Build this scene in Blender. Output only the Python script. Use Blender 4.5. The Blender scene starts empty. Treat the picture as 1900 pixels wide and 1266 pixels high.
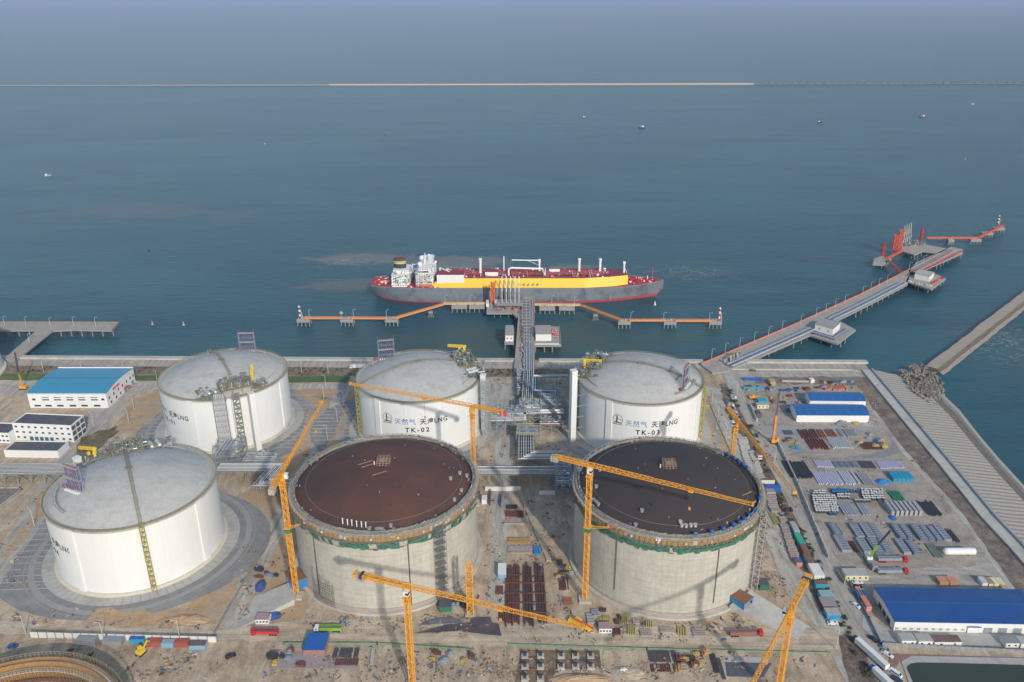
import bpy, bmesh, math, random
from mathutils import Vector, Matrix
R = math.radians
S = bpy.context.scene
COL = S.collection
# ---------------------------------------------------------------- camera
CF, CT, CR, CH = 1532.67, R(22.533), R(-0.231), 275.16
cam_d = bpy.data.cameras.new("camera"); cam = bpy.data.objects.new("camera", cam_d); COL.objects.link(cam)
cam_d.sensor_width = 36; cam_d.lens = CF / 1900 * 36
cam_d.clip_start = 1; cam_d.clip_end = 900000
cam.matrix_world = Matrix.Translation((0, 0, CH)) @ Matrix.Rotation(R(90) - CT, 4, 'X') @ Matrix.Rotation(-CR, 4, 'Z').inverted()
S.camera = cam
# ---------------------------------------------------------------- light
SAZ, SEL = R(23), R(28)          # sun stands behind the camera, to the right
w = bpy.data.worlds.new("World"); S.world = w; w.use_nodes = True
wn = w.node_tree; bg = wn.nodes['Background']
sky = wn.nodes.new('ShaderNodeTexSky'); sky.sky_type = 'NISHITA'; sky.sun_disc = False
sky.sun_elevation = SEL; sky.sun_rotation = R(180) - SAZ
sky.air_density = 1.3; sky.dust_density = 1.0; sky.ozone_density = 2.2
wn.links.new(sky.outputs[0], bg.inputs[0]); bg.inputs[1].default_value = 0.148
sl = bpy.data.lights.new("sun", 'SUN'); sl.energy = 2.85; sl.angle = R(1.4); sl.color = (1, .94, .85)
so = bpy.data.objects.new("sun", sl); COL.objects.link(so)
so.rotation_euler = (Vector((math.sin(SAZ) * math.cos(SEL), -math.cos(SAZ) * math.cos(SEL), math.sin(SEL)))).to_track_quat('Z', 'Y').to_euler()
S.view_settings.view_transform = 'Standard'; S.view_settings.look = 'None'
S.view_settings.exposure = -0.02; S.view_settings.gamma = 1
S.cycles.max_bounces = 5; S.cycles.diffuse_bounces = 2; S.cycles.glossy_bounces = 2; S.cycles.volume_bounces = 0
S.cycles.transparent_max_bounces = 4
# ---------------------------------------------------------------- helpers
def P(px, py, z=0.0):
    """ground position (at height z) of a point measured in the 1900 px wide survey frame"""
    x, y = px - 950, py - 633
    c, s = math.cos(CR), math.sin(CR)
    u, v = c * x + s * y, -s * x + c * y
    dy = CF * math.cos(CT) - v * math.sin(CT); dz = -CF * math.sin(CT) - v * math.cos(CT)
    t = (z - CH) / dz
    return (u * t, dy * t)
def P3(px, py, z=0.0):
    a = P(px, py, z); return Vector((a[0], a[1], z))
rnd = random.Random(7)
MATS = {}
def rough_link(nt, n1, o, n2, i): nt.links.new(n1.outputs[o], n2.inputs[i])
def mat(name, col, rough=.8, var=.12, scale=.3, metal=0, dirt=None, dscale=.05, dlo=.5, dhi=.62, streak=0, ribs=None, bump=0, speck=0, track=None):
    """base colour with fine noise; dirt = second colour in patches; streak = vertical streaking; ribs = (axis, period, amount)"""
    if name in MATS: return MATS[name]
    m = bpy.data.materials.new(name); MATS[name] = m; m.use_nodes = True
    nt = m.node_tree; b = nt.nodes['Principled BSDF']
    b.inputs['Roughness'].default_value = rough; b.inputs['Metallic'].default_value = metal
    g = nt.nodes.new('ShaderNodeNewGeometry')
    def noise(sc, det=4, vec=None, rgh=.6):
        n = nt.nodes.new('ShaderNodeTexNoise'); n.inputs['Scale'].default_value = sc; n.inputs['Detail'].default_value = det
        n.inputs['Roughness'].default_value = rgh
        nt.links.new(vec if vec else g.outputs['Position'], n.inputs['Vector']); return n
    def mixc(f, a, c, mode='MIX'):
        x = nt.nodes.new('ShaderNodeMix'); x.data_type = 'RGBA'; x.blend_type = mode
        for v, k in ((f, 0), (a, 6), (c, 7)):
            if isinstance(v, (int, float)): x.inputs[k].default_value = v
            elif isinstance(v, tuple): x.inputs[k].default_value = (*v, 1) if len(v) == 3 else v
            else: nt.links.new(v, x.inputs[k])
        return x.outputs[2]
    def ramp(sock, lo, hi, a=0., c=1.):
        r = nt.nodes.new('ShaderNodeMapRange'); r.inputs[1].default_value = lo; r.inputs[2].default_value = hi
        r.inputs[3].default_value = a; r.inputs[4].default_value = c; nt.links.new(sock, r.inputs[0]); return r.outputs[0]
    cur = tuple(col)
    lo = tuple(c * (1 - var) for c in col); hi = tuple(min(1, c * (1 + var)) for c in col)
    n = noise(scale)
    cur = mixc(ramp(n.outputs[0], .3, .7), lo, hi)
    if dirt:
        n2 = noise(dscale, 7, rgh=.65); cur = mixc(ramp(n2.outputs[0], dlo, dhi), cur, dirt)
    if speck:      # stones, ruts and litter a metre or less across, then patches of ten metres
        n4 = noise(1.1, 3, rgh=.7); cur = mixc(1.0, cur, ramp(n4.outputs[0], .32, .68, 1 - speck, 1 + speck * .8), 'MULTIPLY')
        n5 = noise(.16, 6, rgh=.7); cur = mixc(1.0, cur, ramp(n5.outputs[0], .36, .66, 1 - speck * .8, 1 + speck * .6), 'MULTIPLY')
    if track:
        mp = nt.nodes.new('ShaderNodeMapping'); mp.inputs['Scale'].default_value = (track[0], track[1], 1); mp.inputs['Rotation'].default_value[2] = track[2] if len(track) > 2 else 0
        nt.links.new(g.outputs['Position'], mp.inputs[0]); n6 = noise(1, 6, mp.outputs[0], .7); n6.inputs['Distortion'].default_value = .5; cur = mixc(1.0, cur, ramp(n6.outputs[0], .36, .62, .72, 1.14), 'MULTIPLY')
    if streak:
        mp = nt.nodes.new('ShaderNodeMapping'); mp.inputs['Scale'].default_value = (.6, .6, .03)
        nt.links.new(g.outputs['Position'], mp.inputs[0])
        n3 = noise(1.3, 5, mp.outputs[0]); 
        v = ramp(n3.outputs[0], .35, .75, 1., 1 - streak)
        cur = mixc(1.0, cur, v, 'MULTIPLY')
    if ribs:
        ax, per, am = ribs
        wv = nt.nodes.new('ShaderNodeTexWave'); wv.bands_direction = ax; wv.inputs['Scale'].default_value = 1 / per * .314
        tc = nt.nodes.new('ShaderNodeTexCoord'); nt.links.new(tc.outputs['Object'], wv.inputs[0])
        cur = mixc(1.0, cur, ramp(wv.outputs['Fac'], 0, 1, 1 - am, 1.), 'MULTIPLY')
    if isinstance(cur, tuple): b.inputs['Base Color'].default_value = (*cur, 1)
    else: nt.links.new(cur, b.inputs['Base Color'])
    if bump:
        bp = nt.nodes.new('ShaderNodeBump'); bp.inputs['Distance'].default_value = bump; bp.inputs['Strength'].default_value = 1
        nb = noise(1.2, 5); nt.links.new(nb.outputs[0], bp.inputs['Height']); nt.links.new(bp.outputs[0], b.inputs['Normal'])
    m['nodes_ready'] = True
    return m
def V(*a): return Vector(a)
class MB:
    def __init__(s): s.v = []; s.f = []; s.m = []
    def add(s, vs, fs, m=0):
        o = len(s.v); s.v += [tuple(v) for v in vs]; s.f += [tuple(i + o for i in f) for f in fs]; s.m += [m] * len(fs); return s
    def box(s, x, y, z, sx, sy, sz, rz=0, m=0):
        """x,y centre; z bottom"""
        c, n = math.cos(rz), math.sin(rz); vs = []
        for dz in (0, sz):
            for dx, dy in ((-1, -1), (1, -1), (1, 1), (-1, 1)):
                a, b = dx * sx / 2, dy * sy / 2; vs.append((x + a * c - b * n, y + a * n + b * c, z + dz))
        return s.add(vs, [(3, 2, 1, 0), (4, 5, 6, 7), (0, 1, 5, 4), (1, 2, 6, 5), (2, 3, 7, 6), (3, 0, 4, 7)], m)
    def beam(s, p, q, w=.3, h=None, m=0, up=None):
        p, q = Vector(p), Vector(q); h = h or w; d = (q - p)
        if d.length < 1e-6: return s
        d.normalize(); u = Vector(up) if up else Vector((0, 0, 1))
        a = d.cross(u)
        if a.length < 1e-3: a = d.cross(Vector((0, 1, 0)))
        a.normalize(); b = a.cross(d); vs = []
        for e in (p, q):
            for i, j in ((-1, -1), (1, -1), (1, 1), (-1, 1)): vs.append(e + a * (i * w / 2) + b * (j * h / 2))
        return s.add(vs, [(3, 2, 1, 0), (4, 5, 6, 7), (0, 1, 5, 4), (1, 2, 6, 5), (2, 3, 7, 6), (3, 0, 4, 7)], m)
    def tube(s, p, q, r, n=8, m=0, r2=None, cap=True):
        p, q = Vector(p), Vector(q); r2 = r if r2 is None else r2; d = (q - p).normalized()
        a = d.cross(Vector((0, 0, 1)));
        if a.length < 1e-3: a = Vector((1, 0, 0))
        a.normalize(); b = d.cross(a); vs = []
        for e, rr in ((p, r), (q, r2)):
            for i in range(n):
                t = 2 * math.pi * i / n; vs.append(e + a * rr * math.cos(t) + b * rr * math.sin(t))
        fs = [(i, (i + 1) % n, n + (i + 1) % n, n + i) for i in range(n)]
        if cap: fs += [tuple(range(n - 1, -1, -1)), tuple(range(n, 2 * n))]
        return s.add(vs, fs, m)
    def path(s, pts, r, n=8, m=0):
        for a, b in zip(pts[:-1], pts[1:]): s.tube(a, b, r, n, m)
        return s
    def lathe(s, prof, n=32, c=(0, 0), m=0, a0=0, a1=None):
        """prof list of (r,z); closed turn unless a1 given; m int or list per band"""
        full = a1 is None; a1 = a0 + 2 * math.pi if full else a1; k = len(prof); cols = n if full else n + 1; vs = []
        for i in range(cols):
            t = a0 + (a1 - a0) * i / n
            for r, z in prof: vs.append((c[0] + r * math.cos(t), c[1] + r * math.sin(t), z))
        for j in range(k - 1):
            fs = []
            for i in range(n):
                i2 = (i + 1) % cols; fs.append((i * k + j, i2 * k + j, i2 * k + j + 1, i * k + j + 1))
            if j == 0: s.add(vs, fs, m if isinstance(m, int) else m[j]); base = len(s.v) - len(vs)
            else:
                s.f += [tuple(q + base for q in f) for f in fs]; s.m += [m if isinstance(m, int) else m[j]] * len(fs)
        return s
    def prism(s, pts, z0, z1, m=0, mt=None):
        n = len(pts); vs = [(p[0], p[1], z0) for p in pts] + [(p[0], p[1], z1) for p in pts]
        ar = sum(pts[i][0] * pts[(i + 1) % n][1] - pts[(i + 1) % n][0] * pts[i][1] for i in range(n))
        s_ = [(i, (i + 1) % n, n + (i + 1) % n, n + i) for i in range(n)]; t = [tuple(range(n, 2 * n))]; b = [tuple(range(n - 1, -1, -1))]
        if ar < 0: s_ = [f[::-1] for f in s_]; t = [t[0][::-1]]; b = [b[0][::-1]]
        s.add(vs, s_ + b, m); o = len(s.v) - 2 * n; s.f += [tuple(i + o for i in t[0])]; s.m += [m if mt is None else mt]
        return s
    def ball(s, c, r, m=0, n=8, k=5, sz=1):
        return s.lathe([(r * math.sin(math.pi * i / k) + 1e-4, c[2] - sz * r * math.cos(math.pi * i / k)) for i in range(k + 1)], n, (c[0], c[1]), m)
    def truss(s, p, q, w, h=None, step=None, t=.22, up=(0, 0, 1), m=0, tri=False):
        """lattice beam p->q with four (or three) chords and zig-zag lacing"""
        p, q = Vector(p), Vector(q); h = h or w; d = q - p; L = d.length; d.normalize(); a = d.cross(Vector(up))
        if a.length < 1e-3: a = d.cross(Vector((0, 1, 0)))
        a.normalize(); b = a.cross(d)
        offs = [(-w/2, -h/2), (w/2, -h/2), (w/2, h/2), (-w/2, h/2)] if not tri else [(-w/2, -h/2), (w/2, -h/2), (0, h/2)]
        k = max(1, round(L / (step or w * 1.2))); cs = [a * i + b * j for i, j in offs]; n = len(cs)
        for c in cs: s.beam(p + c, q + c, t * 1.25, m=m)
        for i in range(k):
            u, v = p + d * (L * i / k), p + d * (L * (i + 1) / k)
            for j in range(n):
                c1, c2 = cs[j], cs[(j + 1) % n]
                if i % 2: c1, c2 = c2, c1
                s.beam(u + c1, v + c2, t * .8, m=m); s.beam(v + cs[j], v + cs[(j + 1) % n], t * .7, m=m)
        return s
    def build(s, name, mats, parent=None, smooth=False, loc=(0, 0, 0), rz=0):
        me = bpy.data.meshes.new(name); me.from_pydata(s.v, [], s.f); 
        if not isinstance(mats, (list, tuple)): mats = [mats]
        for m in mats: me.materials.append(m)
        me.polygons.foreach_set('material_index', s.m)
        if smooth: me.polygons.foreach_set('use_smooth', [True] * len(s.f))
        me.update(); o = bpy.data.objects.new(name, me); COL.objects.link(o); o.location = loc; o.rotation_euler[2] = rz
        if parent: o.parent = parent
        return o
def smooth_by_angle(o, ang=40):
    bm = bmesh.new(); bm.from_mesh(o.data); bmesh.ops.remove_doubles(bm, verts=bm.verts, dist=1e-4)
    for f in bm.faces: f.smooth = True
    for e in bm.edges:
        if len(e.link_faces) == 2 and e.calc_face_angle(0) > R(ang): e.smooth = False
    bm.to_mesh(o.data); bm.free(); return o
def tag(o, label, cat, group=None):
    o['label'] = label; o['category'] = cat
    if group: o['group'] = group
    return o
def struct(o): o['kind'] = 'structure'; return o
def thing(name, label, cat, loc=(0, 0, 0), rz=0, group=None):
    o = bpy.data.objects.new(name, None); COL.objects.link(o); o.location = loc; o.rotation_euler[2] = rz; o.empty_display_size = .5
    return tag(o, label, cat, group)
KIDS = {}
def dup(root, loc, rz=0, label=None, group=None, scale=None):
    def cp(o, par):
        c = o.copy(); COL.objects.link(c)
        if par: c.parent = par
        for ch in list(o.children): cp(ch, c)
        return c
    r = cp(root, None); r.location = loc; r.rotation_euler[2] = rz
    if scale: r.scale = scale
    if label: r['label'] = label
    if group: r['group'] = group
    return r
ORD = ['first', 'second', 'third', 'fourth', 'fifth', 'sixth', 'seventh', 'eighth', 'ninth', 'tenth', 'eleventh', 'twelfth', 'thirteenth', 'fourteenth', 'fifteenth', 'sixteenth', 'seventeenth', 'eighteenth', 'nineteenth', 'twentieth'] + ['twenty-%s' % k for k in ('first', 'second', 'third', 'fourth', 'fifth', 'sixth', 'seventh', 'eighth', 'ninth')] + ['thirtieth'] + ['thirty-%s' % k for k in ('first', 'second', 'third', 'fourth', 'fifth', 'sixth', 'seventh', 'eighth', 'ninth')] + ['fortieth']
# ---------------------------------------------------------------- palette
white = mat('white_paint', (.80, .795, .765), .6, .02, .1, streak=.05)
white2 = mat('white_plain', (.78, .77, .74), .6, .04, .2)
conc = mat('concrete', (.42, .39, .34), .9, .12, .4, dirt=(.33, .30, .26), dscale=.08)
concl = mat('concrete_light', (.52, .49, .43), .9, .10, .3, dirt=(.42, .39, .34), dscale=.06)
concg = mat('concrete_grey', (.36, .36, .36), .9, .10, .3, dirt=(.28, .28, .28), dscale=.1)
crane_y = mat('crane_orange_yellow', (.80, .36, .035), .5, .12, .5)
yel = mat('yellow_paint', (.78, .55, .04), .5, .08, .5)
orange = mat('orange_paint', (.80, .30, .10), .5, .06, .5)
ored = mat('orange_red_paint', (.72, .12, .06), .5, .06, .5)
red = mat('red_paint', (.60, .03, .04), .45, .08, .5)
dred = mat('deck_red', (.27, .035, .045), .6, .15, .3)
green = mat('net_green', (.03, .22, .14), .8, .25, .6)
blue = mat('blue_sheet', (.02, .12, .42), .45, .06, .3)
lblue = mat('light_blue', (.05, .33, .50), .5, .08, .5)
steel = mat('steel_grey', (.33, .36, .38), .5, .15, .5, metal=.2)
bsteel = mat('blue_grey_steel', (.16, .25, .31), .5, .2, .5)
pipem = mat('silver_pipe_cladding', (.60, .61, .60), .4, .10, .4, metal=.3)
dark = mat('dark_grey', (.05, .05, .055), .6, .2, .5)
black = mat('black', (.02, .02, .022), .5, .1, 1)
rust = mat('rust', (.20, .07, .04), .9, .3, .5)
wood = mat('timber', (.40, .25, .12), .9, .2, .8)
glass = mat('dark_window', (.04, .06, .08), .2, .2, 1)
grating = mat('galvanised_grating', (.36, .36, .33), .6, .2, 1.5)
# ================================================================ SETTING
def shoreY(x): return 623 - .0245 * x
def sheet(name, pts, z, m, px=True, kind='structure'):
    w_ = [P(*p) for p in pts] if px else pts
    jj = {'bare_earth': 1.6, 'orange_soil': 2.2, 'dark_soil': 1.4, 'dry_scrub': 2, 'green_grass': 1.2, 'sandy_soil': 1.5, 'gravel_plot': 1.0, 'brown_grass': 1.5, 'yard_surface': .6, 'road_concrete': .25, 'road_concrete_pale': .4, 'work_road': 1.0, 'yard_track': .8, 'dark_track': 1.0, 'plot_soil': .4, 'brown_planting_bed': .7}.get(m.name, 0)
    if jj:
        rj = random.Random(len(pts) * 31 + int(abs(w_[0][0]) * 10)); out = []
        for i in range(len(w_)):
            a, b = w_[i], w_[(i + 1) % len(w_)]; L_ = math.hypot(b[0] - a[0], b[1] - a[1]); k = min(60, max(1, int(L_ / 5)))
            for q in range(k): out.append((a[0] + (b[0] - a[0]) * q / k + rj.uniform(-jj, jj) * (q > 0), a[1] + (b[1] - a[1]) * q / k + rj.uniform(-jj, jj) * (q > 0)))
        w_ = out
    mb = MB(); n = len(w_)
    ar = sum(w_[i][0] * w_[(i + 1) % n][1] - w_[(i + 1) % n][0] * w_[i][1] for i in range(n))
    mb.add([(p[0], p[1], z) for p in w_], [tuple(range(n)) if ar > 0 else tuple(range(n - 1, -1, -1))])
    o = mb.build(name, m); o['kind'] = kind; return o
# ---- water
def water_mat():
    m = bpy.data.materials.new('sea_water'); m.use_nodes = True; nt = m.node_tree; b = nt.nodes['Principled BSDF']
    g = nt.nodes.new('ShaderNodeNewGeometry'); L = nt.links.new
    def noise(sc, det, scale=(1, 1, 1), dist=0, rgh=.55, rot=0):
        mp = nt.nodes.new('ShaderNodeMapping'); mp.inputs['Scale'].default_value = scale; mp.inputs['Rotation'].default_value[2] = rot; L(g.outputs['Position'], mp.inputs[0])
        n = nt.nodes.new('ShaderNodeTexNoise'); n.inputs['Scale'].default_value = sc; n.inputs['Detail'].default_value = det
        n.inputs['Distortion'].default_value = dist; n.inputs['Roughness'].default_value = rgh; L(mp.outputs[0], n.inputs[0]); return n.outputs[0]
    def rmp(s, lo, hi, a=0., c=1.):
        r = nt.nodes.new('ShaderNodeMapRange'); r.interpolation_type = 'SMOOTHSTEP'; r.inputs[1].default_value = lo; r.inputs[2].default_value = hi; r.inputs[3].default_value = a; r.inputs[4].default_value = c; L(s, r.inputs[0]); return r.outputs[0]
    def mx(f, a, c):
        x = nt.nodes.new('ShaderNodeMix'); x.data_type = 'RGBA'
        for v, k in ((f, 0), (a, 6), (c, 7)):
            if isinstance(v, (float, int)): x.inputs[k].default_value = v
            elif isinstance(v, tuple): x.inputs[k].default_value = (*v, 1)
            else: L(v, x.inputs[k])
        return x.outputs[2]
    def mth(op, a, c):
        x = nt.nodes.new('ShaderNodeMath'); x.operation = op
        for v, k in ((a, 0), (c, 1)):
            if isinstance(v, (float, int)): x.inputs[k].default_value = v
            else: L(v, x.inputs[k])
        return x.outputs[0]
    cur = mx(rmp(noise(.0022, 5, (.6, 1.6, 1), 1.5), .35, .65), (.012, .080, .110), (.023, .108, .132))
    cur = mx(rmp(noise(.006, 6, (.35, 1.6, 1), 2.0, rot=.15), .52, .66, 0, .55), cur, (.006, .056, .100))
    cur = mx(rmp(noise(.004, 7, (.18, 1.5, 1), 4.5, rot=-.12), .56, .60, 0, .40), cur, (.006, .045, .080))
    nl = noise(.0035, 6, (.4, 1.7, 1), 3.5, .55, rot=-.05); rd = rmp(mth('SUBTRACT', 1.0, mth('MULTIPLY', mth('ABSOLUTE', mth('SUBTRACT', nl, .5), 0), 45.0)), 0, 1.); cur = mx(mth('MULTIPLY', mth('MULTIPLY', rd, rmp(noise(.003, 3), .45, .62)), .55), cur, (.008, .040, .065))
    cur = mx(rmp(noise(.0016, 5, (.8, 1.8, 1), 2.0), .52, .68, 0, .35), cur, (.040, .095, .115))
    cur = mx(rmp(noise(.22, 5, (.35, 1.4, 1), .4, .7), .35, .7, 0, .34), cur, (.045, .125, .150))
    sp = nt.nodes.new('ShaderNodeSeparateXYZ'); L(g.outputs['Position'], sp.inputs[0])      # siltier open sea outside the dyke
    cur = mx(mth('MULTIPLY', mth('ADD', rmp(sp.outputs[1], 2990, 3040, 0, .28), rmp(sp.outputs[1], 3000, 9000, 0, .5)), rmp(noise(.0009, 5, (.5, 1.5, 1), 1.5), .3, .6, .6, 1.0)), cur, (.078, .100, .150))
    # large silt cloud inside the harbour basin and mud stirred up by the tugs
    def blob(px, py, ax, ay, soft=.45, rough_=1.0, sc=.03):
        rough_ *= 1.5
        X, Y = P(px, py, -5)
        mp = nt.nodes.new('ShaderNodeMapping'); mp.vector_type = 'POINT'
        mp.inputs['Location'].default_value = (-X / ax, -Y / ay, 0); mp.inputs['Scale'].default_value = (1 / ax, 1 / ay, 0); L(g.outputs['Position'], mp.inputs[0])
        ln = nt.nodes.new('ShaderNodeVectorMath'); ln.operation = 'LENGTH'; L(mp.outputs[0], ln.inputs[0])
        n = noise(sc, 6, (1, 1.3, 1), 1.2, .62)
        d = mth('ADD', ln.outputs['Value'], mth('MULTIPLY', mth('SUBTRACT', n, .5), 2.2 * rough_))
        return rmp(d, 1 - soft, 1 + soft * .3, 1, 0)
    for (px, py, ax, ay, col, s_, ro, sc, amt) in [
        (980, 640, 190, 55, (.060, .105, .085), .8, .9, .014, .75),
        (760, 640, 190, 35, (.050, .088, .080), .8, 1, .016, .5),
        (850, 487, 66, 27, (.175, .16, .15), .3, .6, .03, .85),
        (668, 480, 58, 24, (.165, .15, .14), .3, .6, .03, .85),
        (645, 530, 56, 20, (.12, .125, .115), .35, .7, .03, .8),
        (1075, 497, 36, 22, (.11, .13, .125), .4, .8, .04, .75),
        (1270, 500, 55, 40, (.045, .092, .10), .7, 1, .03, .45),
        (1880, 640, 60, 70, (.050, .10, .10), .7, 1, .02, .6),
        (250, 390, 110, 60, (.095, .11, .13), .6, .9, .012, .6), (440, 400, 50, 30, (.08, .11, .12), .6, .9, .02, .5)]:
        f = blob(px, py, ax, ay, s_, ro, sc); cur = mx(mth('MULTIPLY', f, amt), cur, col)
    # thin foam lines at the edges of the mud clouds
    for (px, py, ax, ay) in [(650, 485, 45, 30), (840, 495, 32, 15), (1075, 497, 34, 22), (1270, 505, 60, 30), (1300, 200, 1, 1), (1880, 640, 50, 55)]:
        f = blob(px, py, ax, ay, .5, .8, .04)
        n = noise(.045, 8, (1, 1.8, 1), 2.5, .6); ridge = mth('SUBTRACT', 1.0, mth('MULTIPLY', mth('ABSOLUTE', mth('SUBTRACT', n, .5), 0), 34.0))
        n2 = noise(.3, 5, (1, 1, 1), 0, .6)
        e = mth('MULTIPLY', mth('MULTIPLY', f, rmp(ridge, .0, 1.)), rmp(n2, .42, .66))
        cur = mx(mth('MULTIPLY', e, .9), cur, (.55, .56, .54))
    L(cur, b.inputs['Base Color'])
    b.inputs['Roughness'].default_value = .32; b.inputs['IOR'].default_value = 1.33
    b.inputs['Specular IOR Level'].default_value = .36
    h1 = noise(.13, 7, (.5, 1.6, 1), .6, .68, rot=.2); h2 = noise(.5, 3, (.8, 1.3, 1), .3, .6, rot=-.1)
    hh = mth('ADD', mth('MULTIPLY', h1, 1.0), mth('MULTIPLY', h2, .35))
    bp = nt.nodes.new('ShaderNodeBump'); bp.inputs['Distance'].default_value = 1.0; bp.inputs['Strength'].default_value = .8; L(hh, bp.inputs['Height']); L(bp.outputs[0], b.inputs['Normal'])
    return m
sea = MB(); D = 300000
ys = [-3000, 0, 1500, 6000, 30000, D]; xs = [-D, -20000, -3000, 0, 3000, 20000, D]
sea.add([(x, y, -5) for y in ys for x in xs], [(j * 7 + i, j * 7 + i + 1, (j + 1) * 7 + i + 1, (j + 1) * 7 + i) for j in range(5) for i in range(6)])
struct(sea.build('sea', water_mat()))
# ---- land slab
earth = mat('bare_earth', (.55, .43, .30), .95, .12, .09, dirt=(.44, .31, .195), dscale=.022, dlo=.5, dhi=.66, bump=.25, speck=.16, track=(.22, .06))
RA = [P(1618, 688), P(1706, 792), P(1778, 877), P(1849, 963), P(1900, 1016), P(2110, 1250)]          # landward edge of the revetment
land = [(-3000, -400), (-3000, shoreY(-3000)), (RA[0][0] - 2, shoreY(286))] + [(a[0] - 1.0, a[1]) for a in RA] + [(RA[-1][0] + 20, -400)]
mb = MB(); mb.prism(land, -9, 0); struct(mb.build('ground', earth))
road = mat('road_concrete', (.46, .41, .345), .9, .10, .15, dirt=(.36, .32, .275), dscale=.04, dlo=.5, dhi=.7, speck=.10, track=(.4, .04, .05))
roadl = mat('road_concrete_pale', (.50, .46, .385), .9, .08, .2, dirt=(.41, .365, .30), dscale=.05, speck=.12, track=(.4, .04, -.1))
asph = mat('asphalt', (.17, .165, .16), .9, .12, .25, dirt=(.21, .20, .19), dscale=.05)
yard = mat('yard_surface', (.46, .405, .34), .95, .12, .12, dirt=(.34, .30, .255), dscale=.03, dlo=.48, dhi=.64, speck=.18, track=(.06, .3, .4))
siltd = mat('orange_soil', (.50, .32, .175), .95, .15, .15, dirt=(.46, .35, .235), dscale=.06, dlo=.42, dhi=.6, speck=.14)
dsoil = mat('dark_soil', (.17, .13, .10), .95, .25, .4, dirt=(.25, .195, .14), dscale=.07, speck=.5)
olive = mat('dry_scrub', (.17, .145, .08), .95, .3, .5, dirt=(.26, .21, .13), dscale=.12, speck=.5)
grass = mat('green_grass', (.09, .14, .04), .95, .3, .5, dirt=(.16, .17, .07), dscale=.1)
palec = mat('pale_concrete_paving', (.46, .44, .40), .9, .08, .3, dirt=(.38, .36, .33), dscale=.08)
Z = [0.02]
def zz(): Z[0] += .006; return Z[0]
def wband(name, x0, x1, d0, d1, m):   # band parallel to the shore, d metres inland
    return sheet(name, [(x0, shoreY(x0) - d0), (x1, shoreY(x1) - d0), (x1, shoreY(x1) - d1), (x0, shoreY(x0) - d1)], zz(), m, px=False)
wband('quay_road', -900, 286, 5, 16, road)
wband('road_verge', -900, 140, 17.5, 34, mat('brown_planting_bed', (.27, .20, .14), .95, .3, .4, dirt=(.17, .15, .09), dscale=.15, speck=.5))
wband('grass_strip', -900, -128, 34, 46, grass)
wband('road', -900, 150, 48, 60, roadl)
# service roads running inland between the tanks
def ns(name, pl, m): return sheet(name, pl, zz(), m)
ns('bare_ground', [(600, 722), (560, 722), (330, 1160), (560, 1160), (660, 850), (700, 722)], siltd)
ns('road', [(625, 722), (648, 722), (640, 752), (622, 790), (500, 1040), (440, 1166), (398, 1166), (455, 1060), (575, 836), (606, 758)], roadl)
ns('orange_bank', [(545, 722), (625, 722), (606, 758), (575, 836), (548, 880), (528, 880), (560, 800), (575, 760)], siltd)
ns('orange_bank', [(641, 757), (650, 760), (640, 800), (615, 838), (606, 838), (622, 795)], siltd)
# plots west
ns('road', [(-60, 716), (300, 716), (240, 735), (170, 830), (60, 1000), (-20, 1110), (-60, 1110), (20, 990), (130, 800), (190, 735), (-60, 735)], road)
ns('planted_plot', [(-60, 905), (38, 905), (40, 912), (-60, 985)], mat('plot_soil', (.24, .20, .17), .95, .2, .3, dirt=(.3, .25, .2), dscale=.06))
ns('orange_bank', [(70, 920), (105, 890), (112, 880), (80, 960), (10, 1040), (0, 1035), (30, 990), (60, 965)], siltd)
ns('grass_strip', [(150, 812), (215, 790), (228, 795), (168, 850), (128, 880), (110, 905), (95, 900), (140, 850)], olive)
ns('green_hedge_bed', [(165, 845), (178, 846), (150, 868), (136, 868)], grass)
ns('bare_ground', [(248, 740), (330, 722), (330, 745), (255, 800), (215, 800)], siltd)
# east of the northern tanks
ns('bare_ground', [(890, 722), (955, 722), (955, 1160), (880, 1160), (885, 900)], earth)
ns('road', [(910, 712), (960, 712), (952, 860), (935, 1130), (905, 1130), (918, 860)], roadl)
ns('orange_bank', [(1080, 690), (1040, 700), (1040, 800), (1060, 830), (1300, 830), (1365, 850), (1318, 752), (1300, 700)], mat('sandy_soil', (.52, .38, .235), .95, .12, .2, dirt=(.29, .21, .14), dscale=.08, dlo=.5, dhi=.65, speck=.3))
# east road, container strip, wide concrete road
ns('road', [(1318, 722), (1338, 722), (1380, 810), (1440, 930), (1510, 1060), (1560, 1150), (1610, 1290), (1580, 1290), (1520, 1170), (1460, 1100), (1420, 1000), (1365, 850), (1327, 780)], roadl)
ns('scrub_strip', [(1334, 712), (1352, 712), (1400, 790), (1470, 900), (1530, 1040), (1565, 1150), (1528, 1150), (1470, 1010), (1400, 860), (1352, 770)], dsoil)
ns('road', [(1345, 690), (1618, 690), (1640, 705), (1340, 705)], road)
ns('road', [(1340, 698), (1378, 698), (1380, 740), (1440, 830), (1535, 1000), (1600, 1140), (1680, 1300), (1600, 1300), (1560, 1150), (1530, 1080), (1480, 970), (1420, 850), (1372, 760)], road)
ns('storage_yard', [(1378, 705), (1612, 702), (1640, 740), (1700, 830), (1800, 960), (1920, 1110), (1920, 1140), (1640, 1150), (1560, 1050), (1440, 830), (1385, 745)], yard)
ns('road', [(1408, 792), (1650, 792), (1700, 830), (1440, 836), (1430, 815)], mat('yard_track', (.36, .34, .32), .95, .1, .2))
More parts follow.
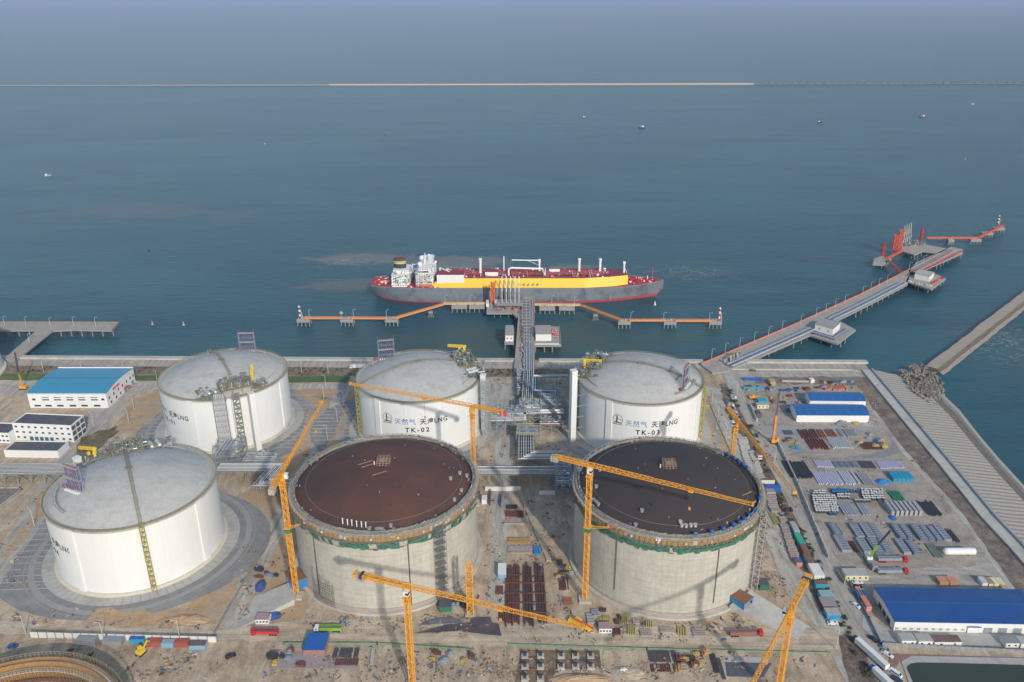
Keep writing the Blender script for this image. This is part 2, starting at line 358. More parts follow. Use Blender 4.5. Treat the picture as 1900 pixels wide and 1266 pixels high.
for (pl) in [[(1455, 848), (1690, 842), (1735, 870), (1730, 905), (1700, 912), (1490, 912), (1465, 880)],
             [(1495, 912), (1730, 905), (1760, 935), (1770, 965), (1740, 985), (1525, 985), (1510, 960)],
             [(1525, 975), (1770, 965), (1810, 1000), (1810, 1050), (1600, 1060), (1545, 1015)],
             [(1462, 805), (1640, 800), (1660, 822), (1640, 838), (1470, 838)],
             [(1380, 700), (1600, 700), (1620, 745), (1600, 790), (1420, 790), (1385, 740)]]:
    ns('gravel_plot', pl, mat('gravel_plot', (.40, .34, .275), .95, .12, .3, dirt=(.30, .25, .20), dscale=.06, speck=.14))
ns('dark_track', [(1640, 800), (1668, 800), (1690, 836), (1640, 850), (1580, 850), (1640, 838), (1655, 822)], mat('dark_track', (.27, .255, .24), .95, .12, .3))
ns('scrub_strip', [(1596, 702), (1606, 700), (1663, 768), (1758, 877), (1850, 992), (1905, 1056), (1960, 1120), (1925, 1150), (1887, 1106), (1783, 954), (1678, 839), (1621, 763), (1600, 725)], mat('brown_scrub', (.19, .145, .12), .95, .3, .3, dirt=(.29, .225, .17), dscale=.09, dlo=.45, dhi=.62, speck=.35))
ns('dry_bank', [(1400, 700), (1600, 700), (1625, 740), (1610, 745), (1590, 715), (1400, 712)], mat('brown_grass', (.26, .19, .14), .95, .2, .4, dirt=(.17, .13, .10), dscale=.1))
ns('path', [(1617, 762), (1622, 761), (1681, 838), (1786, 954), (1890, 1104), (1940, 1170), (1932, 1172), (1883, 1110), (1779, 957), (1675, 842)], roadl)
# southern work road and work sites
ns('road', [(-60, 1150), (395, 1172), (560, 1150), (1540, 1165), (1580, 1180), (1600, 1230), (1540, 1215), (1400, 1208), (390, 1188), (-60, 1175)], mat('work_road', (.57, .465, .34), .95, .08, .15, dirt=(.48, .37, .255), dscale=.05, speck=.16, track=(.03, .35, .02)))
ns('dirt_patch', [(966, 1207), (1112, 1208), (1116, 1240), (1030, 1243), (1022, 1275), (955, 1275)], mat('pit_soil', (.24, .165, .10), .95, .25, .3, dirt=(.12, .09, .07), dscale=.12))
ns('dirt_patch', [(1120, 1207), (1520, 1212), (1560, 1290), (1120, 1290)], earth)
ns('orange_bank', [(180, 1130), (300, 1135), (405, 1120), (395, 1158), (330, 1162), (150, 1158)], siltd)
ns('scrub_strip', [(1556, 1180), (1572, 1178), (1598, 1195), (1640, 1290), (1580, 1290), (1562, 1215)], dsoil)
ns('concrete_yard', [(1600, 1140), (1650, 1170), (1920, 1180), (1920, 1198), (1640, 1200), (1600, 1165)], palec)
# haul road ramps
def ramp_(name, a, b, c, d, h, label):
    A, B, C_, D_ = [P(*q) for q in (a, b, c, d)]   # A,B = high end pair ; C,D low end pair
    m = MB(); m.add([(*A, 0), (*B, 0), (*C_, 0), (*D_, 0), (*A, h), (*B, h)], [(4, 3, 2, 5), (0, 4, 5, 1), (0, 3, 4), (1, 5, 2)])
    o = m.build(name, concl); return tag(o, label, 'ramp')
# seawall: parapet, brown fence behind it
def wall_line(name, pts, w, h, m, label=None, cat='wall', z0=0, close=False):
    mb = MB(); pts = [Vector((p[0], p[1], 0)) for p in pts]
    for a, b in zip(pts[:-1], pts[1:]):
        d = (b - a).normalized() * .001; mb.beam(a + V(0, 0, z0 + h / 2) - d, b + V(0, 0, z0 + h / 2) + d, w, h)
    o = mb.build(name, m)
    return tag(o, label, cat) if label else o
wall_line('seawall', [(-900, shoreY(-900) - 2), (5, shoreY(5) - 2)], 5, 1.3, concl, 'pale concrete seawall along the shore west of the jetty')
wall_line('seawall', [(22, shoreY(22) - 2), (156, shoreY(156) - 2)], 5, 1.3, concl, 'pale concrete seawall along the shore between the jetty and the long pier')
wall_line('seawall', [(170, shoreY(170) - 2), (289, shoreY(289) - 2)], 5, 1.6, concl, 'cream concrete seawall in front of the storage yard')
wall_line('seawall', [(174, shoreY(174) - 17), (270, shoreY(270) - 17), (277, shoreY(270) - 21)], 1.2, .9, concl, 'low cream kerb wall behind the yard road')
# revetment: sloped block paving with crest road and parapet
rev = mat('revetment_blocks', (.47, .42, .35), .95, .12, .5)
b_ = rev.node_tree; _pb = b_.nodes['Principled BSDF']
_g = b_.nodes.new('ShaderNodeNewGeometry'); _w = b_.nodes.new('ShaderNodeTexWave'); _w.bands_direction = 'Y'; _w.inputs['Scale'].default_value = .078; _w.inputs['Distortion'].default_value = 1.6; _w.inputs['Detail'].default_value = 2
b_.links.new(_g.outputs['Position'], _w.inputs[0])
_x = b_.nodes.new('ShaderNodeMix'); _x.data_type = 'RGBA'; _x.inputs[7].default_value = (.29, .255, .21, 1)
_mr = b_.nodes.new('ShaderNodeMapRange'); _mr.inputs[1].default_value = .5; _mr.inputs[2].default_value = .8; b_.links.new(_w.outputs['Fac'], _mr.inputs[0]); b_.links.new(_mr.outputs[0], _x.inputs[0])
_old = _pb.inputs['Base Color'].links[0].from_socket; b_.links.new(_old, _x.inputs[6]); b_.links.new(_x.outputs[2], _pb.inputs['Base Color'])
OUT = [P(1727, 712, -5), P(1782, 764, -5), P(1816, 808, -5), P(1853, 852, -5), P(1904, 908, -5), P(2110, 1130, -5)]
inn = [(a[0], a[1]) for a in RA]
mb = MB()
k = 12
top = []; bot = []
for i in range(len(inn) - 1):
    for j in range(k):
        t = j / k; top.append((inn[i][0] * (1 - t) + inn[i + 1][0] * t, inn[i][1] * (1 - t) + inn[i + 1][1] * t))
        bot.append((OUT[i][0] * (1 - t) + OUT[i + 1][0] * t, OUT[i][1] * (1 - t) + OUT[i + 1][1] * t))
n = len(top); lv = [(0, 1.0), (.70, -2.4), (.86, -3.9), (.90, -3.0), (.97, -3.2), (1, -5.8)]; vs = [(a[0] + (b[0] - a[0]) * f, a[1] + (b[1] - a[1]) * f, z_) for f, z_ in lv for a, b in zip(top, bot)]
mb.add(vs, [(k_ * n + i, (k_ + 1) * n + i, (k_ + 1) * n + i + 1, k_ * n + i + 1) for k_ in range(5) for i in range(n - 1)]); mb.m = [[0, 1, 2, 2, 1][k_] for k_ in range(5) for i in range(n - 1)]
mb.add([vs[k_ * n] for k_ in range(6)] + [(vs[0][0], vs[0][1], -6)], [(6, 5, 4, 3, 2, 1, 0)])
struct(mb.build('revetment', [rev, mat('wet_blocks', (.17, .135, .11), .8, .3, .5), mat('berm_stone', (.42, .37, .30), .9, .15, .6)]))
crest = [(a[0] - 10, a[1] + 0) for a in RA]
mb = MB()
for i in range(5):
    a, b, c, d = inn[i], inn[i + 1], (inn[i + 1][0] - 8, inn[i + 1][1] - 0), (inn[i][0] - 8, inn[i][1])
    mb.prism([a, b, c, d], .001 * i, 1.0 + .001 * i)
struct(mb.build('crest_road', concl))
wall_line('parapet', [(a[0] - .4, a[1]) for a in RA], 1.4, 2.2, concg, 'long grey parapet wall on the seaward edge of the crest road')
wall_line('kerb', [(a[0] - 8.3, a[1]) for a in RA], .7, 1.3, palec, 'pale kerb wall on the landward edge of the crest road')
# groyne running out to the north-east
a, b = P(1728, 690, -5), P(2010, 470, -5); A, B = Vector((*a, 0)), Vector((*b, 0)); d = (B - A).normalized(); nn = V(d.y, -d.x, 0)
mb = MB(); prof = [(-9, -6), (-5, -1.2), (4, -1.0), (4.3, -2.2), (7, -3.2), (11, -6)]; K = 40; vs = []
for i in range(K + 1):
    for o_, z_ in prof: q = A + (B - A) * (i / K) + nn * (o_ + rnd.uniform(-.5, .5)); vs.append((q.x, q.y, z_ + rnd.uniform(-.15, .15)))
kk = len(prof); mm = [0, 1, 2, 2, 3]
for j in range(kk - 1):
    fs = [(i * kk + j, i * kk + j + 1, (i + 1) * kk + j + 1, (i + 1) * kk + j) for i in range(K)]
    if j == 0: mb.add(vs, fs, 0)
    else: mb.f += fs; mb.m += [mm[j]] * len(fs)
mb.f.append(tuple(range(kk))); mb.m.append(2)
tag(mb.build('breakwater', [mat('wet_dark_stone', (.10, .10, .10), .8, .3, .8), mat('sandstone_crest', (.42, .34, .26), .95, .15, .5), mat('dark_stone', (.15, .12, .10), .9, .3, .6), mat('stone_mid', (.27, .23, .19), .9, .3, .6)]), 'stone breakwater arm reaching out to sea from the corner of the shore', 'breakwater')
# armour blocks at the corner
blk = mat('armour_concrete', (.27, .235, .19), .9, .5, .3)
c0 = Vector((*P(1702, 703), 0)); protos = []
for k in range(4):
    m_ = MB(); L_ = 3.2
    m_.tube((-L_, 0, 0), (L_, 0, 0), .95, 6, r2=.7); m_.tube((0, -.2, -L_ * .8), (0, .2, L_ * .8), .9, 6, r2=.7); m_.tube((-L_ * .7, -1.6, .3), (L_ * .5, 2.2, .2), .8, 6)
    protos.append(m_)
RK = [(1666, 690), (1676, 682), (1704, 672), (1732, 679), (1754, 704), (1752, 752), (1733, 757), (1709, 737), (1684, 716)]
def inrk(x, y):
    c = False
    for i in range(len(RK)):
        (x1, y1), (x2, y2) = RK[i], RK[(i + 1) % len(RK)]
        if (y1 > y) != (y2 > y) and x < (x2 - x1) * (y - y1) / (y2 - y1) + x1: c = not c
    return c
mounds = MB(); cc = P(1708, 712); mounds.add([(*P(x, y), -6) for x, y in RK] + [((P(x, y)[0] + cc[0]) / 2, (P(x, y)[1] + cc[1]) / 2, -1.8) for x, y in RK] + [(*cc, -1.0)], [(i, (i + 1) % 9, 9 + (i + 1) % 9, 9 + i) for i in range(9)] + [(9 + i, 9 + (i + 1) % 9, 18) for i in range(9)]); struct(mounds.build('rubble_mound', mat('dark_stone', (.15, .12, .1))))
first = None; me_ = []
for i in range(290):
    px, py = rnd.uniform(1664, 1756), rnd.uniform(671, 757)
    while not inrk(px, py): px, py = rnd.uniform(1664, 1756), rnd.uniform(672, 757)
    x, y = P(px, py); f_ = max(0, (px - 1704) / 50); z_ = -.4 - 4.2 * f_ + rnd.uniform(-.5, .5)
    if len(me_) < 4:
        o = protos[len(me_)].build('armour_block', blk); me_.append(o)
    else: o = me_[i % 4].copy(); COL.objects.link(o)
    o.location = (x, y, z_); o.rotation_euler = (rnd.uniform(-1.2, 1.2), rnd.uniform(-1.2, 1.2), rnd.uniform(0, 6.28)); s_ = rnd.uniform(.38, .66); o.scale = (s_ * rnd.uniform(.7, 1.3), s_, s_ * .8)
    tag(o, 'pale concrete armour block in the tumbled heap at the shore corner', 'armour block', 'armour blocks heaped at the shore corner')
# far breakwater across the bay (three stretches)
fy = 3012
def far(x0, x1, w, h, m, label, mb=None):
    mb = mb or MB(); mb.beam((x0, fy - x0 * .0197, -5 + h / 2), (x1, fy - x1 * .0197, -5 + h / 2), w, h); return tag(mb.build('sea_dyke', m), label, 'breakwater')
X0 = P(608, 160, -5)[0] * .998; X1 = P(1398, 157, -5)[0]
far(-4200, X0 - 1, 10, 4, mat('far_stone', (.30, .27, .24)), 'low grey stretch of the distant sea dyke on the left')
far(X0, X1, 9, 5, mat('far_sand', (.50, .43, .33)), 'pale sandy middle stretch of the distant sea dyke')
mb = MB(); x = X1 + 8
while x < 4200: mb.box(x, fy - x * .0197, -5, rnd.uniform(12, 20), 7, rnd.uniform(5, 8)); x += rnd.uniform(24, 30)
far(X1 + 1, 4200, 9, 3.5, mat('far_dark', (.17, .17, .17)), 'distant dyke stretch under construction with evenly spaced caissons on the right', mb)
# pond at the lower right
wp = mat('pond_water', (.045, .06, .035), .12, .1, .02)
pw = [(1682, 1238), (1690, 1232), (1704, 1230), (1925, 1236), (1925, 1330), (1720, 1330)]
ns('planting_border', [(1655, 1214), (1925, 1222), (1925, 1232), (1672, 1226), (1660, 1240), (1700, 1330), (1680, 1330), (1648, 1232)], mat('reddish_bed', (.30, .17, .14), .95, .2, .4, dirt=(.22, .15, .1), dscale=.2))
ns('pond_rim', [(1672, 1228), (1692, 1218), (1925, 1223), (1925, 1234), (1704, 1230), (1690, 1232), (1682, 1240), (1720, 1330), (1708, 1330)], palec)
ns('pond_water', pw, wp)
# haze over everything
hb = MB(); hb.prism([(-D - 2000, -5000), (D + 2000, -5000), (D + 2000, D + 3000), (-D - 2000, D + 3000)], -11, 330)
hm = bpy.data.materials.new('haze'); hm.use_nodes = True; nt = hm.node_tree; nt.nodes.clear()
o_ = nt.nodes.new('ShaderNodeOutputMaterial'); pv = nt.nodes.new('ShaderNodeVolumePrincipled'); pv.inputs['Color'].default_value = (.60, .72, 1.0, 1); pv.inputs['Density'].default_value = 5e-5; pv.inputs['Anisotropy'].default_value = 0.0
nt.links.new(pv.outputs[0], o_.inputs['Volume']); hz = hb.build('haze', hm); hz['kind'] = 'stuff'
# ================================================================ STORAGE TANKS
roofm = mat('roof_concrete', (.52, .505, .46), .9, .08, .10, dirt=(.42, .41, .38), dscale=.10, dlo=.46, dhi=.66, speck=.10)
cream = mat('cream_plinth', (.62, .56, .44), .8, .06, .3)
railm = mat('weathered_rail', (.27, .25, .17), .7, .2, 1)
bluet = mat('letter_blue', (.13, .27, .48), .6, .03, 1); blackt = mat('letter_black', (.035, .035, .04), .6, .03, 1); redt = mat('letter_red', (.35, .05, .05), .6, .03, 1)
def on_cyl(mb, pts2, a0, r, m, zc):   # flat (x,z) points wrapped on the wall; a0 azimuth deg of x=0
    out = []
    for x, z in pts2: t = R(a0) + x / 42.0; out.append((r * math.cos(t), r * math.sin(t), zc + z))
    return out
def text_mesh(body, size, bold=0.012, sx=1.0):
    c = bpy.data.curves.new('lettering', 'FONT'); c.body = body; c.size = size; c.align_x = 'CENTER'; c.offset = bold * size; c.resolution_u = 2; c.space_character = sx
    o = bpy.data.objects.new('lettering', c); COL.objects.link(o); bpy.context.view_layer.update()
    me = bpy.data.meshes.new_from_object(o.evaluated_get(bpy.context.evaluated_depsgraph_get()))
    COL.objects.unlink(o); bpy.data.objects.remove(o); return me
def wall_text(parent, body, size, a0, zc, r, m, stretch=1., bold=.012, sx=1., name='lettering'):
    me = text_mesh(body, size, bold, sx)
    bm = bmesh.new(); bm.from_mesh(me)
    for v in bm.verts:
        x, z = v.co.x * stretch, v.co.y; t = R(a0) + x / r; v.co = Vector((r * math.cos(t), r * math.sin(t), zc + z))
    bm.normal_update()
    bm.to_mesh(me); bm.free(); me.materials.clear(); me.materials.append(m)
    o = bpy.data.objects.new(name, me); COL.objects.link(o); o.parent = parent; return o
def dome_z(r, R0, z0, rise):
    Rs = (R0 * R0 + rise * rise) / (2 * rise); return z0 - (Rs - rise) + math.sqrt(max(0, Rs * Rs - r * r))
HW, RT, RISE = 38.0, 42.0, 9.8
def rail_ring(mb, r, z, n=72, h=1.1, t=.10, a0=0, a1=2 * math.pi, posts=True, m=0):
    for i in range(n):
        u, v = a0 + (a1 - a0) * i / n, a0 + (a1 - a0) * (i + 1) / n
        p, q = V(r * math.cos(u), r * math.sin(u), z), V(r * math.cos(v), r * math.sin(v), z)
        mb.beam(p + V(0, 0, h), q + V(0, 0, h), t, m=m); mb.beam(p + V(0, 0, h * .5), q + V(0, 0, h * .5), t * .7, m=m)
        if posts: mb.beam(p, p + V(0, 0, h), t, m=m)
def pipework(mb, x0, x1, y0, y1, z, n, rs, seed, hmax=4.0):
    """dense clutter of frames, vessels and small pipes on a deck; several material slots"""
    rr = random.Random(seed)
    for i in range(n):
        x, y = rr.uniform(x0, x1), rr.uniform(y0, y1); k = rr.random(); h = rr.uniform(.8, hmax); m = rr.choice([0, 0, 1, 2, 3, 4])
        if k < .35:
            l = rr.uniform(1, 5); r_ = rr.uniform(.12, .35)
            if rr.random() < .5: p, q = V(x - l / 2, y, z + h * .6), V(x + l / 2, y, z + h * .6)
            else: p, q = V(x, y - l / 2, z + h * .6), V(x, y + l / 2, z + h * .6)
            mb.tube(p, q, r_, 6, m); mb.beam(p, (p.x, p.y, z), .15, m=m); mb.beam(q, (q.x, q.y, z), .15, m=m)
        elif k < .55: mb.tube((x, y, z), (x, y, z + h), rr.uniform(.15, .4), 6, m)
        elif k < .75: mb.box(x, y, z, rr.uniform(.6, 1.8), rr.uniform(.6, 1.8), rr.uniform(.5, 1.6), m=m)
        else:
            for dx, dy in ((-.8, -.8), (.8, -.8), (.8, .8), (-.8, .8)): mb.beam((x + dx, y + dy, z), (x + dx, y + dy, z + h), .12, m=m)
            mb.box(x, y, z + h, 1.9, 1.9, .12, m=m)
CLUT = [mat('clutter_steel', (.24, .25, .24), .5, .2, .5), railm, pipem, mat('clutter_brown', (.20, .17, .12), .7, .2, 1), mat('greenish_frame', (.22, .25, .17), .7, .2, 1)]
def roof_crane(par, x, y, z, az, up, L=11, ph=5.5):
    mb = MB(); mb.tube((x, y, z), (x, y, z + ph), .75, 8); mb.tube((x, y, z + ph - 2.2), (x, y, z + ph - 1.4), 1.2, 8); mb.box(x, y, z + ph, 1.8, 1.8, 1.6, az)
    d = V(math.cos(az) * math.cos(up), math.sin(az) * math.cos(up), math.sin(up)); p = V(x, y, z + ph + .8) - d * 1.5
    mb.truss(p, p + d * L, 1.1, 1.3, 1.3, .26); mb.box(x + math.cos(az) * 3.2, y + math.sin(az) * 3.2, z + ph - 1.4, 1.4, 1.2, 1.8, az)
    return mb.build('roof_crane', yel, par)
def rack(par, x, y, z, az, W=11, Hh=14, base=True):
    """free-standing vent rack: four rows of blue and red valve bodies in a tall steel frame"""
    mb = MB(); c, s = math.cos(az), math.sin(az)
    def q(u, v, w_): return V(x + u * c - v * s, y + u * s + v * c, z + w_)
    for u in (-W / 2, W / 2):
        for v in (-.9, .9): mb.beam(q(u, v, 0), q(u, v, Hh), .25, m=3)
        mb.beam(q(u, 0, Hh), q(u, 0, Hh + 3.2), .12, m=3)
    for k in range(5):
        zz_ = Hh * k / 4.
        for v in (-.9, .9): mb.beam(q(-W / 2, v, zz_), q(W / 2, v, zz_), .2, m=3)
        if k in (2, 4): mb.box(*q(0, 0, zz_)[:2], z + zz_, W, 2.2, .25, az, m=4)
    n = 7
    for i in range(n):
        u = -W / 2 + W * (i + .5) / n
        mb.tube(q(u, 0, 0), q(u, 0, Hh + .6), .17, 6, m=0)
        for k in range(4): mb.tube(q(u, 0, Hh * (k + .35) / 4), q(u, 0, Hh * (k + .72) / 4), .36, 6, m=1 if (k + i) % 2 else 0)
        mb.tube(q(u, .2, Hh + .2), q(u, -.5, Hh + 1.0), .3, 6, m=1); mb.box(*q(u, -1.9, 0)[:2], z, .7, 1.4, 1.1, az, m=2)
    mb.ball(q(-W / 2 - 2.4, 0, .9), 1.5, m=1, sz=.7)
    return mb.build('vent_rack', [mat('valve_blue', (.10, .13, .26), .5, .2, 1), mat('valve_red', (.36, .07, .09), .5, .25, 1), white2, mat('rack_steel', (.25, .30, .38), .5, .15, 1), palec], par)
def finished_tank(name, label, c, a, rk, butt, shaft, pipes, text, seed, crane, stair_vis=True):
    t = thing('storage_tank', label, 'tank', (c[0], c[1], 0), 0, 'finished white storage tanks')
    mb = MB(); mb.lathe([(RT + 1.9, 0), (RT + 1.9, .9), (RT + 1.2, 1.3), (RT + .02, 1.3)], 96); mb.build('foundation', cream, t)
    mb = MB(); mb.lathe([(RT, .02), (RT, HW)], 128); o = mb.build('wall', white, t, smooth=True)
    for k in range(4):
        mb = MB(); b0 = R(butt + 90 * k); hw = 2.1 / RT
        prof = [(RT - .2, 1.3), (RT + .75, 1.3), (RT + .75, HW - .3), (RT - .2, HW - .3)]
        vs = []
        for i in range(5):
            tt = b0 - hw + 2 * hw * i / 4; vs += [(r * math.cos(tt), r * math.sin(tt), z) for r, z in prof]
        mb.add(vs, [(i * 4 + 1, i * 4 + 5, i * 4 + 6, i * 4 + 2) for i in range(4)] + [(i * 4 + 2, i * 4 + 6, i * 4 + 7, i * 4 + 3) for i in range(4)] + [(0, 1, 2, 3), (19, 18, 17, 16)])
        mb.build('buttress', white, t)
    mb = MB(); prof = [(RT + .02, HW - .9), (RT + .45, HW - .9), (RT + .45, HW + .05), (RT - 2.2, HW + .05)]; mb.lathe(prof, 128)
    mb.lathe([(RT - 4.4, HW + .35), (RT - 4.2, HW + .95), (RT - 3.9, HW + .95), (RT - 3.7, HW + .3)], 96)
    mb.build('roof_edge', mat('roof_edge_concrete', (.44, .41, .33), .9, .12, .5), t)
    mb = MB(); prof = [(RT - 2.2 - (RT - 2.2) * i / 14, dome_z(RT - 2.2 - (RT - 2.2) * i / 14, RT - 2.2, HW + .05, RISE)) for i in range(15)]; prof[-1] = (.01, prof[-1][1])
    mb.lathe(prof, 96); mb.build('roof', roofm, t, smooth=True)
    mb = MB(); rail_ring(mb, RT + .3, HW, 110, 1.2, .22); mb.build('railing', railm, t)
    # walkway across the dome
    ar = R(a); ux, uy = math.cos(ar), math.sin(ar); mb = MB(); K = 26; pts = [(-RT + 1 + (2 * RT - 14) * i / K) for i in range(K + 1)]
    for p, q in zip(pts[:-1], pts[1:]):
        A = V(ux * p, uy * p, dome_z(abs(p), RT - 2.2, HW, RISE) + .9); B = V(ux * q, uy * q, dome_z(abs(q), RT - 2.2, HW, RISE) + .9)
        mb.beam(A, B, 1.3, .2); s_ = V(-uy, ux, 0) * .7
        for sg in (-1, 1):
            mb.beam(A + s_ * sg + V(0, 0, 1.1), B + s_ * sg + V(0, 0, 1.1), .14, m=1); mb.beam(A + s_ * sg - V(0, 0, .8), A + s_ * sg + V(0, 0, 1.1), .12, m=1)
    mb.box(0, 0, dome_z(0, RT - 2.2, HW, RISE) + .2, 3.4, 3.4, .8, ar, m=1)
    mb.build('roof_walkway', [mat('walkway_steel', (.30, .30, .24), .7, .2, 1), railm], t)
    # emergency stair at the far end of the walkway
    mb = MB(); sa = ar + math.pi; W2 = 2.2
    def q(tan_, rad, z): return V((RT + rad) * math.cos(sa) - tan_ * math.sin(sa), (RT + rad) * math.sin(sa) + tan_ * math.cos(sa), z)
    for tn in (-W2 / 2, W2 / 2):
        for rd in (.6, 2.6): mb.beam(q(tn, rd, 0), q(tn, rd, HW + 2), .22)
    k = 13
    for i in range(k):
        z0, z1 = HW * i / k, HW * (i + 1) / k
        mb.beam(q(-W2 / 2 + .2, 1.1 if i % 2 else 2.1, z0), q(W2 / 2 - .2, 1.1 if i % 2 else 2.1, z1), .9, .18); mb.beam(q(-W2 / 2, 1.6, z1), q(W2 / 2, 1.6, z1), 1.9, .12, m=0)
        for rd in (.6, 2.6): mb.beam(q(-W2 / 2, rd, z1 + 1), q(W2 / 2, rd, z1 + 1), .14)
    mb.build('emergency_stair', mat('olive_yellow_stair', (.42, .36, .10), .6, .15, 1), t)
    # pump platform
    mb = MB(); zP = HW + 5.5
    def loc(u, v): return (u * ux - v * uy, u * uy + v * ux)
    for u in (27, 33, 39):
        for v in (-9, -3, 3, 9): x, y = loc(u, v); mb.beam((x, y, HW + .2), (x, y, zP), .35)
    sub = MB(); pipework(sub, 26, 40, -10, 10, zP + .2, 170, None, seed, 4); pipework(sub, 22, 40, -24, -10, HW + 2.0, 110, None, seed + 1, 2.5); pipework(sub, 22, 40, 10, 20, HW + 2.0, 90, None, seed + 2, 2.5)
    sub.v = [(*loc(v[0], v[1]), v[2]) for v in sub.v]; mb.v += []; mb.add(sub.v, sub.f); mb.m[-len(sub.f):] = sub.m
    x, y = loc(33, 0); mb.box(x, y, zP, 14.5, 21, .25, ar, m=1); x, y = loc(31, -15.5); mb.box(x, y, HW + 1.75, 17, 10.5, .25, ar, m=1); x, y = loc(31.5, 13.5); mb.box(x, y, HW + 1.75, 16, 6.6, .25, ar, m=1)
    mb.build('pump_platform', CLUT, t)
    mb = MB()
    for v_ in (-14, -18):
        x, y = loc(30, v_); x2, y2 = loc(36, v_ + 1); mb.tube((x, y, HW + 4), (x2, y2, HW + 4), 1.2, 10)
        for i in (0, 1): mb.ball(((x, y, HW + 4), (x2, y2, HW + 4))[i], 1.18, n=8)
    mb.build('vessel', pipem, t)
    # curved header pipe round the rim
    mb = MB()
    for i in range(46):
        t0, t1 = ar + R(-55 + i * 2.4), ar + R(-55 + (i + 1) * 2.4); rr_ = RT - 5.5
        mb.tube((rr_ * math.cos(t0), rr_ * math.sin(t0), HW + 2.6), (rr_ * math.cos(t1), rr_ * math.sin(t1), HW + 2.6), .28, 6)
        if i % 2 == 0: mb.beam((rr_ * math.cos(t0), rr_ * math.sin(t0), HW + .5), (rr_ * math.cos(t0), rr_ * math.sin(t0), HW + 3.2), .16)
    mb.build('header_pipe', palec, t)
    rack(t, rk[0], rk[1], dome_z(math.hypot(rk[0], rk[1]), RT - 2.2, HW, RISE) - .3, R(rk[2]))
    x, y = rk[0], rk[1]; k_ = 33.0 / math.hypot(x, y); aa = math.atan2(y, x)
    mb = MB()
    for i in range(14):
        t0, t1 = aa + R(-22 + i * 3.2), aa + R(-22 + (i + 1) * 3.2)
        for rr_ in (RT - 5.2, RT - 6.6): mb.tube((rr_ * math.cos(t0), rr_ * math.sin(t0), HW + 2.8), (rr_ * math.cos(t1), rr_ * math.sin(t1), HW + 2.8), .2, 5)
        mb.beam(((RT - 5.9) * math.cos(t0), (RT - 5.9) * math.sin(t0), HW + 1), ((RT - 5.9) * math.cos(t0), (RT - 5.9) * math.sin(t0), HW + 3.4), .9, .5)
    mb.build('vent_header', [grating], t)
    if crane: x, y = loc(crane[0], crane[1]); roof_crane(t, x, y, HW + 3, R(crane[2]), R(crane[3]), crane[4], crane[5])
    # lift shaft, riser pipes and scaffold stair on the wall
    if shaft:
        az_, rad, w_, top = shaft; x, y = rad * math.cos(R(az_)), rad * math.sin(R(az_))
        mb = MB(); mb.box(x, y, 0, w_, w_, top, R(az_)); mb.box(x, y, top + .001, w_ + .4, w_ + .4, .5, R(az_)); 
        for z_ in (9, 17, 25, 33): mb.beam((x, y, z_), (RT * math.cos(R(az_)) * .99, RT * math.sin(R(az_)) * .99, z_), .4, m=1)
        mb.build('lift_shaft', [white, steel], t)
    if pipes:
        az_, wd = pipes; m_ = R(az_); tx, ty = -math.sin(m_), math.cos(m_); n = 6; mb = MB()
        for i in range(n):
            o_ = (i - (n - 1) / 2) * wd / n; x, y = (RT + 1.8) * math.cos(m_) + tx * o_, (RT + 1.8) * math.sin(m_) + ty * o_
            mb.tube((x, y, 9), (x, y, HW + 5), .5 if i % 2 else .35, 7)
        mb.build('riser_pipe', pipem, t)
        mb = MB()
        for o_ in (-wd / 2 - .6, wd / 2 + .6):
            for rr_ in (RT + .6, RT + 3): mb.beam((rr_ * math.cos(m_) + tx * o_, rr_ * math.sin(m_) + ty * o_, 0), (rr_ * math.cos(m_) + tx * o_, rr_ * math.sin(m_) + ty * o_, HW + 4), .25)
        for z_ in [4 * k for k in range(2, 11)]:
            for rr_ in (RT + .6, RT + 3): mb.beam((rr_ * math.cos(m_) - tx * (wd / 2 + .6), rr_ * math.sin(m_) - ty * (wd / 2 + .6), z_), (rr_ * math.cos(m_) + tx * (wd / 2 + .6), rr_ * math.sin(m_) + ty * (wd / 2 + .6), z_), .3)
        mb.build('pipe_support', steel, t)
        # zig-zag access stair beside the risers
        o0 = wd / 2 + 5.4; mb = MB()
        def qq(o_, rr_, z): return V((RT + rr_) * math.cos(m_) + tx * o_, (RT + rr_) * math.sin(m_) + ty * o_, z)
        for o_ in (o0, o0 + 4):
            for rr_ in (.8, 3.4): mb.beam(qq(o_, rr_, 0), qq(o_, rr_, HW + 5), .25)
        for i in range(12):
            z0, z1 = i * 3.5, i * 3.5 + 3.5; a_, b_ = (o0, o0 + 4) if i % 2 == 0 else (o0 + 4, o0)
            mb.beam(qq(a_, 2.1, z0), qq(b_, 2.1, z1), 1.3, .2); mb.beam(qq(o0, .8, z1), qq(o0 + 4, 3.4, z1), .15); mb.beam(qq(o0, 2.1, z1), qq(o0 + 4, 2.1, z1), 2.6, .12)
            mb.beam(qq(o0, 3.4, z1 + 1), qq(o0 + 4, 3.4, z1 + 1), .12); mb.beam(qq(a_, 2.8, z0 + 1), qq(b_, 2.8, z1 + 1), .1)
        mb.build('access_stair', mat('stair_grey_green', (.30, .32, .26), .6, .15, 1), t)
        mb = MB(); p_ = qq(wd / 2 + 2.8, 1.2, 0); mb.box(p_.x, p_.y, 0, 2.4, 2.4, HW + 1, m_); mb.build('cable_shaft', white, t)
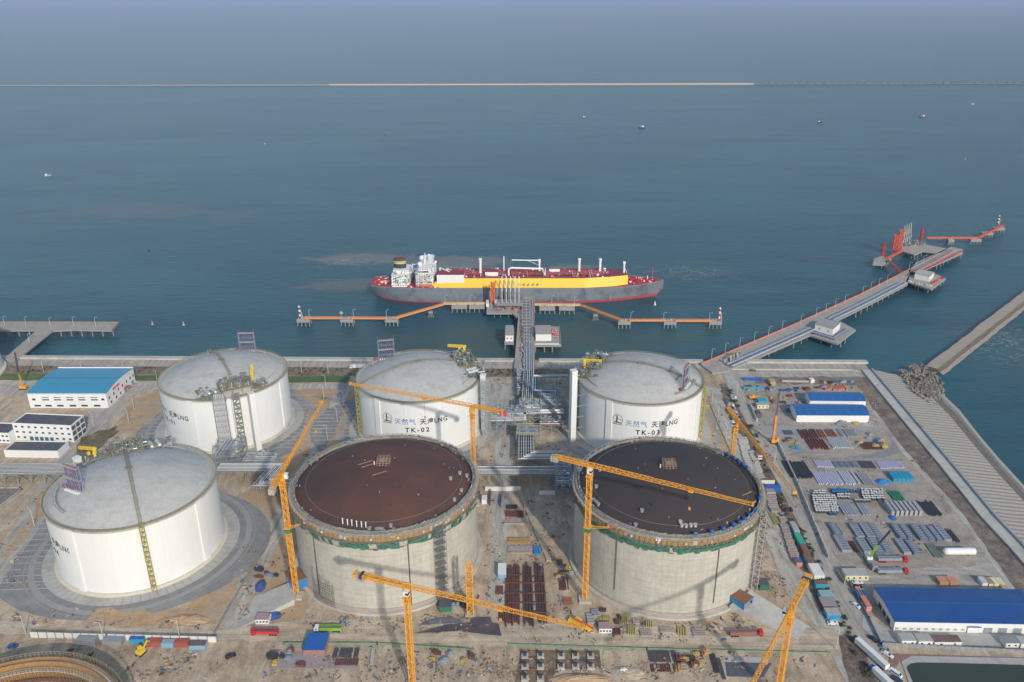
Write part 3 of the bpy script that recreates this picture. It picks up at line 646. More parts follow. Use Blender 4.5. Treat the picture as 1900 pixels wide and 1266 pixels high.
    if text:
        ta, num = text
        wall_text(t, '天然气', 4.5, ta - 11.5, 22.6, RT + .05, bluet, 1.0, .010, 1.12)
        wall_text(t, '天津LNG', 4.6, ta + 14.2, 22.6, RT + .05, blackt, .93, .022, 1.14)
        wall_text(t, 'TK-' + num, 4.5, ta - 1, 16.9, RT + .05, blackt, 1.05, .026, 1.38)
        # round emblem with a tower figure and its small wordmark
        la = ta - 28.0; mb = MB(); r0 = RT + .05
        def arc(a0, a1, ro, ri, n=22):
            for i in range(n):
                u, v = R(a0 + (a1 - a0) * i / n), R(a0 + (a1 - a0) * (i + 1) / n)
                q_ = on_cyl(mb, [(ri * math.cos(u), ri * math.sin(u)), (ro * math.cos(u), ro * math.sin(u)), (ro * math.cos(v), ro * math.sin(v)), (ri * math.cos(v), ri * math.sin(v))], la, r0, 0, 25.6); mb.add(q_, [(0, 1, 2, 3)], 1 if 20 < (a0 + a1) / 2 < 200 else 0)
        arc(-20, 75, 3.5, 3.15); arc(75, 205, 3.5, 3.15)
        for pl in ([(-1.0, -2.4), (-.1, -2.4), (-.1, 2.6), (-.55, 2.9), (-1.0, 2.6)], [(-.1, -2.3), (3.1, -2.3), (3.1, -1.7), (-.1, -1.7)], [(-2.6, -2.3), (-1.0, -2.3), (-1.0, -1.7), (-2.3, -1.7)], [(-.1, .6), (2.9, -.5), (2.9, -.2), (-.1, .95)]):
            mb.add(on_cyl(mb, pl, la, r0, 0, 25.6), [tuple(range(len(pl)))])
        mb.build('emblem', [blackt, redt], t)
        wall_text(t, 'SINOPEC', 1.45, la, 21.9, r0, blackt, 1.15, .02, name='emblem_wordmark')
    return t
T1, T2, T3, T4, T5, T6 = (-198, 515.6), (-63.6, 511.6), (86.9, 507.0), (-201.5, 375.2), (-66, 367), (79.5, 363)
finished_tank('storage_tank', 'white finished gas tank with wide pipe stack and twin shafts down its front', T1, -59, (7, 34, 2), -12.6 + 90, (-51.5, 48.2, 3.6, 41), (-76, 6.5), (-133, '01'), 11, (-3.5, 12, 88, 55, 7, 3.5) and (27, 13, 95, 70, 7, 4))
finished_tank('storage_tank', 'white finished gas tank lettered TK-02, with the lower roof crane reaching left over the sea', T2, 23, (-24.6, 21, 12), -124, (-14, 45.5, 3.2, 43), (4, 6), (-85.8, '02'), 22, (37, 11, 176, 2, 13, 7))
finished_tank('storage_tank', 'white finished gas tank lettered TK-03, rightmost of the northern row', T3, 156, (26, -20, 62), -125.6, (202, 50.5, 3.8, 51.5), (176, 6), (-89.4, '03'), 33, (37, 9, -4, -2, 13, 6))
finished_tank('storage_tank', 'white finished gas tank nearest the lower left, its light grey roof split by a walkway', T4, 118.3, (-22, -14, -26), -19.9, (150, 46, 3.2, 41), None, (-139, '04'), 44, (36, 15, 235, 30, 10, 4))
for (c, a0) in ((T1, 0), (T2, 1), (T3, 2), (T4, 3)):  # paved aprons round each tank
    X, Y = c; mb = MB(); mb.lathe([(RT + 1.9, .16), (RT + 8, .15)], 96, (X, Y)); 
    for k in range(72):
        u = 2 * math.pi * k / 72; mb.beam((X + (RT + 2.2) * math.cos(u), Y + (RT + 2.2) * math.sin(u), .16), (X + (RT + 7.9) * math.cos(u), Y + (RT + 7.9) * math.sin(u), .16), .25, .08, m=1)
    o = mb.build('concrete_apron', [palec, mat('apron_joint', (.3, .28, .26))]); struct(o)
    mb = MB(); mb.lathe([(RT + 11.5, .13), (RT + 14.5, .13)], 96, (X, Y)); mb.lathe([(RT + 16, .13), (RT + 16.5, .13)], 96, (X, Y)); struct(mb.build('paving_ring', mat('ring_grey', (.33, .32, .30), .9, .08, .3)))
    ell = []
    sx_, sy_ = {0: (66, 60), 1: (70, 60), 2: (58, 60), 3: (72, 58)}[a0]; ox = {0: 4, 1: -6, 2: 2, 3: -4}[a0]
    for k in range(64): u = 2 * math.pi * k / 64; ell.append((X + ox + sx_ * math.cos(u), Y - 2 + sy_ * math.sin(u)))
    if a0 == 3:
        ell = [(x, max(y, Y - 60)) for x, y in ell]
    ao = sheet('asphalt_apron', ell, .06 + .004 * a0, mat('blue_grey_asphalt', (.25, .24, .23), .9, .1, .2, dirt=(.31, .295, .275), dscale=.05, speck=.08), px=False)
    mb = MB()
    # pale cross strips on the west side (formwork joints)
    for k in range(-7, 9):
        y = Y + k * 5.2; dx = math.sqrt(max(0, 1 - (k * 5.2 / 58) ** 2)); xa = X + ox - sx_ * dx + 1; xb = X - math.sqrt(max(0, (RT + 8) ** 2 - (k * 5.2) ** 2))
        if xb > xa: mb.beam((xa, y - 1.2, .1), (xb, y, .1), .5, .05)
        xa = X + ox + sx_ * dx - 1; xb = X + math.sqrt(max(0, (RT + 8) ** 2 - (k * 5.2) ** 2))
        if a0 == 0 and xa > xb: mb.beam((xa, y + 1.2, .1), (xb, y, .1), .5, .05)
    struct(mb.build('paving_strips', palec))
# tank cut by the left edge of the picture
t = thing('storage_tank', 'white tank cut off by the left picture edge with a cream base ring', 'tank', (P(19, 706)[0] - 57, P(24, 700)[1], 0), 0)
mb = MB(); mb.lathe([(RT, .02), (RT, HW)], 96); mb.build('wall', white, t, smooth=True)
mb = MB(); mb.lathe([(RT + 2.5, 0), (RT + 2.5, 1.5), (RT, 1.5)], 96); mb.build('foundation', cream, t)
mb = MB(); mb.lathe([(RT - (RT) * i / 14 + .01, dome_z(RT - RT * i / 14, RT, HW, RISE)) for i in range(15)], 64); mb.build('roof', roofm, t, smooth=True)
# ---------------------------------------------------------------- tanks under construction
def cwall_mat():
    m = mat('raw_concrete_wall', (.56, .53, .455), .9, .09, .16, streak=.16)
    nt = m.node_tree; b = nt.nodes['Principled BSDF']; L = nt.links.new
    g = nt.nodes.new('ShaderNodeTexCoord'); src = b.inputs['Base Color'].links[0].from_socket
    def band(sc, det, amt, lo, hi, vec):
        mp = nt.nodes.new('ShaderNodeMapping'); mp.inputs['Scale'].default_value = vec; L(g.outputs['Object'], mp.inputs[0])
        n = nt.nodes.new('ShaderNodeTexNoise'); n.inputs['Scale'].default_value = sc; n.inputs['Detail'].default_value = det; L(mp.outputs[0], n.inputs[0])
        r = nt.nodes.new('ShaderNodeMapRange'); r.inputs[1].default_value = lo; r.inputs[2].default_value = hi; r.inputs[3].default_value = 1 - amt; r.inputs[4].default_value = 1; L(n.outputs[0], r.inputs[0]); return r.outputs[0]
    for args in ((1, 4, .10, .35, .6, (.03, .03, 1.1)), (1, 3, .05, .4, .6, (.7, .7, .3)), (1.5, 5, .10, .35, .55, (.12, .12, 2.8))):
        x = nt.nodes.new('ShaderNodeMix'); x.data_type = 'RGBA'; x.blend_type = 'MULTIPLY'; x.inputs[0].default_value = 1; L(src, x.inputs[6]); L(band(*args), x.inputs[7]); src = x.outputs[2]
    L(src, b.inputs['Base Color']); return m
cwall = cwall_mat()
RB, HB = 47.15, 45.5
def build_tank(label, c, roof_col, net_full, slots, seed):
    rr = random.Random(seed); t = thing('tank_under_construction', label, 'tank', (c[0], c[1], 0), 0)
    mb = MB(); mb.lathe([(RB + 2.6, 0), (RB + 2.6, 1.1), (RB + .02, 1.1)], 120); mb.lathe([(RB + .5, 1.1), (RB + .5, 2.4), (RB, 2.4)], 120, m=1); mb.build('foundation', [concl, mat('pinkish_base', (.42, .33, .28), .9, .1, .4)], t)
    mb = MB(); mb.lathe([(RB, .02), (RB, HB)], 160); mb.build('wall', cwall, t, smooth=True)
    rim = MB(); rim.lathe([(RB + .25, HB - 1.0), (RB + .25, HB), (RB - 1.5, HB + .05), (RB - 1.5, HB + .9), (RB - 1.9, HB + .9), (RB - 1.9, HB - .6)], 140)
    rim.build('wall_rim', mat('rim_concrete', (.33, .295, .25), .9, .2, .5, speck=.3), t)
    dome = MB(); r0 = RB - 1.9; K = 16; prof = [(r0 * (1 - i / K), dome_z(r0 * (1 - i / K), r0, HB - .8, 10.6)) for i in range(K + 1)]; prof[-1] = (.01, prof[-1][1]); dome.lathe(prof, 120)
    dome.build('roof', roof_col, t, smooth=True)
    def dz(r): return dome_z(r, r0, HB - .8, 10.6)
    ring = MB(); n = 110
    for i in range(n):
        u, v = 2 * math.pi * i / n, 2 * math.pi * (i + 1) / n; q = 39.8; ring.beam((q * math.cos(u), q * math.sin(u), dz(q) + .12), (q * math.cos(v), q * math.sin(v), dz(q) + .12), .15, .12)
    ring.build('roof_rail', mat('pale_hose', (.27, .22, .17)), t)
    # formwork platform ring with timber face
    fw = MB(); zt = HB - 1.2; n = 120
    fw.lathe([(RB + .1, zt - 3.0), (RB + 1.9, zt - 3.0), (RB + 1.9, zt - 2.85), (RB + .1, zt - 2.85)], 120, m=1)
    fw.lathe([(RB + .1, zt + .5), (RB + 1.5, zt + .5), (RB + 1.5, zt + .62), (RB + .1, zt + .62)], 120, m=2)
    for i in range(n):
        u = 2 * math.pi * i / n; cu, su = math.cos(u), math.sin(u)
        if rr.random() < .86: fw.box((RB + .28) * cu, (RB + .28) * su, zt - 2.9, .35, 2.3, rr.uniform(2.2, 3.2), u, m=0)
        fw.beam(((RB + 1.8) * cu, (RB + 1.8) * su, zt - 3), ((RB + 1.8) * cu, (RB + 1.8) * su, zt + 1.5), .16, m=3)
        fw.beam(((RB + .1) * cu, (RB + .1) * su, zt - 5), ((RB + 1.8) * cu, (RB + 1.8) * su, zt - 3), .16, m=3)
        if i % 5 == 0: fw.box((RB + 1.0) * cu, (RB + 1.0) * su, zt - 1.6, .5, .9, .9, u, m=4)
        if i % 9 == 4: fw.box((RB + .8) * cu, (RB + .8) * su, zt - .4, 1.2, rr.uniform(2, 6), rr.uniform(.5, 1.2), u, m=rr.choice([2, 4, 5]))
    fw.build('formwork_platform', [mat('form_timber', (.38, .24, .10), .8, .25, 1.2), mat('form_deck', (.20, .20, .18), .8, .2, 1), mat('form_planks', (.45, .40, .33), .8, .2, 1), mat('form_bracket', (.30, .20, .09), .7, .3, 1), white2, mat('pink_sheet', (.45, .25, .22))], t)
    net = MB(); n = 150
    for i in range(n):
        u, v = 2 * math.pi * i / n, 2 * math.pi * (i + 1) / n; deg = math.degrees(u)
        if rr.random() < net_full: top, bt = zt - 3.0 - rr.uniform(0, .5), zt - 6.2 - rr.uniform(0, 1.4)
        else: top, bt = zt - 5.8, zt - 6.8 - rr.uniform(0, .8)
        ra, rb = RB + 1.95, RB + rr.uniform(.35, .9)
        net.add([(ra * math.cos(u), ra * math.sin(u), top), (ra * math.cos(v), ra * math.sin(v), top), (rb * math.cos(v), rb * math.sin(v), bt), (rb * math.cos(u), rb * math.sin(u), bt)], [(3, 2, 1, 0)])
        if rr.random() < net_full * .7:
            a_, b_ = u + .004, v - .004; net.add([((RB + 2.0) * math.cos(a_), (RB + 2.0) * math.sin(a_), zt + rr.uniform(-2.6, -1.8)), ((RB + 2.0) * math.cos(b_), (RB + 2.0) * math.sin(b_), zt + rr.uniform(-2.6, -1.8)), ((RB + 2.0) * math.cos(b_), (RB + 2.0) * math.sin(b_), zt - 3), ((RB + 2.0) * math.cos(a_), (RB + 2.0) * math.sin(a_), zt - 3)], [(3, 2, 1, 0)])
        if rr.random() < .5: net.beam(((RB - 1.2) * math.cos(u), (RB - 1.2) * math.sin(u), HB + .95), ((RB - 1.2) * math.cos(v), (RB - 1.2) * math.sin(v), HB + rr.uniform(.9, 1.6)), .5, .3, m=rr.choice([0, 1, 2]))
    net.build('safety_net', [mat('faded_net', (.045, .19, .13), .85, .35, .8, dirt=(.22, .25, .20), dscale=.5, dlo=.5, dhi=.7), palec, steel], t)
    rl = MB(); rail_ring(rl, RB - .3, HB, 130, 1.3, .16); rl.build('railing', mat('rim_rail', (.36, .33, .28), .7, .2, 1), t)
    sl_ = MB()
    for s_, z0, z1 in slots:
        u = R(s_); sl_.beam(((RB + .12) * math.cos(u), (RB + .12) * math.sin(u), z0), ((RB + .12) * math.cos(u), (RB + .12) * math.sin(u), z1), .55, .3)
    sl_.build('tendon_slot', mat('slot_dark', (.11, .10, .09)), t)
    fm_ = [palec, steel, mat('pink_sheet', (.45, .25, .22)), dark, mat('rim_clutter', (.22, .20, .17))]
    for i in range(72):
        nz = MB(); u = rr.uniform(0, 6.283); r_ = RB - rr.choice([1.7, 2.2, 2.6, rr.uniform(2.4, 5)]); x, y = r_ * math.cos(u), r_ * math.sin(u); s_ = rr.uniform(.3, .75); nz.box(x, y, dz(r_), s_, s_ * rr.uniform(1, 2.4), rr.uniform(.3, 1.1), u, m=rr.choice([0, 1, 2, 3, 4, 4])); nz.build('roof_fitting', fm_, t)
    for i in range(22):
        nz = MB(); u = rr.uniform(0, 6.283); r_ = RB * math.sqrt(rr.random()) * .85; x, y = r_ * math.cos(u), r_ * math.sin(u); nz.box(x, y, dz(r_), rr.uniform(.3, .8), rr.uniform(.3, .8), rr.uniform(.2, .7), u, m=rr.choice([1, 3, 4])); nz.build('roof_fitting', fm_, t)
    return t, dz
def dome_mat(name, c1, c2, sc):
    m = mat(name, c1, .85, .10, .5, dirt=c2, dscale=sc, dlo=.38, dhi=.66, streak=0); nt = m.node_tree; return m
rb1 = dome_mat('rusted_dome', (.075, .042, .035), (.150, .058, .038), .028); rb2 = dome_mat('dark_dome', (.050, .040, .039), (.064, .044, .040), .03)
t5, dz5 = build_tank('raw concrete tank under construction with a reddish brown steel dome, left one of the pair', T5, rb1, .55, [(-129, 1, 38), (-69.5, 2, 38)], 5)
t6, dz6 = build_tank('raw concrete tank under construction with a near black steel dome, right one of the pair', T6, rb2, .95, [(-129.4, 8, 38), (-69.1, 6, 37)], 6)
# scaffold cages on top of the domes
def cage(par, dz, seed):
    rr = random.Random(seed); mb = MB(); z0 = dz(0) - .3
    for i in range(5):
        for j in range(5):
            if (i, j) in ((0, 0), (4, 0), (0, 4), (4, 4)): continue
            h = 4.2 - .7 * max(abs(i - 2), abs(j - 2)) + rr.uniform(-.5, .4); mb.beam((i * 1.6 - 3.2, j * 1.6 - 3.2, z0), (i * 1.6 - 3.2, j * 1.6 - 3.2, z0 + h), .16)
    for z_ in (1.1, 2.2, 3.1):
        for i in range(5): mb.beam((-3.2, i * 1.6 - 3.2, z0 + z_), (3.2, i * 1.6 - 3.2, z0 + z_), .14); mb.beam((i * 1.6 - 3.2, -3.2, z0 + z_), (i * 1.6 - 3.2, 3.2, z0 + z_), .14)
    mb.box(.3, .2, z0 + 2.2, 3.4, 3, .15, m=1); mb.box(-1, -1.5, z0 + 3.1, 2, 1.4, .12, m=1); mb.tube((-4.6, -1, z0), (-4.6, -1, z0 + 2.2), .3, 7, m=2)
    return mb.build('dome_scaffold', [mat('scaffold_pink', (.36, .24, .19)), wood, white2], par)
cage(t5, dz5, 1); cage(t6, dz6, 2)
def on_roof(px, py, c, dz):
    z = HB + 5
    for _ in range(5): x, y = P(px, py, z); z = dz(min(44, math.hypot(x - c[0], y - c[1])))
    return x, y, z
def roof_group(par, c, dz, pts, kind, name, m):
    for (px, py) in pts:
        x, y, z = on_roof(px, py, c, dz); mb = MB(); x -= c[0]; y -= c[1]
        if kind == 'post': mb.tube((x, y, z - .1), (x, y, z + 2.8), .28, 6); mb.tube((x, y, z + 2.8), (x, y, z + 3.1), .4, 6)
        elif kind == 'drum': mb.tube((x - .9, y, z + .9), (x + .9, y, z + .9), .95, 12); mb.box(x, y, z - .1, 2.4, 1.3, .4)
        elif kind == 'nozzle': mb.tube((x, y, z - .1), (x, y, z + 1.2), .75, 10); mb.tube((x, y, z + 1.2), (x, y, z + 1.45), 1.0, 10)
        elif kind == 'plank': mb.beam((x - 3, y - 2, z + .5), (x + 3.4, y + 2.4, z + .35), .6, .2)
        mb.build(name, m, par)
roof_group(t5, T5, dz5, [(636, 971), (645, 973), (653, 974), (662, 976), (671, 977), (679, 978)], 'post', 'vent_pipe', white2)
roof_group(t5, T5, dz5, [(853, 880), (836, 890), (856, 912), (843, 929), (866, 885), (725, 976), (685, 984), (699, 985), (704, 984), (709, 985)], 'nozzle', 'nozzle', mat('nozzle_grey', (.35, .33, .30)))
roof_group(t5, T5, dz5, [(678, 860), (683, 865), (703, 880)], 'plank', 'plank', mat('rusty_bar', (.42, .20, .12)))
roof_group(t6, T6, dz6, [(1265, 975), (1273, 976), (1282, 975), (1290, 975), (1262, 969)], 'nozzle', 'nozzle', palec)
roof_group(t6, T6, dz6, [(1179, 976), (1191, 949), (1113, 874), (1106, 905), (1110, 938), (1106, 934), (1101, 930)], 'nozzle', 'nozzle', steel)
roof_group(t6, T6, dz6, [(1384, 918)], 'plank', 'plank', wood)
for i, a in enumerate([-84, -74, -66, -58, -53, -48, -42, -35, -20, 16, 21, 26, 31, 36]):
    mb = MB(); u = R(a); x, y = (RB - 1.6) * math.cos(u), (RB - 1.6) * math.sin(u); mb.tube((x - .9 * math.sin(-u), y - .9 * math.cos(u), HB + 1.5), (x + .9 * math.sin(-u), y + .9 * math.cos(u), HB + 1.5), .72, 12); mb.box(x, y, HB + .3, 1.2, 2.2, .5, u, m=1)
    mb.build('winch_drum', [blue, dark], t6)
# ring of the next tank at the lower left
rc = V(*P(110, 1215, 12.5)); rcx, rcy = rc.x - 3, rc.y - 49.5
t = thing('tank_ring', 'low curved ring of a new tank with timber formwork at the lower left corner', 'tank ring', (rcx, rcy, 0)); t.scale = (1, 1, 1.75)
mb = MB(); mb.lathe([(47.4, 0), (47.4, 6.6), (45.9, 6.6), (45.9, 0)], 140); mb.build('wall', concl, t)
mb = MB(); mb.lathe([(47.5, 3.6), (50.2, 3.6), (50.2, 3.8), (47.5, 3.8)], 140, m=1); mb.lathe([(47.6, 6.4), (49.2, 6.4), (49.2, 6.6), (47.6, 6.6)], 140, m=2); mb.lathe([(47.7, 2.5), (47.7, 7.4), (48.0, 7.4), (48.0, 2.5)], 140, m=0)
mb.lathe([(45.7, 2.0), (45.7, 7.2), (45.4, 7.2), (45.4, 2.0)], 140, m=0); mb.lathe([(45.4, 5.2), (43.2, 5.2), (43.2, 5.4), (45.4, 5.4)], 140, m=2); mb.lathe([(43.2, 3.0), (41.3, 3.0), (41.3, 3.2), (43.2, 3.2)], 140, m=1)
for i in range(180):
    u = 2 * math.pi * i / 180; c_, s_ = math.cos(u), math.sin(u)
    mb.beam((50 * c_, 50 * s_, 2.4), (50 * c_, 50 * s_, 7.8), .14, m=3); mb.beam((43.3 * c_, 43.3 * s_, 0), (43.3 * c_, 43.3 * s_, 6.6), .14, m=3); mb.beam((45.3 * c_, 45.3 * s_, 3.2), (41.4 * c_, 41.4 * s_, 3.0), .16, m=4); mb.beam((47.6 * c_, 47.6 * s_, 5.2), (50 * c_, 50 * s_, 3.6), .2, m=4)
mb.build('formwork', [mat('form_orange', (.36, .20, .08), .8, .2, 1), mat('form_brown', (.24, .13, .08), .8, .3, 1), mat('form_planks', (.45, .4, .33)), dark, wood], t)
mb = MB(); rail_ring(mb, 50.1, 6.6, 150, 1.2, .12); rail_ring(mb, 43.2, 5.4, 150, 1.1, .12); mb.build('railing', mat('gold_rail', (.38, .29, .14)), t)
mb = MB(); mb.lathe([(45.4, .12), (.01, .12)], 80); mb.build('floor_slab', concg, t)
# ================================================================ TOWER CRANES
cabw = mat('cab_white', (.80, .80, .78), .4, .03, 1); cwt = mat('counterweight_grey', (.42, .38, .34), .8, .15, .6); crange = mat('crane_red_end', (.60, .10, .06), .5, .1, 1)
def tower_crane(label, base, zj, tip, ctr, trolley=.6, mw=2.0, jw=1.7, jh=1.6, m=crane_y, end=None, stripes=False, name='tower_crane', tie=None, group='tower cranes on the site', hook=9):
    t = thing(name, label, 'crane', (base[0], base[1], 0), 0, group)
    B = V(base[0], base[1], 0); d = V(tip[0] - base[0], tip[1] - base[1], 0); Lj = d.length; d.normalize(); c = V(ctr[0] - base[0], ctr[1] - base[1], 0).length
    mb = MB(); mb.truss((0, 0, 0), (0, 0, zj - 3.2), mw, mw, 2.4, .25, up=(d.x, d.y, 0)); mb.build('mast', m, t)
    mb = MB(); mb.box(0, 0, -.3, 6, 6, 1.3); mb.build('base', concl, t)
    a = math.atan2(d.y, d.x)
    mb = MB(); mb.tube((0, 0, zj - 3.2), (0, 0, zj - 2.2), 1.7, 12); mb.box(0, 0, zj - 2.2, 2.4, 2.4, 2.4, a); mb.box(0, 0, zj - 5.6, 3.0, 3.0, .4, a); mb.box(0, 0, zj - 7.5, 2.6, 2.6, .3, a); mb.build('slewing_unit', m, t)
    mb = MB(); k = 5 if Lj > 40 else 3
    for i in range(k):   # the jib gets shallower towards its tip
        p, q = Lj * i / k, Lj * (i + 1) / k; h_ = jh * (1.25 - .65 * i / k); w_ = jw
        mb.truss(V(0, 0, zj + h_ / 2) + d * p, V(0, 0, zj + h_ / 2) + d * q, w_, h_, 1.9, .20 - .015 * i, tri=True)
    mb.box(d.x * Lj, d.y * Lj, zj - .3, .8, jw + .4, 1.4, a); mb.build('jib', m, t)
    mb = MB(); mb.truss(V(0, 0, zj + .6), V(0, 0, zj + .6) - d * (c - 2), jw + .4, 1.3, 1.8, .26)
    if stripes:
        for i in range(3): mb.box(-d.x * (c - 3 * i), -d.y * (c - 3 * i), zj - .2, 1.2, jw + 1.8, 1.7, a, m=1 if i % 2 else 0)
    mb.build('counter_jib', [m, dark], t)
    mb = MB()
    for i in range(3): mb.box(-d.x * (c - 1 - 1.2 * i), -d.y * (c - 1 - 1.2 * i), zj - 1.8, 1.0, jw + .9, 2.9, a, m=i % 2)
    mb.build('counterweight', [end or cwt, cwt], t)
    s = V(-d.y, d.x, 0) * -1.0
    mb = MB(); p = s * 1.9 + d * .8; mb.box(p.x, p.y, zj - 2.6, 2.2, 1.8, 2.3, a); o = mb.build('cab', cabw, t)
    mb = MB(); p2 = p + d * .55; mb.box(p2.x, p2.y, zj - 2.0, 1.2, 1.86, 1.1, a); mb.build('cab_window', glass, o)
    mb = MB(); q = d * (Lj * trolley); mb.box(q.x, q.y, zj - .9, 2.2, 1.7, .8, a); mb.build('trolley', m, t)
    mb = MB(); mb.beam(q + V(0, 0, zj - .9), q + V(0, 0, zj - hook), .09); mb.box(q.x, q.y, zj - hook - 1.1, .9, .6, 1.2, a, m=1); mb.build('hook_block', [dark, m], t)
    if tie:
        mb = MB(); tz, tx, ty = tie; mb.box(0, 0, tz, mw + 1.2, mw + 1.2, .5, a); mb.beam((mw / 2, .9, tz), (tx - base[0], ty - base[1], tz), .25); mb.beam((mw / 2, -.9, tz), (tx - base[0], ty - base[1], tz), .25); mb.build('wall_tie', m, t)
        mb = MB(); mb.box(0, 0, tz - 2.2, mw + 1.4, mw + 1.4, 1.6, a); mb.build('safety_net', green, t)
    return t
tower_crane('orange tower crane whose jib spans above the near black dome', (35.6, 328.6), 76.5, P(1397, 937, 76.5), P(1030, 840, 76.5), .64, tie=(43, 50, 328))
tower_crane('orange tower crane left of the reddish brown dome, jib pointing away to the sea', (-107.8, 331.9), 71, (-104.5, 405), (-107.9, 316), .8, tie=(41, -98, 338))
tower_crane('orange tower crane with striped counterweight in front of the left concrete tank', (-43.6, 273), 53.5, P(1082, 1165, 53.5), P(672, 1055, 53.5), .55, stripes=True, hook=5)
c4b = (111.5, 264.5); d4 = (V(124.8, 284.3, 0) - V(*c4b, 0)).normalized()
tower_crane('orange tower crane at the lower right with its jib running out of the picture', c4b, 48.5, (c4b[0] - d4.x * 58, c4b[1] - d4.y * 58), (c4b[0] + d4.x * 24, c4b[1] + d4.y * 24), .5, stripes=True, hook=4)
c5 = (123.5, 404); tip5 = P(1474, 915, 60)
d5 = V(tip5[0] - c5[0], tip5[1] - c5[1], 0).normalized()
tower_crane('orange tower crane behind the near black dome, jib reaching over the container strip', c5, 60, tip5, (P(1361, 757, 60)), .4, mw=1.9, end=crange)
tower_crane('thin orange tower crane in front of the TK-02 tank', (-22.5, 413), 64, P(650, 713, 64), P(944, 762, 64), .38, mw=1.9, jw=1.5, end=crange, hook=12)
# mast section standing without a jib
t = thing('crane_mast', 'bare tapering orange crane mast without a jib beside the left concrete tank', 'crane mast', (*P(873, 1140), 0))
mb = MB(); mb.truss((0, 0, 0), (0, 0, 30), 2.9, 2.9, 2.4, .34); 
for k in range(12): mb.box(0, 0, 2.4 * k, 2.8, .3, .25)
mb.build('mast', crane_y, t); mb = MB(); mb.box(0, 0, -.2, 5, 5, 1.0); mb.build('base', conc, t)
# ================================================================ SHIP
gh = mat('hull_grey', (.20, .22, .25), .5, .06, .15, dirt=(.13, .145, .165), dscale=.08); boot = mat('boot_topping_red', (.42, .06, .06), .6, .1, .2); yh = mat('trunk_yellow', (.85, .53, .02), .5, .04, .3); shw = mat('ship_white', (.86, .85, .82), .4, .03, .4, streak=.08)
ship = thing('gas_carrier', 'long grey hulled gas carrier with yellow trunk and red deck moored at the jetty', 'ship', (6, 796.5, -5), R(-.6))
st = [(-147, 14, 3, 4), (-143, 15, 6.5, 3), (-135, 18.5, 11, .6), (-120, 21.5, 17, -1), (-100, 22.8, 21.5, -1), (-75, 23, 23, -1), (60, 23, 23, -1), (85, 22.3, 20, -1), (105, 19.5, 15, -1), (122, 14.5, 8.5, -1), (134, 9, 3.6, -1), (141, 5, .6, 1), (147.5, .5, .2, 8)]
def hull_z(x): return 15 + max(0, (x - 95) / 52) * 1.2
mb = MB(); rows = []
for x, bd, bw, zb in st:
    zd = hull_z(x); bt = 1.4 + 1.6 * max(0, (x + 20) / 160); zq = max(bt, zb + .01)
    half = [(0, zb - .5), (bw * .96, zb - .5), (bw, zq), ((bw + bd) / 2 + (bd - bw) * .12, zq + (zd - zq) * .5), (bd, zd)]
    rows.append([(x, -y, z) for y, z in half[::-1]] + [(x, y, z) for y, z in half])
k = len(rows[0]); vs = [v for r in rows for v in r]; fs, ms = [], []
for i in range(len(rows) - 1):
    for j in range(k - 1):
        fs.append((i * k + j, i * k + j + 1, (i + 1) * k + j + 1, (i + 1) * k + j)); ms.append(1 if j in (2, 3, 5, 6) else 0)
fs.append(tuple(range(k))); ms.append(0); mb.add(vs, fs); mb.m = ms
o = mb.build('hull', [gh, boot], ship, smooth=True); smooth_by_angle(o, 25)
mb = MB(); pts = [(x, -bd + .3) for x, bd, _, _ in st] + [(x, bd - .3) for x, bd, _, _ in st[::-1]]
n = len(st); vs = [(x, -bd + .3, hull_z(x) + .02) for x, bd, _, _ in st] + [(x, bd - .3, hull_z(x) + .02) for x, bd, _, _ in st]
mb.add(vs, [(i, i + 1, n + i + 1, n + i) for i in range(n - 1)]); mb.build('deck', mat('deck_red_bright', (.42, .045, .05), .6, .2, .5), ship)
mb = MB()
for sg in (-1, 1):
    for i in range(n - 1):
        a, b = st[i], st[i + 1]; mb.beam((a[0], sg * (a[1] - .15), hull_z(a[0]) + .5), (b[0], sg * (b[1] - .15), hull_z(b[0]) + .5), .2, 1.0)
mb.build('bulwark', [gh], ship)
# trunk deck: sloping yellow sides with a dark red top
tp = [(-90, 15.5, 19.5, 15.6), (-76, 16, 20.5, 23.5), (-60, 16.4, 20.5, 23.8), (66, 16.4, 20.5, 23.8), (96, 12, 15.5, 24.2), (110, 8.5, 11.5, 24.4)]
mb = MB(); vs = []
for x, t_, b_, z_ in tp: vs += [(x, -b_, 15.1 + max(0, (x - 95) / 52) * 2.4), (x, -t_, z_), (x, t_, z_), (x, b_, 15.1 + max(0, (x - 95) / 52) * 2.4)]
fs = []; ms = []
for i in range(len(tp) - 1):
    for j in range(3): fs.append((i * 4 + j, (i + 1) * 4 + j, (i + 1) * 4 + j + 1, i * 4 + j + 1)); ms.append(1 if j == 1 else 0)
fs += [(0, 1, 2, 3), tuple(len(vs) - 4 + q for q in (3, 2, 1, 0))]; ms += [0, 0]
mb.add(vs, fs); mb.m = ms; mb.build('trunk', [yh, dred], ship)
mb = MB(); rr = random.Random(3)
for y in (-7, -4.5, -2, 1, 5): mb.tube((-75, y, 24.9), (88, y, 24.9), .45 if y != 1 else .7, 6, 0)
mb.box(6, 9, 24, 150, 2.2, 1.1, m=0)
for i in range(260): mb.box(rr.uniform(-74, 92), rr.uniform(-14, 14), 23.9, rr.uniform(.6, 3), rr.uniform(.5, 2.2), rr.uniform(.6, 2.2), m=rr.choice([0, 0, 1, 1, 2, 3, 4]))
for i in range(30): x = rr.uniform(-70, 88); mb.tube((x, rr.uniform(-14, 0), 25.2), (x, rr.uniform(0, 14), 25.2), .3, 6, rr.choice([0, 2, 3]))
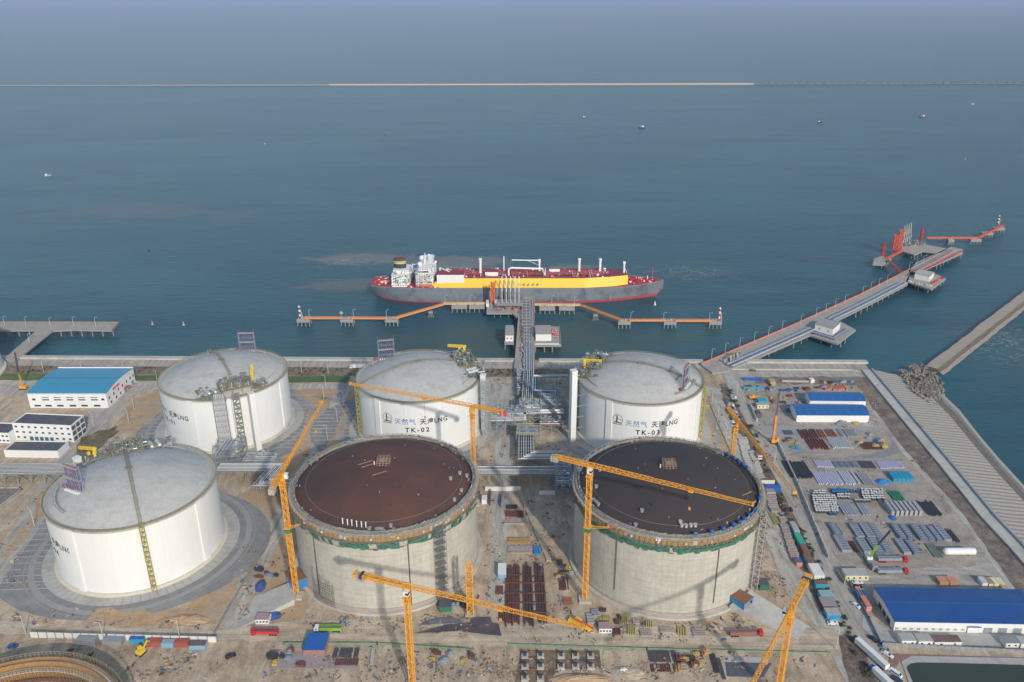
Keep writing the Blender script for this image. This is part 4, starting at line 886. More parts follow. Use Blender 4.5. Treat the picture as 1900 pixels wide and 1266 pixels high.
for s_ in (-1, 1):
    for i in range(56): x = -74 + i * 2.5; mb.beam((x, s_ * 15.8, 23.8), (x, s_ * 15.8, 25.0), .12, m=3)
    mb.beam((-74, s_ * 15.8, 25), (66, s_ * 15.8, 25), .14, m=3)
for i in range(60): x = -70 + i * 2.6; mb.beam((x, -12, 24.4), (x, 12, 24.4), .25, m=0)
mb.build('deck_piping', [mat('deck_pipe_red', (.34, .06, .07), .6, .2, .5), dred, shw, steel, mat('deck_pink', (.50, .20, .20))], ship)
mb = MB()
for i in range(110):
    x = rr.uniform(112, 142); w_ = 13 * (1 - (x - 112) / 33) + 1; mb.box(x, rr.uniform(-w_, w_), hull_z(x), rr.uniform(.6, 2.4), rr.uniform(.5, 1.6), rr.uniform(.5, 1.8), rr.uniform(0, 3), m=rr.choice([0, 0, 0, 1, 2]))
for i in range(50): mb.box(rr.uniform(-145, -131), rr.uniform(-11, 11), hull_z(-140), rr.uniform(.6, 2.2), rr.uniform(.6, 1.8), rr.uniform(.6, 1.9), m=rr.choice([0, 0, 2]))
for i in range(16): mb.box(rr.uniform(-100, -80), -21 + rr.uniform(0, 2), 15, 1.6, 1, 1.6, m=0)
mb.tube((136, 0, 16.5), (136, 0, 30), .4, 6, m=0); mb.tube((131, 0, 16.5), (131, 0, 21), .5, 6, m=2)
mb.build('mooring_gear', [mat('bright_red_fitting', (.58, .05, .05), .5, .2, .5), dred, shw], ship)
def house(name, x0, x1, w_, z0, z1, floors, m=shw, parent=ship, win=True):
    mb = MB(); mb.box((x0 + x1) / 2, 0, z0, x1 - x0, w_, z1 - z0); o = mb.build(name, m, parent)
    fh = (z1 - z0) / floors
    wn_ = MB()
    for k in range(floors):
        for i in range(int((x1 - x0) / 2.4)):
            if win: wn_.box(x0 + 1.6 + i * 2.4, -w_ / 2 - .01, z0 + k * fh + fh * .45, .9, .1, .7)
        wn_.box((x0 + x1) / 2, 0, z0 + (k + 1) * fh - .1, x1 - x0 + .9, w_ + .9, .14, m=1)
    wn_.build('window', [glass, shw], o); return o
house('deckhouse', -125, -108, 34, 15, 27, 4); house('engine_casing', -124, -109, 20, 27, 30, 1)
house('deckhouse', -101, -84, 36, 15, 30, 5); house('bridge', -99, -86, 30, 30, 33.5, 1); house('wheelhouse', -97, -86, 46, 33.5, 36, 1)
mb = MB(); mb.lathe([(5.0, 30), (5.0, 35.5)], 20, (0, 0), 0); mb.lathe([(5.05, 35.5), (5.05, 36.6)], 20, (0, 0), 1); mb.lathe([(5.0, 36.6), (5.0, 37.4)], 20, (0, 0), 0); mb.lathe([(5.05, 37.4), (5.05, 38.5)], 20, (0, 0), 1); mb.lathe([(5.0, 38.5), (4.8, 41.5), (.01, 41.8)], 20, (0, 0), [3, 3])
mb.v = [(x * 1.25 - 118.5, y * .8, 30 + (z - 30) * .85) for x, y, z in mb.v]
for x in (-121, -118.5, -116, -114): mb.tube((x, 1, 42), (x - .6, 1, 44.5), .6, 8, 3)
mb.build('funnel', [mat('funnel_black', (.045, .05, .055), .5, .1, 1), mat('funnel_cream', (.75, .66, .35), .5, .05, 1), dred, mat('funnel_brown', (.14, .07, .05))], ship)
mb = MB()
for y in (-9, -4, 1, 6): mb.tube((-93, y, 36), (-93, y, 41 + (y == 1) * 4), .35, 6)
for k in range(4): mb.beam((-93, -9, 37 + 1.2 * k), (-93, 6, 37 + 1.2 * k), .25)
mb.truss((-88, 0, 36), (-88, 0, 43), 2.2, 2.2, 2, .3); mb.ball((-97, -13, 37.6), 2.3, n=10); mb.ball((-97, 6, 38.2), 2.6, n=10); mb.ball((-90, 9, 40), 1.6, n=10); mb.beam((-96, -10, 41), (-86, 10, 41), .4)
mb.build('radar_mast', shw, ship)
mb = MB(); mb.beam((-104, 0, 28.5), (-100, 0, 28.5), 8, .4); mb.tube((-105, -6, 27), (-105, -6, 36), .35, 6); mb.beam((-105, -6, 35), (-95, -3, 35), .5)
for k in range(5):
    mb.box(-92.5, -19.5, 16 + 3 * k, 16, 2.6, .2); mb.beam((-100, -20.5, 16.2 + 3 * k), (-85, -20.5, 17.3 + 3 * k), .12)
for k in range(3): mb.beam((-125 + k * 6, -17.3, 16 + 3 * k), (-120 + k * 6, -17.3, 19 + 3 * k), .8, .2)
mb.build('boat_deck', [shw], ship)
mb = MB(); q_ = random.Random(19)
for i in range(150):
    hx = q_.choice([(-125, -108, 27), (-101, -84, 30)]); x = q_.uniform(hx[0], hx[1]); z_ = q_.uniform(15.5, hx[2] - 1); mb.box(x, -17.6 - (hx[2] == 30) * 1.0, z_, q_.uniform(.4, 2.2), .7, q_.uniform(.3, 1.4), m=q_.choice([0, 0, 1, 1, 2, 3]))
for i in range(90): x, y = q_.choice([(q_.uniform(-125, -106), q_.uniform(-15, 15)), (q_.uniform(-101, -84), q_.uniform(-17, 17))]); z_ = 27 if x < -104 else 30; mb.box(x, y, z_, q_.uniform(.4, 2.4), q_.uniform(.4, 2), q_.uniform(.4, 2.6), m=q_.choice([0, 0, 0, 1, 3]))
for i in range(40): x = q_.uniform(-109, -76); mb.box(x, q_.uniform(-22, -14), 15, q_.uniform(.5, 2), q_.uniform(.5, 1.5), q_.uniform(.5, 2.6), m=q_.choice([0, 3, 3]))
mb.build('deck_outfit', [shw, steel, mat('lettering_green', (.04, .30, .22)), mat('bright_red_fitting', (.58, .05, .05))], ship)
mb = MB(); mb.tube((-96, -22, 18), (-88, -22, 18), 1.3, 8); mb.ball((-96, -22, 18), 1.28); mb.ball((-88, -22, 18), 1.28); mb.build('lifeboat', mat('lifeboat_orange', (.72, .16, .05)), ship)
mb = MB(); mb.box(-66.5, -11.5, 18.5, 27, 13.5, 9.5); mb.box(-66.5, -11.5, 28, 27.4, 13.9, .3, m=1); mb.build('cargo_machinery_room', [shw, dred], ship)
mb = MB(); mb.box(-26, -6, 24, 13, 8, 4.2); mb.box(-26, -6, 28.2, 13.3, 8.3, .3, m=1); mb.build('electric_motor_room', [shw, dred], ship)
mb = MB(); mb.box(37, 4, 24, 11, 7, 4.0); mb.box(37, 4, 28, 11.3, 7.3, .3, m=1); mb.build('deck_store', [shw, mat('roof_brown', (.3, .16, .14))], ship)
def ventmast(x, y, h, r=1.1):
    mb = MB(); mb.tube((x, y, 24), (x, y, 24 + h), r, 10); mb.tube((x, y, 24 + h), (x, y, 25.6 + h), r * 1.5, 10); mb.tube((x, y, 24), (x, y, 26), r * 1.3, 8)
    for k in range(int(h)): mb.box(x + r + .3, y, 24.6 + k, .6, .5, .15)
    mb.build('vent_mast', shw, ship)
ventmast(-37.5, -2, 14.5); ventmast(62, 2, 13); ventmast(83, 2, 13); mb = MB(); mb.tube((107, 0, 24.3), (107, 0, 34), 1.0, 8); mb.box(107, 0, 34, 2.6, 3, 1.8); mb.tube((110, 0, 24), (107, 0, 31), .3, 6); mb.build('foremast', shw, ship)
def hose_crane(x, y, dx, h=12, L=20):
    mb = MB(); mb.tube((x, y, 24), (x, y, 24 + h), 1.0, 10); mb.box(x, y, 24 + h, 2.4, 2.6, 2.2); mb.beam((x, y, 25 + h), (x + dx * L, y + .5, 25.4 + h), 1.0, .9); mb.beam((x, y - 1, 20 + h), (x + dx * L * .4, y - .5, 24.8 + h), .3); mb.build('hose_crane', shw, ship)
hose_crane(22, 4, -1, 11, 28); mb = MB(); mb.path([V(-9, -8, 24), V(-9, -8, 30), V(-7, -8, 32), V(25, -8, 31), V(27, -8, 24)], .9, 8); mb.tube((-14, 5, 24), (-14, 5, 40), .6, 8); mb.tube((27.5, -12, 24), (27.5, -12, 33), .4, 6); mb.build('pipe_gantry', shw, ship)
mb = MB(); mb.tube((-78, -4, 24), (-78, -4, 31), .8, 8); mb.beam((-78, -4, 31), (-68, -10, 28.6), .8); mb.build('provision_crane', shw, ship)
for i, x in enumerate((2, 6.5, 11, 15.5, 20)):
    mb = MB(); mb.tube((x, -21.5, 19), (x, -14, 19), .5, 8); mb.tube((x, -22.2, 19), (x, -21.5, 19), .8, 8); mb.beam((x, -18, 15), (x, -18, 19), .4); mb.build('manifold', steel, ship)
mb = MB(); mb.box(-34, -23.2, 5, .3, .2, 10.5); mb.box(-14, -23.15, 4, 5, .1, 9, m=1)
for x in (-95, -60, 40, 92):
    for k in range(5): mb.box(x, -23.05 if abs(x) < 80 else -22.3, 2.5 + k * 1.6, .8, .5, .35, m=2)
for x in range(-90, 80, 12): mb.box(x, -23.02, 9, .12, .08, 6, m=1)
mb.build('side_marking', [mat('pipe_red', (.4, .05, .06)), mat('dark_stain', (.11, .12, .135)), palec], ship)
# ================================================================ JETTIES
ZD = 1.5; pile_m = mat('pile_concrete', (.27, .26, .24), .9, .15, .4); dk = mat('jetty_deck', (.42, .36, .30), .9, .12, .3, dirt=(.36, .31, .26), dscale=.1); side = mat('jetty_side', (.30, .31, .31), .9, .1, .3)
def slab(name, pts, z=ZD, th=1.6, pile=6.5, label=None, cat='jetty', mtop=dk, r=.55, kind=True, grp=None, rake=.12):
    t = thing(name, label, cat, (pts[0][0], pts[0][1], 0), 0, grp); ox, oy = pts[0]
    loc = [(p[0] - ox, p[1] - oy) for p in pts]; mb = MB(); mb.prism(loc, z - th, z, 0, 1); mb.build('deck', [side, mtop], t)
    mb = MB(); xs_ = [p[0] for p in loc]; ys_ = [p[1] for p in loc]; nx = max(1, int((max(xs_) - min(xs_)) / pile)); ny = max(1, int((max(ys_) - min(ys_)) / pile))
    cx_, cy_ = sum(xs_) / len(xs_), sum(ys_) / len(ys_)
    def inside(x, y):
        c = False; n = len(loc)
        for i in range(n):
            (x1, y1), (x2, y2) = loc[i], loc[(i + 1) % n]
            if (y1 > y) != (y2 > y) and x < (x2 - x1) * (y - y1) / (y2 - y1) + x1: c = not c
        return c
    cand = []
    for i in range(nx + 1):
        for j in range(ny + 1):
            x = min(xs_) + .8 + (max(xs_) - min(xs_) - 1.6) * i / nx; y = min(ys_) + .8 + (max(ys_) - min(ys_) - 1.6) * j / ny
            if inside(x, y): cand.append((x, y, i))
    for x, y, i in cand[:100]: p = MB(); p.tube((x, y, z - th), (x + (.8 if i % 2 else -.8) * rake * 6, y, -6.5), r, 7); p.build('pile', pile_m, t)
    return t
def rect(x0, x1, y0, y1): return [(x0, y0), (x1, y0), (x1, y1), (x0, y1)]
def PX(l, z=ZD): return [P(a, b, z) for a, b in l]
def parapet(t, pts, h=.8, m=None, ox=0, oy=0, w=.35):
    mb = MB()
    for a, b in zip(pts[:-1], pts[1:]): mb.beam((a[0] - ox, a[1] - oy, ZD + h / 2), (b[0] - ox, b[1] - oy, ZD + h / 2), w, h)
    return mb.build('parapet', m or palec, t)
def pipes_on(t, segs, offs, z, r=.35, m=None, name='pipeline', ox=0, oy=0, rails=False):
    """a bundle of parallel pipes following a centre line of points (z constant) on low sleepers; each pipe its own part"""
    pts = [V(p[0] - ox, p[1] - oy, z) for p in segs]
    def off(o):
        out = []
        for i, p in enumerate(pts):
            if i == 0: d = (pts[1] - p)
            elif i == len(pts) - 1: d = (p - pts[i - 1])
            else: d = None
            if d is not None: d.normalize(); out.append(p + V(-d.y, d.x, 0) * o)
            else:
                d1, d2 = (p - pts[i - 1]).normalized(), (pts[i + 1] - p).normalized(); n1, n2 = V(-d1.y, d1.x, 0), V(-d2.y, d2.x, 0); b = (n1 + n2); b = b / max(.3, b.dot(n1)); out.append(p + b * o)
        return out
    for k, o in enumerate(offs):
        mb = MB(); mb.path(off(o), r if isinstance(r, float) else r[k % len(r)], 7)
        mb.build(name, (m if m else pipem) if not isinstance(m, list) else m[k % len(m)], t)
    mb = MB(); W = max(offs) - min(offs) + 1.6; mid = (max(offs) + min(offs)) / 2
    for a, b in zip(pts[:-1], pts[1:]):
        d = b - a; L = d.length; d.normalize(); nn = V(-d.y, d.x, 0)
        for i in range(int(L / 4) + 1):
            q = a + d * (i * 4) + nn * mid; mb.beam(q - nn * W / 2 - V(0, 0, .5), q + nn * W / 2 - V(0, 0, .5), .4, .3)
    mb.build('pipe_sleeper', steel, t)
    if rails:  # added dark sheet: paints the shade and lower level seen between pipes
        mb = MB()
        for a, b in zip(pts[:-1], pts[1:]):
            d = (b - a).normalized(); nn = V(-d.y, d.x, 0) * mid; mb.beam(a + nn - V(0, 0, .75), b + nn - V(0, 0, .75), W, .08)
        mb.build('pipe_shade_sheet', mat('pipe_shade_dark', (.045, .05, .055), .8, .3, .6), t)
lampm = mat('lamp_pole_grey', (.55, .56, .56), .5, .05, 1)
def lamp_proto(h=9, label='', grp='', arm=1.6):
    t = thing('street_lamp', label, 'lamp post', (0, 0, 0), 0, grp); mb = MB(); mb.tube((0, 0, 0), (0, 0, h), .2, 6, r2=.13); mb.beam((0, 0, h), (arm, 0, h + .5), .16); mb.build('pole', lampm, t)
    mb = MB(); mb.box(arm + .4, 0, h + .35, 1.1, .5, .22); mb.build('lamp_head', lampm, t); return t
LAMPS = {}
def lamps(pts, z, h, label, grp, rz=0):
    for i, (px, py) in enumerate(sorted(pts)):
        x, y = P(px, py, z); lb = '%s from the left: %s' % (ORD[i], label)
        if grp not in LAMPS: t = lamp_proto(h, lb, grp); LAMPS[grp] = t; t.location = (x, y, z); t.rotation_euler[2] = rz
        else: dup(LAMPS[grp], (x, y, z), rz, lb)
# main jetty head and trestle
jp = PX([(903, 581), (950, 581), (958, 588), (970, 588), (970, 556), (903, 556)])
j = slab('jetty_platform', jp, label='concrete loading platform on piles beside the moored ship', pile=7)
tr = slab('trestle', PX([(954, 690), (968.5, 690), (968.8, 588), (962, 588), (959, 625)]), th=1.2, pile=9, label='narrow concrete road bridge on piles from the shore to the loading platform', cat='bridge', r=.5)
parapet(tr, PX([(954.2, 690), (959, 625), (962, 588)]), ox=PX([(954, 690)])[0][0], oy=PX([(954, 690)])[0][1])
pt = slab('pipe_trestle', PX([(970, 690), (992, 690), (991.5, 550), (970.5, 550)]), z=ZD + .3, th=1.0, pile=9, label='pipe bridge on piles carrying silver pipes out to the loading platform', cat='bridge', mtop=mat('trestle_deck_grey', (.36, .34, .31)))  # deck top in its own even warm grey
ox, oy = PX([(970, 690)])[0]
pipes_on(pt, [P(981, 690, 3), P(981, 555, 3)], [-3.6, -2.2, -.8, .6, 2.0, 3.4], 3.0, (.45, .3), name='pipeline', ox=ox, oy=oy)
mb = MB(); a = P(976, 636, 3); b = P(976, 556, 3)
for i in range(15):
    y = a[1] + (b[1] - a[1]) * i / 14; mb.beam((a[0] - 2 - ox, y - oy, 4.4), (a[0] + 5 - ox, y - oy, 4.4), .8, .25); mb.beam((a[0] - 2 - ox, y - oy, 2), (a[0] - 2 - ox, y - oy, 4.4), .25)
for x_ in (-2, 5): mb.beam((a[0] + x_ - ox, a[1] - oy, 4.5), (a[0] + x_ - ox, b[1] - oy, 4.5), .35)
mb.build('pipe_frame', palec, pt)
mb = MB(); a = P(991, 688, 3); b = P(990.5, 552, 3); mb.beam((a[0] - ox, a[1] - oy, 2.9), (b[0] - ox, b[1] - oy, 2.9), .5, .9); mb.build('kerb_rail', mat('peach_rail', (.62, .30, .18)), pt)
mb = MB(); rr = random.Random(5); a = P(969.5, 690, 3); b = P(969.5, 560, 3)
for i in range(70): y = a[1] + (b[1] - a[1]) * rr.random(); mb.box(a[0] - ox + rr.uniform(-.8, 1.5), y - oy, 1.8, rr.uniform(.4, 1.4), rr.uniform(.6, 2.4), rr.uniform(.5, 1.8), m=rr.choice([0, 1, 2]))
mb.build('valve_row', [steel, mat('dull_red_valve', (.28, .13, .11)), palec], pt)
def hut(name, label, pts, z, h, wallm, roofm_, cat='building', over=.3, win=0):
    """box building on four ground corners (near-left, near-right, far-right, far-left)"""
    ox, oy = pts[0]; loc = [(p[0] - ox, p[1] - oy) for p in pts]; t = thing(name, label, cat, (ox, oy, z)); mb = MB(); mb.prism(loc, 0, h); mb.build('wall', wallm, t)
    cx_, cy_ = sum(p[0] for p in loc) / 4, sum(p[1] for p in loc) / 4
    mb = MB(); mb.prism([(cx_ + (p[0] - cx_) * 1.03, cy_ + (p[1] - cy_) * 1.03) for p in loc], h + .002, h + over); mb.build('roof', roofm_, t)
    if win:
        A, B = V(*loc[0], 0), V(*loc[1], 0)
        for i in range(win):
            q = A + (B - A) * ((i + .5) / win); mb = MB(); d = (B - A).normalized(); mb.beam(q + V(0, 0, h * .5) - d * .6, q + V(0, 0, h * .5) + d * .6, .12, 1.0); mb.build('window', glass, t)
    return t
lroof = mat('tan_flat_roof', (.40, .36, .31), .9, .1, .3)
l1 = slab('jetty_platform', PX([(936, 637), (953.5, 637), (954, 608), (937, 608)]), label='small square platform on piles left of the road bridge', pile=6)
hut('pump_house', 'small white hut with flat tan roof on the platform left of the road bridge', PX([(937.5, 633.5), (952.5, 633.5), (952.5, 615), (938, 615)]), ZD, 5.5, white, lroof, win=2)
l2 = slab('jetty_platform', PX([(992, 641), (1041, 641), (1038, 606), (991.5, 606)]), label='broad platform on piles right of the pipe bridge', pile=7)
hut('switch_house', 'white building with flat tan roof on the platform right of the pipe bridge', PX([(994, 632.5), (1023, 632.5), (1021, 616), (993.5, 616)]), ZD, 6, white, lroof)
mb = MB(); ox, oy = PX([(992, 641)])[0]; q = PX([(1025, 628), (1037, 628), (1037, 612)]); rr = random.Random(9)
for i in range(26): x, y = rr.uniform(q[0][0], q[1][0]), rr.uniform(q[0][1], q[2][1]); mb.box(x - ox, y - oy, ZD, rr.uniform(.6, 2), rr.uniform(.6, 2), rr.uniform(.6, 2.4), m=rr.choice([0, 0, 1, 2]))
for i in range(4): y = q[0][1] + i * 4.5; mb.tube((q[0][0] - ox, y - oy, 3.4), (q[1][0] - ox, y - oy, 3.4), .3, 6, m=1)
mb.build('red_pump_skid', [red, palec, steel], l2); parapet(l2, PX([(992, 641), (1041, 641), (1038, 606)]), ox=ox, oy=oy)
pipes_on(l2, [P(992, 638, 3), P(1037, 638, 3)], [-.6, .8], 2.6, .35, ox=ox, oy=oy)
# loading arms
for i, px in enumerate((931.5, 939.5, 947.5, 955.5, 963)):
    x, y = P(px, 562, ZD)
    la = thing('loading_arm', '%s from the left of the five grey loading arms beside the ship' % ORD[i], 'loading arm', (x, y, ZD), 0, 'loading arms at the ship')
    mb = MB(); mb.tube((0, 0, 0), (0, 0, 15), .55, 8); mb.box(0, 0, 0, 2, 2, .6); mb.build('riser', pipem, la)
    mb = MB(); mb.tube((0, 0, 15), (0, 7, 24.5), .42, 8); mb.tube((0, 0, 15), (0, -2.4, 11.6), .3, 6); mb.box(0, -2.8, 10, 1.4, 1.2, 2.2, m=1); mb.build('inboard_arm', [white2, steel], la)
    mb = MB(); mb.tube((0, 7, 24.5), (0, 12, 14), .38, 8); mb.tube((0, 12, 14), (0, 13.6, 13.2), .45, 8); mb.build('outboard_arm', pipem, la)
gt = thing('gangway_tower', 'orange red lattice gangway tower on the loading platform left of the loading arms', 'tower', (*P(914.5, 562, ZD), ZD))
mb = MB(); mb.truss((0, 0, 0), (0, 0, 21), 3.4, 3.4, 2.2, .5)
for k in range(8): mb.box(0, 0, 1 + k * 2.6, 3.8, 3.8, .35)
mb.build('frame', mat('gangway_orange', (.78, .17, .06), .5, .08, .5), gt)
mb = MB(); mb.beam((0, 1, 9), (0, 12, 16), 1.2, .8); mb.build('gangway', ored, gt)
fr = thing('deck_equipment', 'tangle of grey valves, pipes and red hoses at the foot of the loading arms', 'pipework', (*P(947, 575, ZD), ZD)); mb = MB(); pipework(mb, -15, 12, -2, 9, 0, 110, None, 77, 4.5); mb.build('pipework', [steel, palec, pipem, red, mat('tan_frame', (.42, .36, .28))], fr)
mb = MB(); mb.box(-1, 1, 5.2, 24, 8, .3); mb.build('upper_deck', grating, fr)
hut('gate_cabin', 'small white cabin under the left end of the jetty walkway beam', PX([(902, 569.5), (907, 569.5), (907, 563), (902, 563)]), ZD, 3.2, white2, white2); hut('gate_cabin', 'small white cabin nearer the road end of the jetty walkway beam', PX([(918, 569.5), (921.5, 569.5), (921.5, 563), (918, 563)]), ZD, 3.2, white2, white2)
# dolphins and orange catwalks
dtop = mat('dolphin_top', (.44, .38, .30), .9, .1, .3); cream_b = mat('cream_beam', (.60, .46, .30), .7, .1, .5)
def dolphin(px, py, w_, d_, label, deco=0):
    x, y = P(px, py, ZD); t = thing('mooring_dolphin', label, 'dolphin', (x, y, 0), 0, 'mooring dolphins on piles'); mb = MB(); mb.box(0, d_ / 2, ZD - 2.6, w_, d_, 2.6); mb.build('cap', [side], t)
    mb = MB(); mb.box(0, d_ / 2, ZD + .004, w_ - .5, d_ - .5, .12); 
    mb.build('top_slab', dtop, t); mb = MB(); mb.box(-1.8, d_ * .5, ZD + .13, 1.6, 1.8, 1.4, m=0); mb.box(1.4, d_ * .55, ZD + .13, 1.2, 1.2, 1.2, m=1); mb.beam((-w_ / 2 + .3, .4, ZD + .9), (w_ / 2 - .3, .4, ZD + .9), .14, m=1); mb.build('bollard', [steel, cream_b], t)
    for i in range(4):
        for j_ in (0, 1): q = MB(); xx = -w_ / 2 + 1 + (w_ - 2) * i / 3; q.tube((xx, 1 + j_ * (d_ - 2), ZD - 2.6), (xx + (i - 1.5) * .6, 1 + j_ * (d_ - 2), -6.5), .5, 7); q.build('pile', pile_m, t)
    return t
NM = ['leftmost dolphin carrying the white striped beacon', 'second dolphin from the left of the main jetty', 'third dolphin from the left where the orange catwalk bends', 'fourth dolphin from the left, close under the ship', 'fifth dolphin from the left, next to the loading platform', 'dolphin just right of the pipe bridge', 'second dolphin right of the pipe bridge, under the ship', 'dolphin right of the ship side where the orange catwalk levels out', 'last but one dolphin on the right of the main jetty', 'rightmost dolphin of the main jetty carrying the red and white beacon']
for (px, py, w_), n_ in zip([(562, 594, 12), (643, 594, 12), (726, 594, 12), (852, 569, 15), (884.5, 569, 15), (1015.5, 572, 15), (1052, 572, 15), (1159, 598, 11.5), (1244, 598, 11.5), (1328, 598, 11.5)], NM): dolphin(px, py, w_, 9, n_)
for px, py, n_ in ((799, 577.5, 'small pile bent under the sloping orange catwalk left of the jetty'), (1105, 583, 'small pile bent under the sloping orange catwalk right of the jetty')):
    x, y = P(px, py, ZD); t = thing('pile_bent', n_, 'pier', (x, y, 0)); mb = MB(); mb.box(0, 0, ZD - 1.8, 4, 3, 1.6); mb.build('cap', side, t)
    for i in range(4): q = MB(); q.tube((-1.2 + i * .8, 0, ZD - 1.8), (-3 + i * 2, 0, -6.5), .35, 6); q.build('pile', pile_m, t)
def catwalk(a, b, label, m=None, w_=2.0, z=ZD + .9):
    A, B = V(*P(*a, z), z), V(*P(*b, z), z); t = thing('catwalk', label, 'catwalk', A); D_ = B - A; mb = MB(); mb.beam((0, 0, -.3), D_ - V(0, 0, .3), w_, .7); mb.build('deck', m[1], t)
    d = D_.normalized(); nn = V(-d.y, d.x, 0) * (w_ / 2 + .1); 
    for s_ in (-1, 1):
        mb = MB(); mb.beam(nn * s_ + V(0, 0, .25), D_ + nn * s_ + V(0, 0, .25), .3, 1.3); k = int(D_.length / 3)
        for i in range(k + 1): mb.beam(nn * s_ + d * (3 * i) + V(0, 0, .2), nn * s_ + d * (3 * i) + V(0, 0, 1.6), .14)
        mb.beam(nn * s_ + V(0, 0, 1.5), D_ + nn * s_ + V(0, 0, 1.5), .12); mb.build('railing', m[0], t)
cm = (orange, mat('catwalk_peach', (.62, .36, .20), .7, .08, .5)); ym = (cream_b, mat('cream_walk', (.50, .40, .28), .8, .1, .5))
for a, b, l in [((568, 590.5), (635, 590.5), 'orange catwalk between the two leftmost dolphins'), ((652, 590.5), (718, 591), 'orange catwalk between the second and third dolphins from the left'), ((733, 591), (822, 565.5), 'orange catwalk sloping from the third dolphin up to the ship side on the left'), ((1078, 567), (1153, 594.5), 'orange catwalk sloping from the ship side down to the right hand dolphins'), ((1168, 595), (1236, 595), 'orange catwalk left of the last but one right dolphin'), ((1253, 595.5), (1320, 595.5), 'orange catwalk ending at the red and white beacon')]: catwalk(a, b, l, cm)
for a, b, l in [((822, 564), (902, 563.5), 'cream walkway over the dolphins left of the loading platform'), ((992, 565.5), (1078, 566.5), 'cream walkway over the dolphins right of the pipe bridge')]: catwalk(a, b, l, ym, 2.4)
def beacon(px, py, z, h, c1, c2, label, r=.9):
    x, y = P(px, py, z); t = thing('beacon', label, 'beacon', (x, y, z)); n = 5
    for i in range(n): mb = MB(); mb.tube((0, 0, h * i / n), (0, 0, h * (i + 1) / n), r, 10); mb.build('band', c1 if i % 2 else c2, t)
    mb = MB(); mb.tube((0, 0, h), (0, 0, h + .8), r * 1.2, 10); mb.tube((0, 0, h + .8), (0, 0, h + 1.8), r * .4, 6); mb.build('lantern', c2 if c1 is not white2 else c1, t); mb = MB(); mb.truss((r + 1.6, 0, 0), (r + .3, 0, h * .7), .5, .5, 1, .12); mb.build('ladder', lampm, t)
beacon(557, 591, ZD, 11, white2, mat('beacon_dark', (.05, .08, .09)), 'white and dark striped beacon on the leftmost dolphin'); beacon(1334, 596, ZD, 12, white2, red, 'red and white striped beacon at the right end of the main jetty')
x, y = P(634, 590, ZD); t = thing('marker_sign', 'grey diamond shaped marker board on the second dolphin', 'sign', (x, y, ZD)); mb = MB(); mb.tube((0, 0, 0), (0, 0, 4), .2, 6); mb.build('post', steel, t); mb = MB(); mb.add([(-1.9, -.1, 5), (0, -.1, 3.1), (1.9, -.1, 5), (0, -.1, 6.9), (-1.9, .1, 5), (0, .1, 3.1), (1.9, .1, 5), (0, .1, 6.9)], [(0, 1, 2, 3), (7, 6, 5, 4), (0, 4, 5, 1), (1, 5, 6, 2), (2, 6, 7, 3), (3, 7, 4, 0)]); mb.build('board', palec, t)
lamps([(574, 589), (656, 589), (717, 590), (826, 562), (872, 562)], ZD, 7.5, 'short lamp post along the left catwalk of the main jetty', 'lamp posts on the left catwalk'); lamps([(1024, 563), (1066, 565), (1170, 594), (1231, 595), (1316, 596)], ZD, 7.5, 'short lamp post along the right catwalk of the main jetty', 'lamp posts on the right catwalk')
# ---- long pier on the right
pr1 = slab('pier', PX([(1322, 692), (1345, 690), (1504, 622), (1547, 598), (1612, 566), (1684, 528), (1690, 500), (1600, 545), (1470, 604), (1300, 676)]), th=1.3, pile=9, label='long concrete pier with blue grey pipes running out to the right', cat='pier', r=.5)
ox, oy = PX([(1322, 692)])[0]; CL = [P(*q, 3) for q in ((1352, 677), (1470, 625), (1506, 609))]; CL2 = [P(*q, 3) for q in ((1540, 592), (1600, 563), (1676, 524))]
bpipe = mat('blue_grey_pipe', (.30, .35, .44), .35, .1, .4, metal=.3); dpipe = mat('dark_blue_pipe', (.07, .11, .22), .35, .1, .4)
for cl in (CL, CL2): pipes_on(pr1, cl, [-3.6, -2.1, -.6, .9, 2.4], 3.0, (.5, .4), [pipem, bpipe, dpipe], ox=ox, oy=oy)
mb = MB(); pts = [P(*q, 3) for q in ((1302, 673), (1470, 602), (1600, 543), (1688, 498))]
for a, b in zip(pts[:-1], pts[1:]): mb.beam((a[0] - ox, a[1] - oy, 2.1), (b[0] - ox, b[1] - oy, 2.1), .5, 1.1)
mb.build('kerb_rail', mat('salmon_rail', (.60, .20, .13)), pr1)
mb = MB(); rr = random.Random(31); a, b = P(1350, 668, 3), P(1372, 658, 3)
for i in range(60): k_ = rr.random(); mb.box(a[0] + (b[0] - a[0]) * k_ - ox + rr.uniform(-4, 4), a[1] + (b[1] - a[1]) * k_ - oy + rr.uniform(-4, 2), 2, rr.uniform(.4, 2), rr.uniform(.4, 2), rr.uniform(.8, 4), m=rr.choice([0, 1, 2]))
mb.build('valve_station', [steel, mat('olive_frame', (.30, .27, .16)), pipem], pr1)
p1 = slab('pier_platform', PX([(1504, 622), (1554, 638), (1588, 612), (1560, 597), (1530, 597)]), label='square side platform of the long pier with the larger white building', cat='pier', pile=7)
hut('control_house', 'white building with grey flat roof on the first side platform of the long pier', PX([(1511, 613.5), (1544, 623), (1558, 611), (1524, 603)]), ZD, 6.2, white, mat('grey_roof', (.34, .33, .33), .9, .1, .3), win=2)
ox, oy = PX([(1504, 622)])[0]; pipes_on(p1, [P(*q, 3) for q in ((1506, 615), (1548, 628), (1575, 610))], [0, 1.2, 2.4, -1.2], 2.8, (.4, .3), [bpipe, pipem, dpipe], ox=ox, oy=oy)
p2 = slab('pier_platform', PX([(1681, 522), (1728, 537), (1755, 517), (1731, 506), (1690, 505)]), label='far side platform of the long pier with the smaller white building', cat='pier', pile=7)
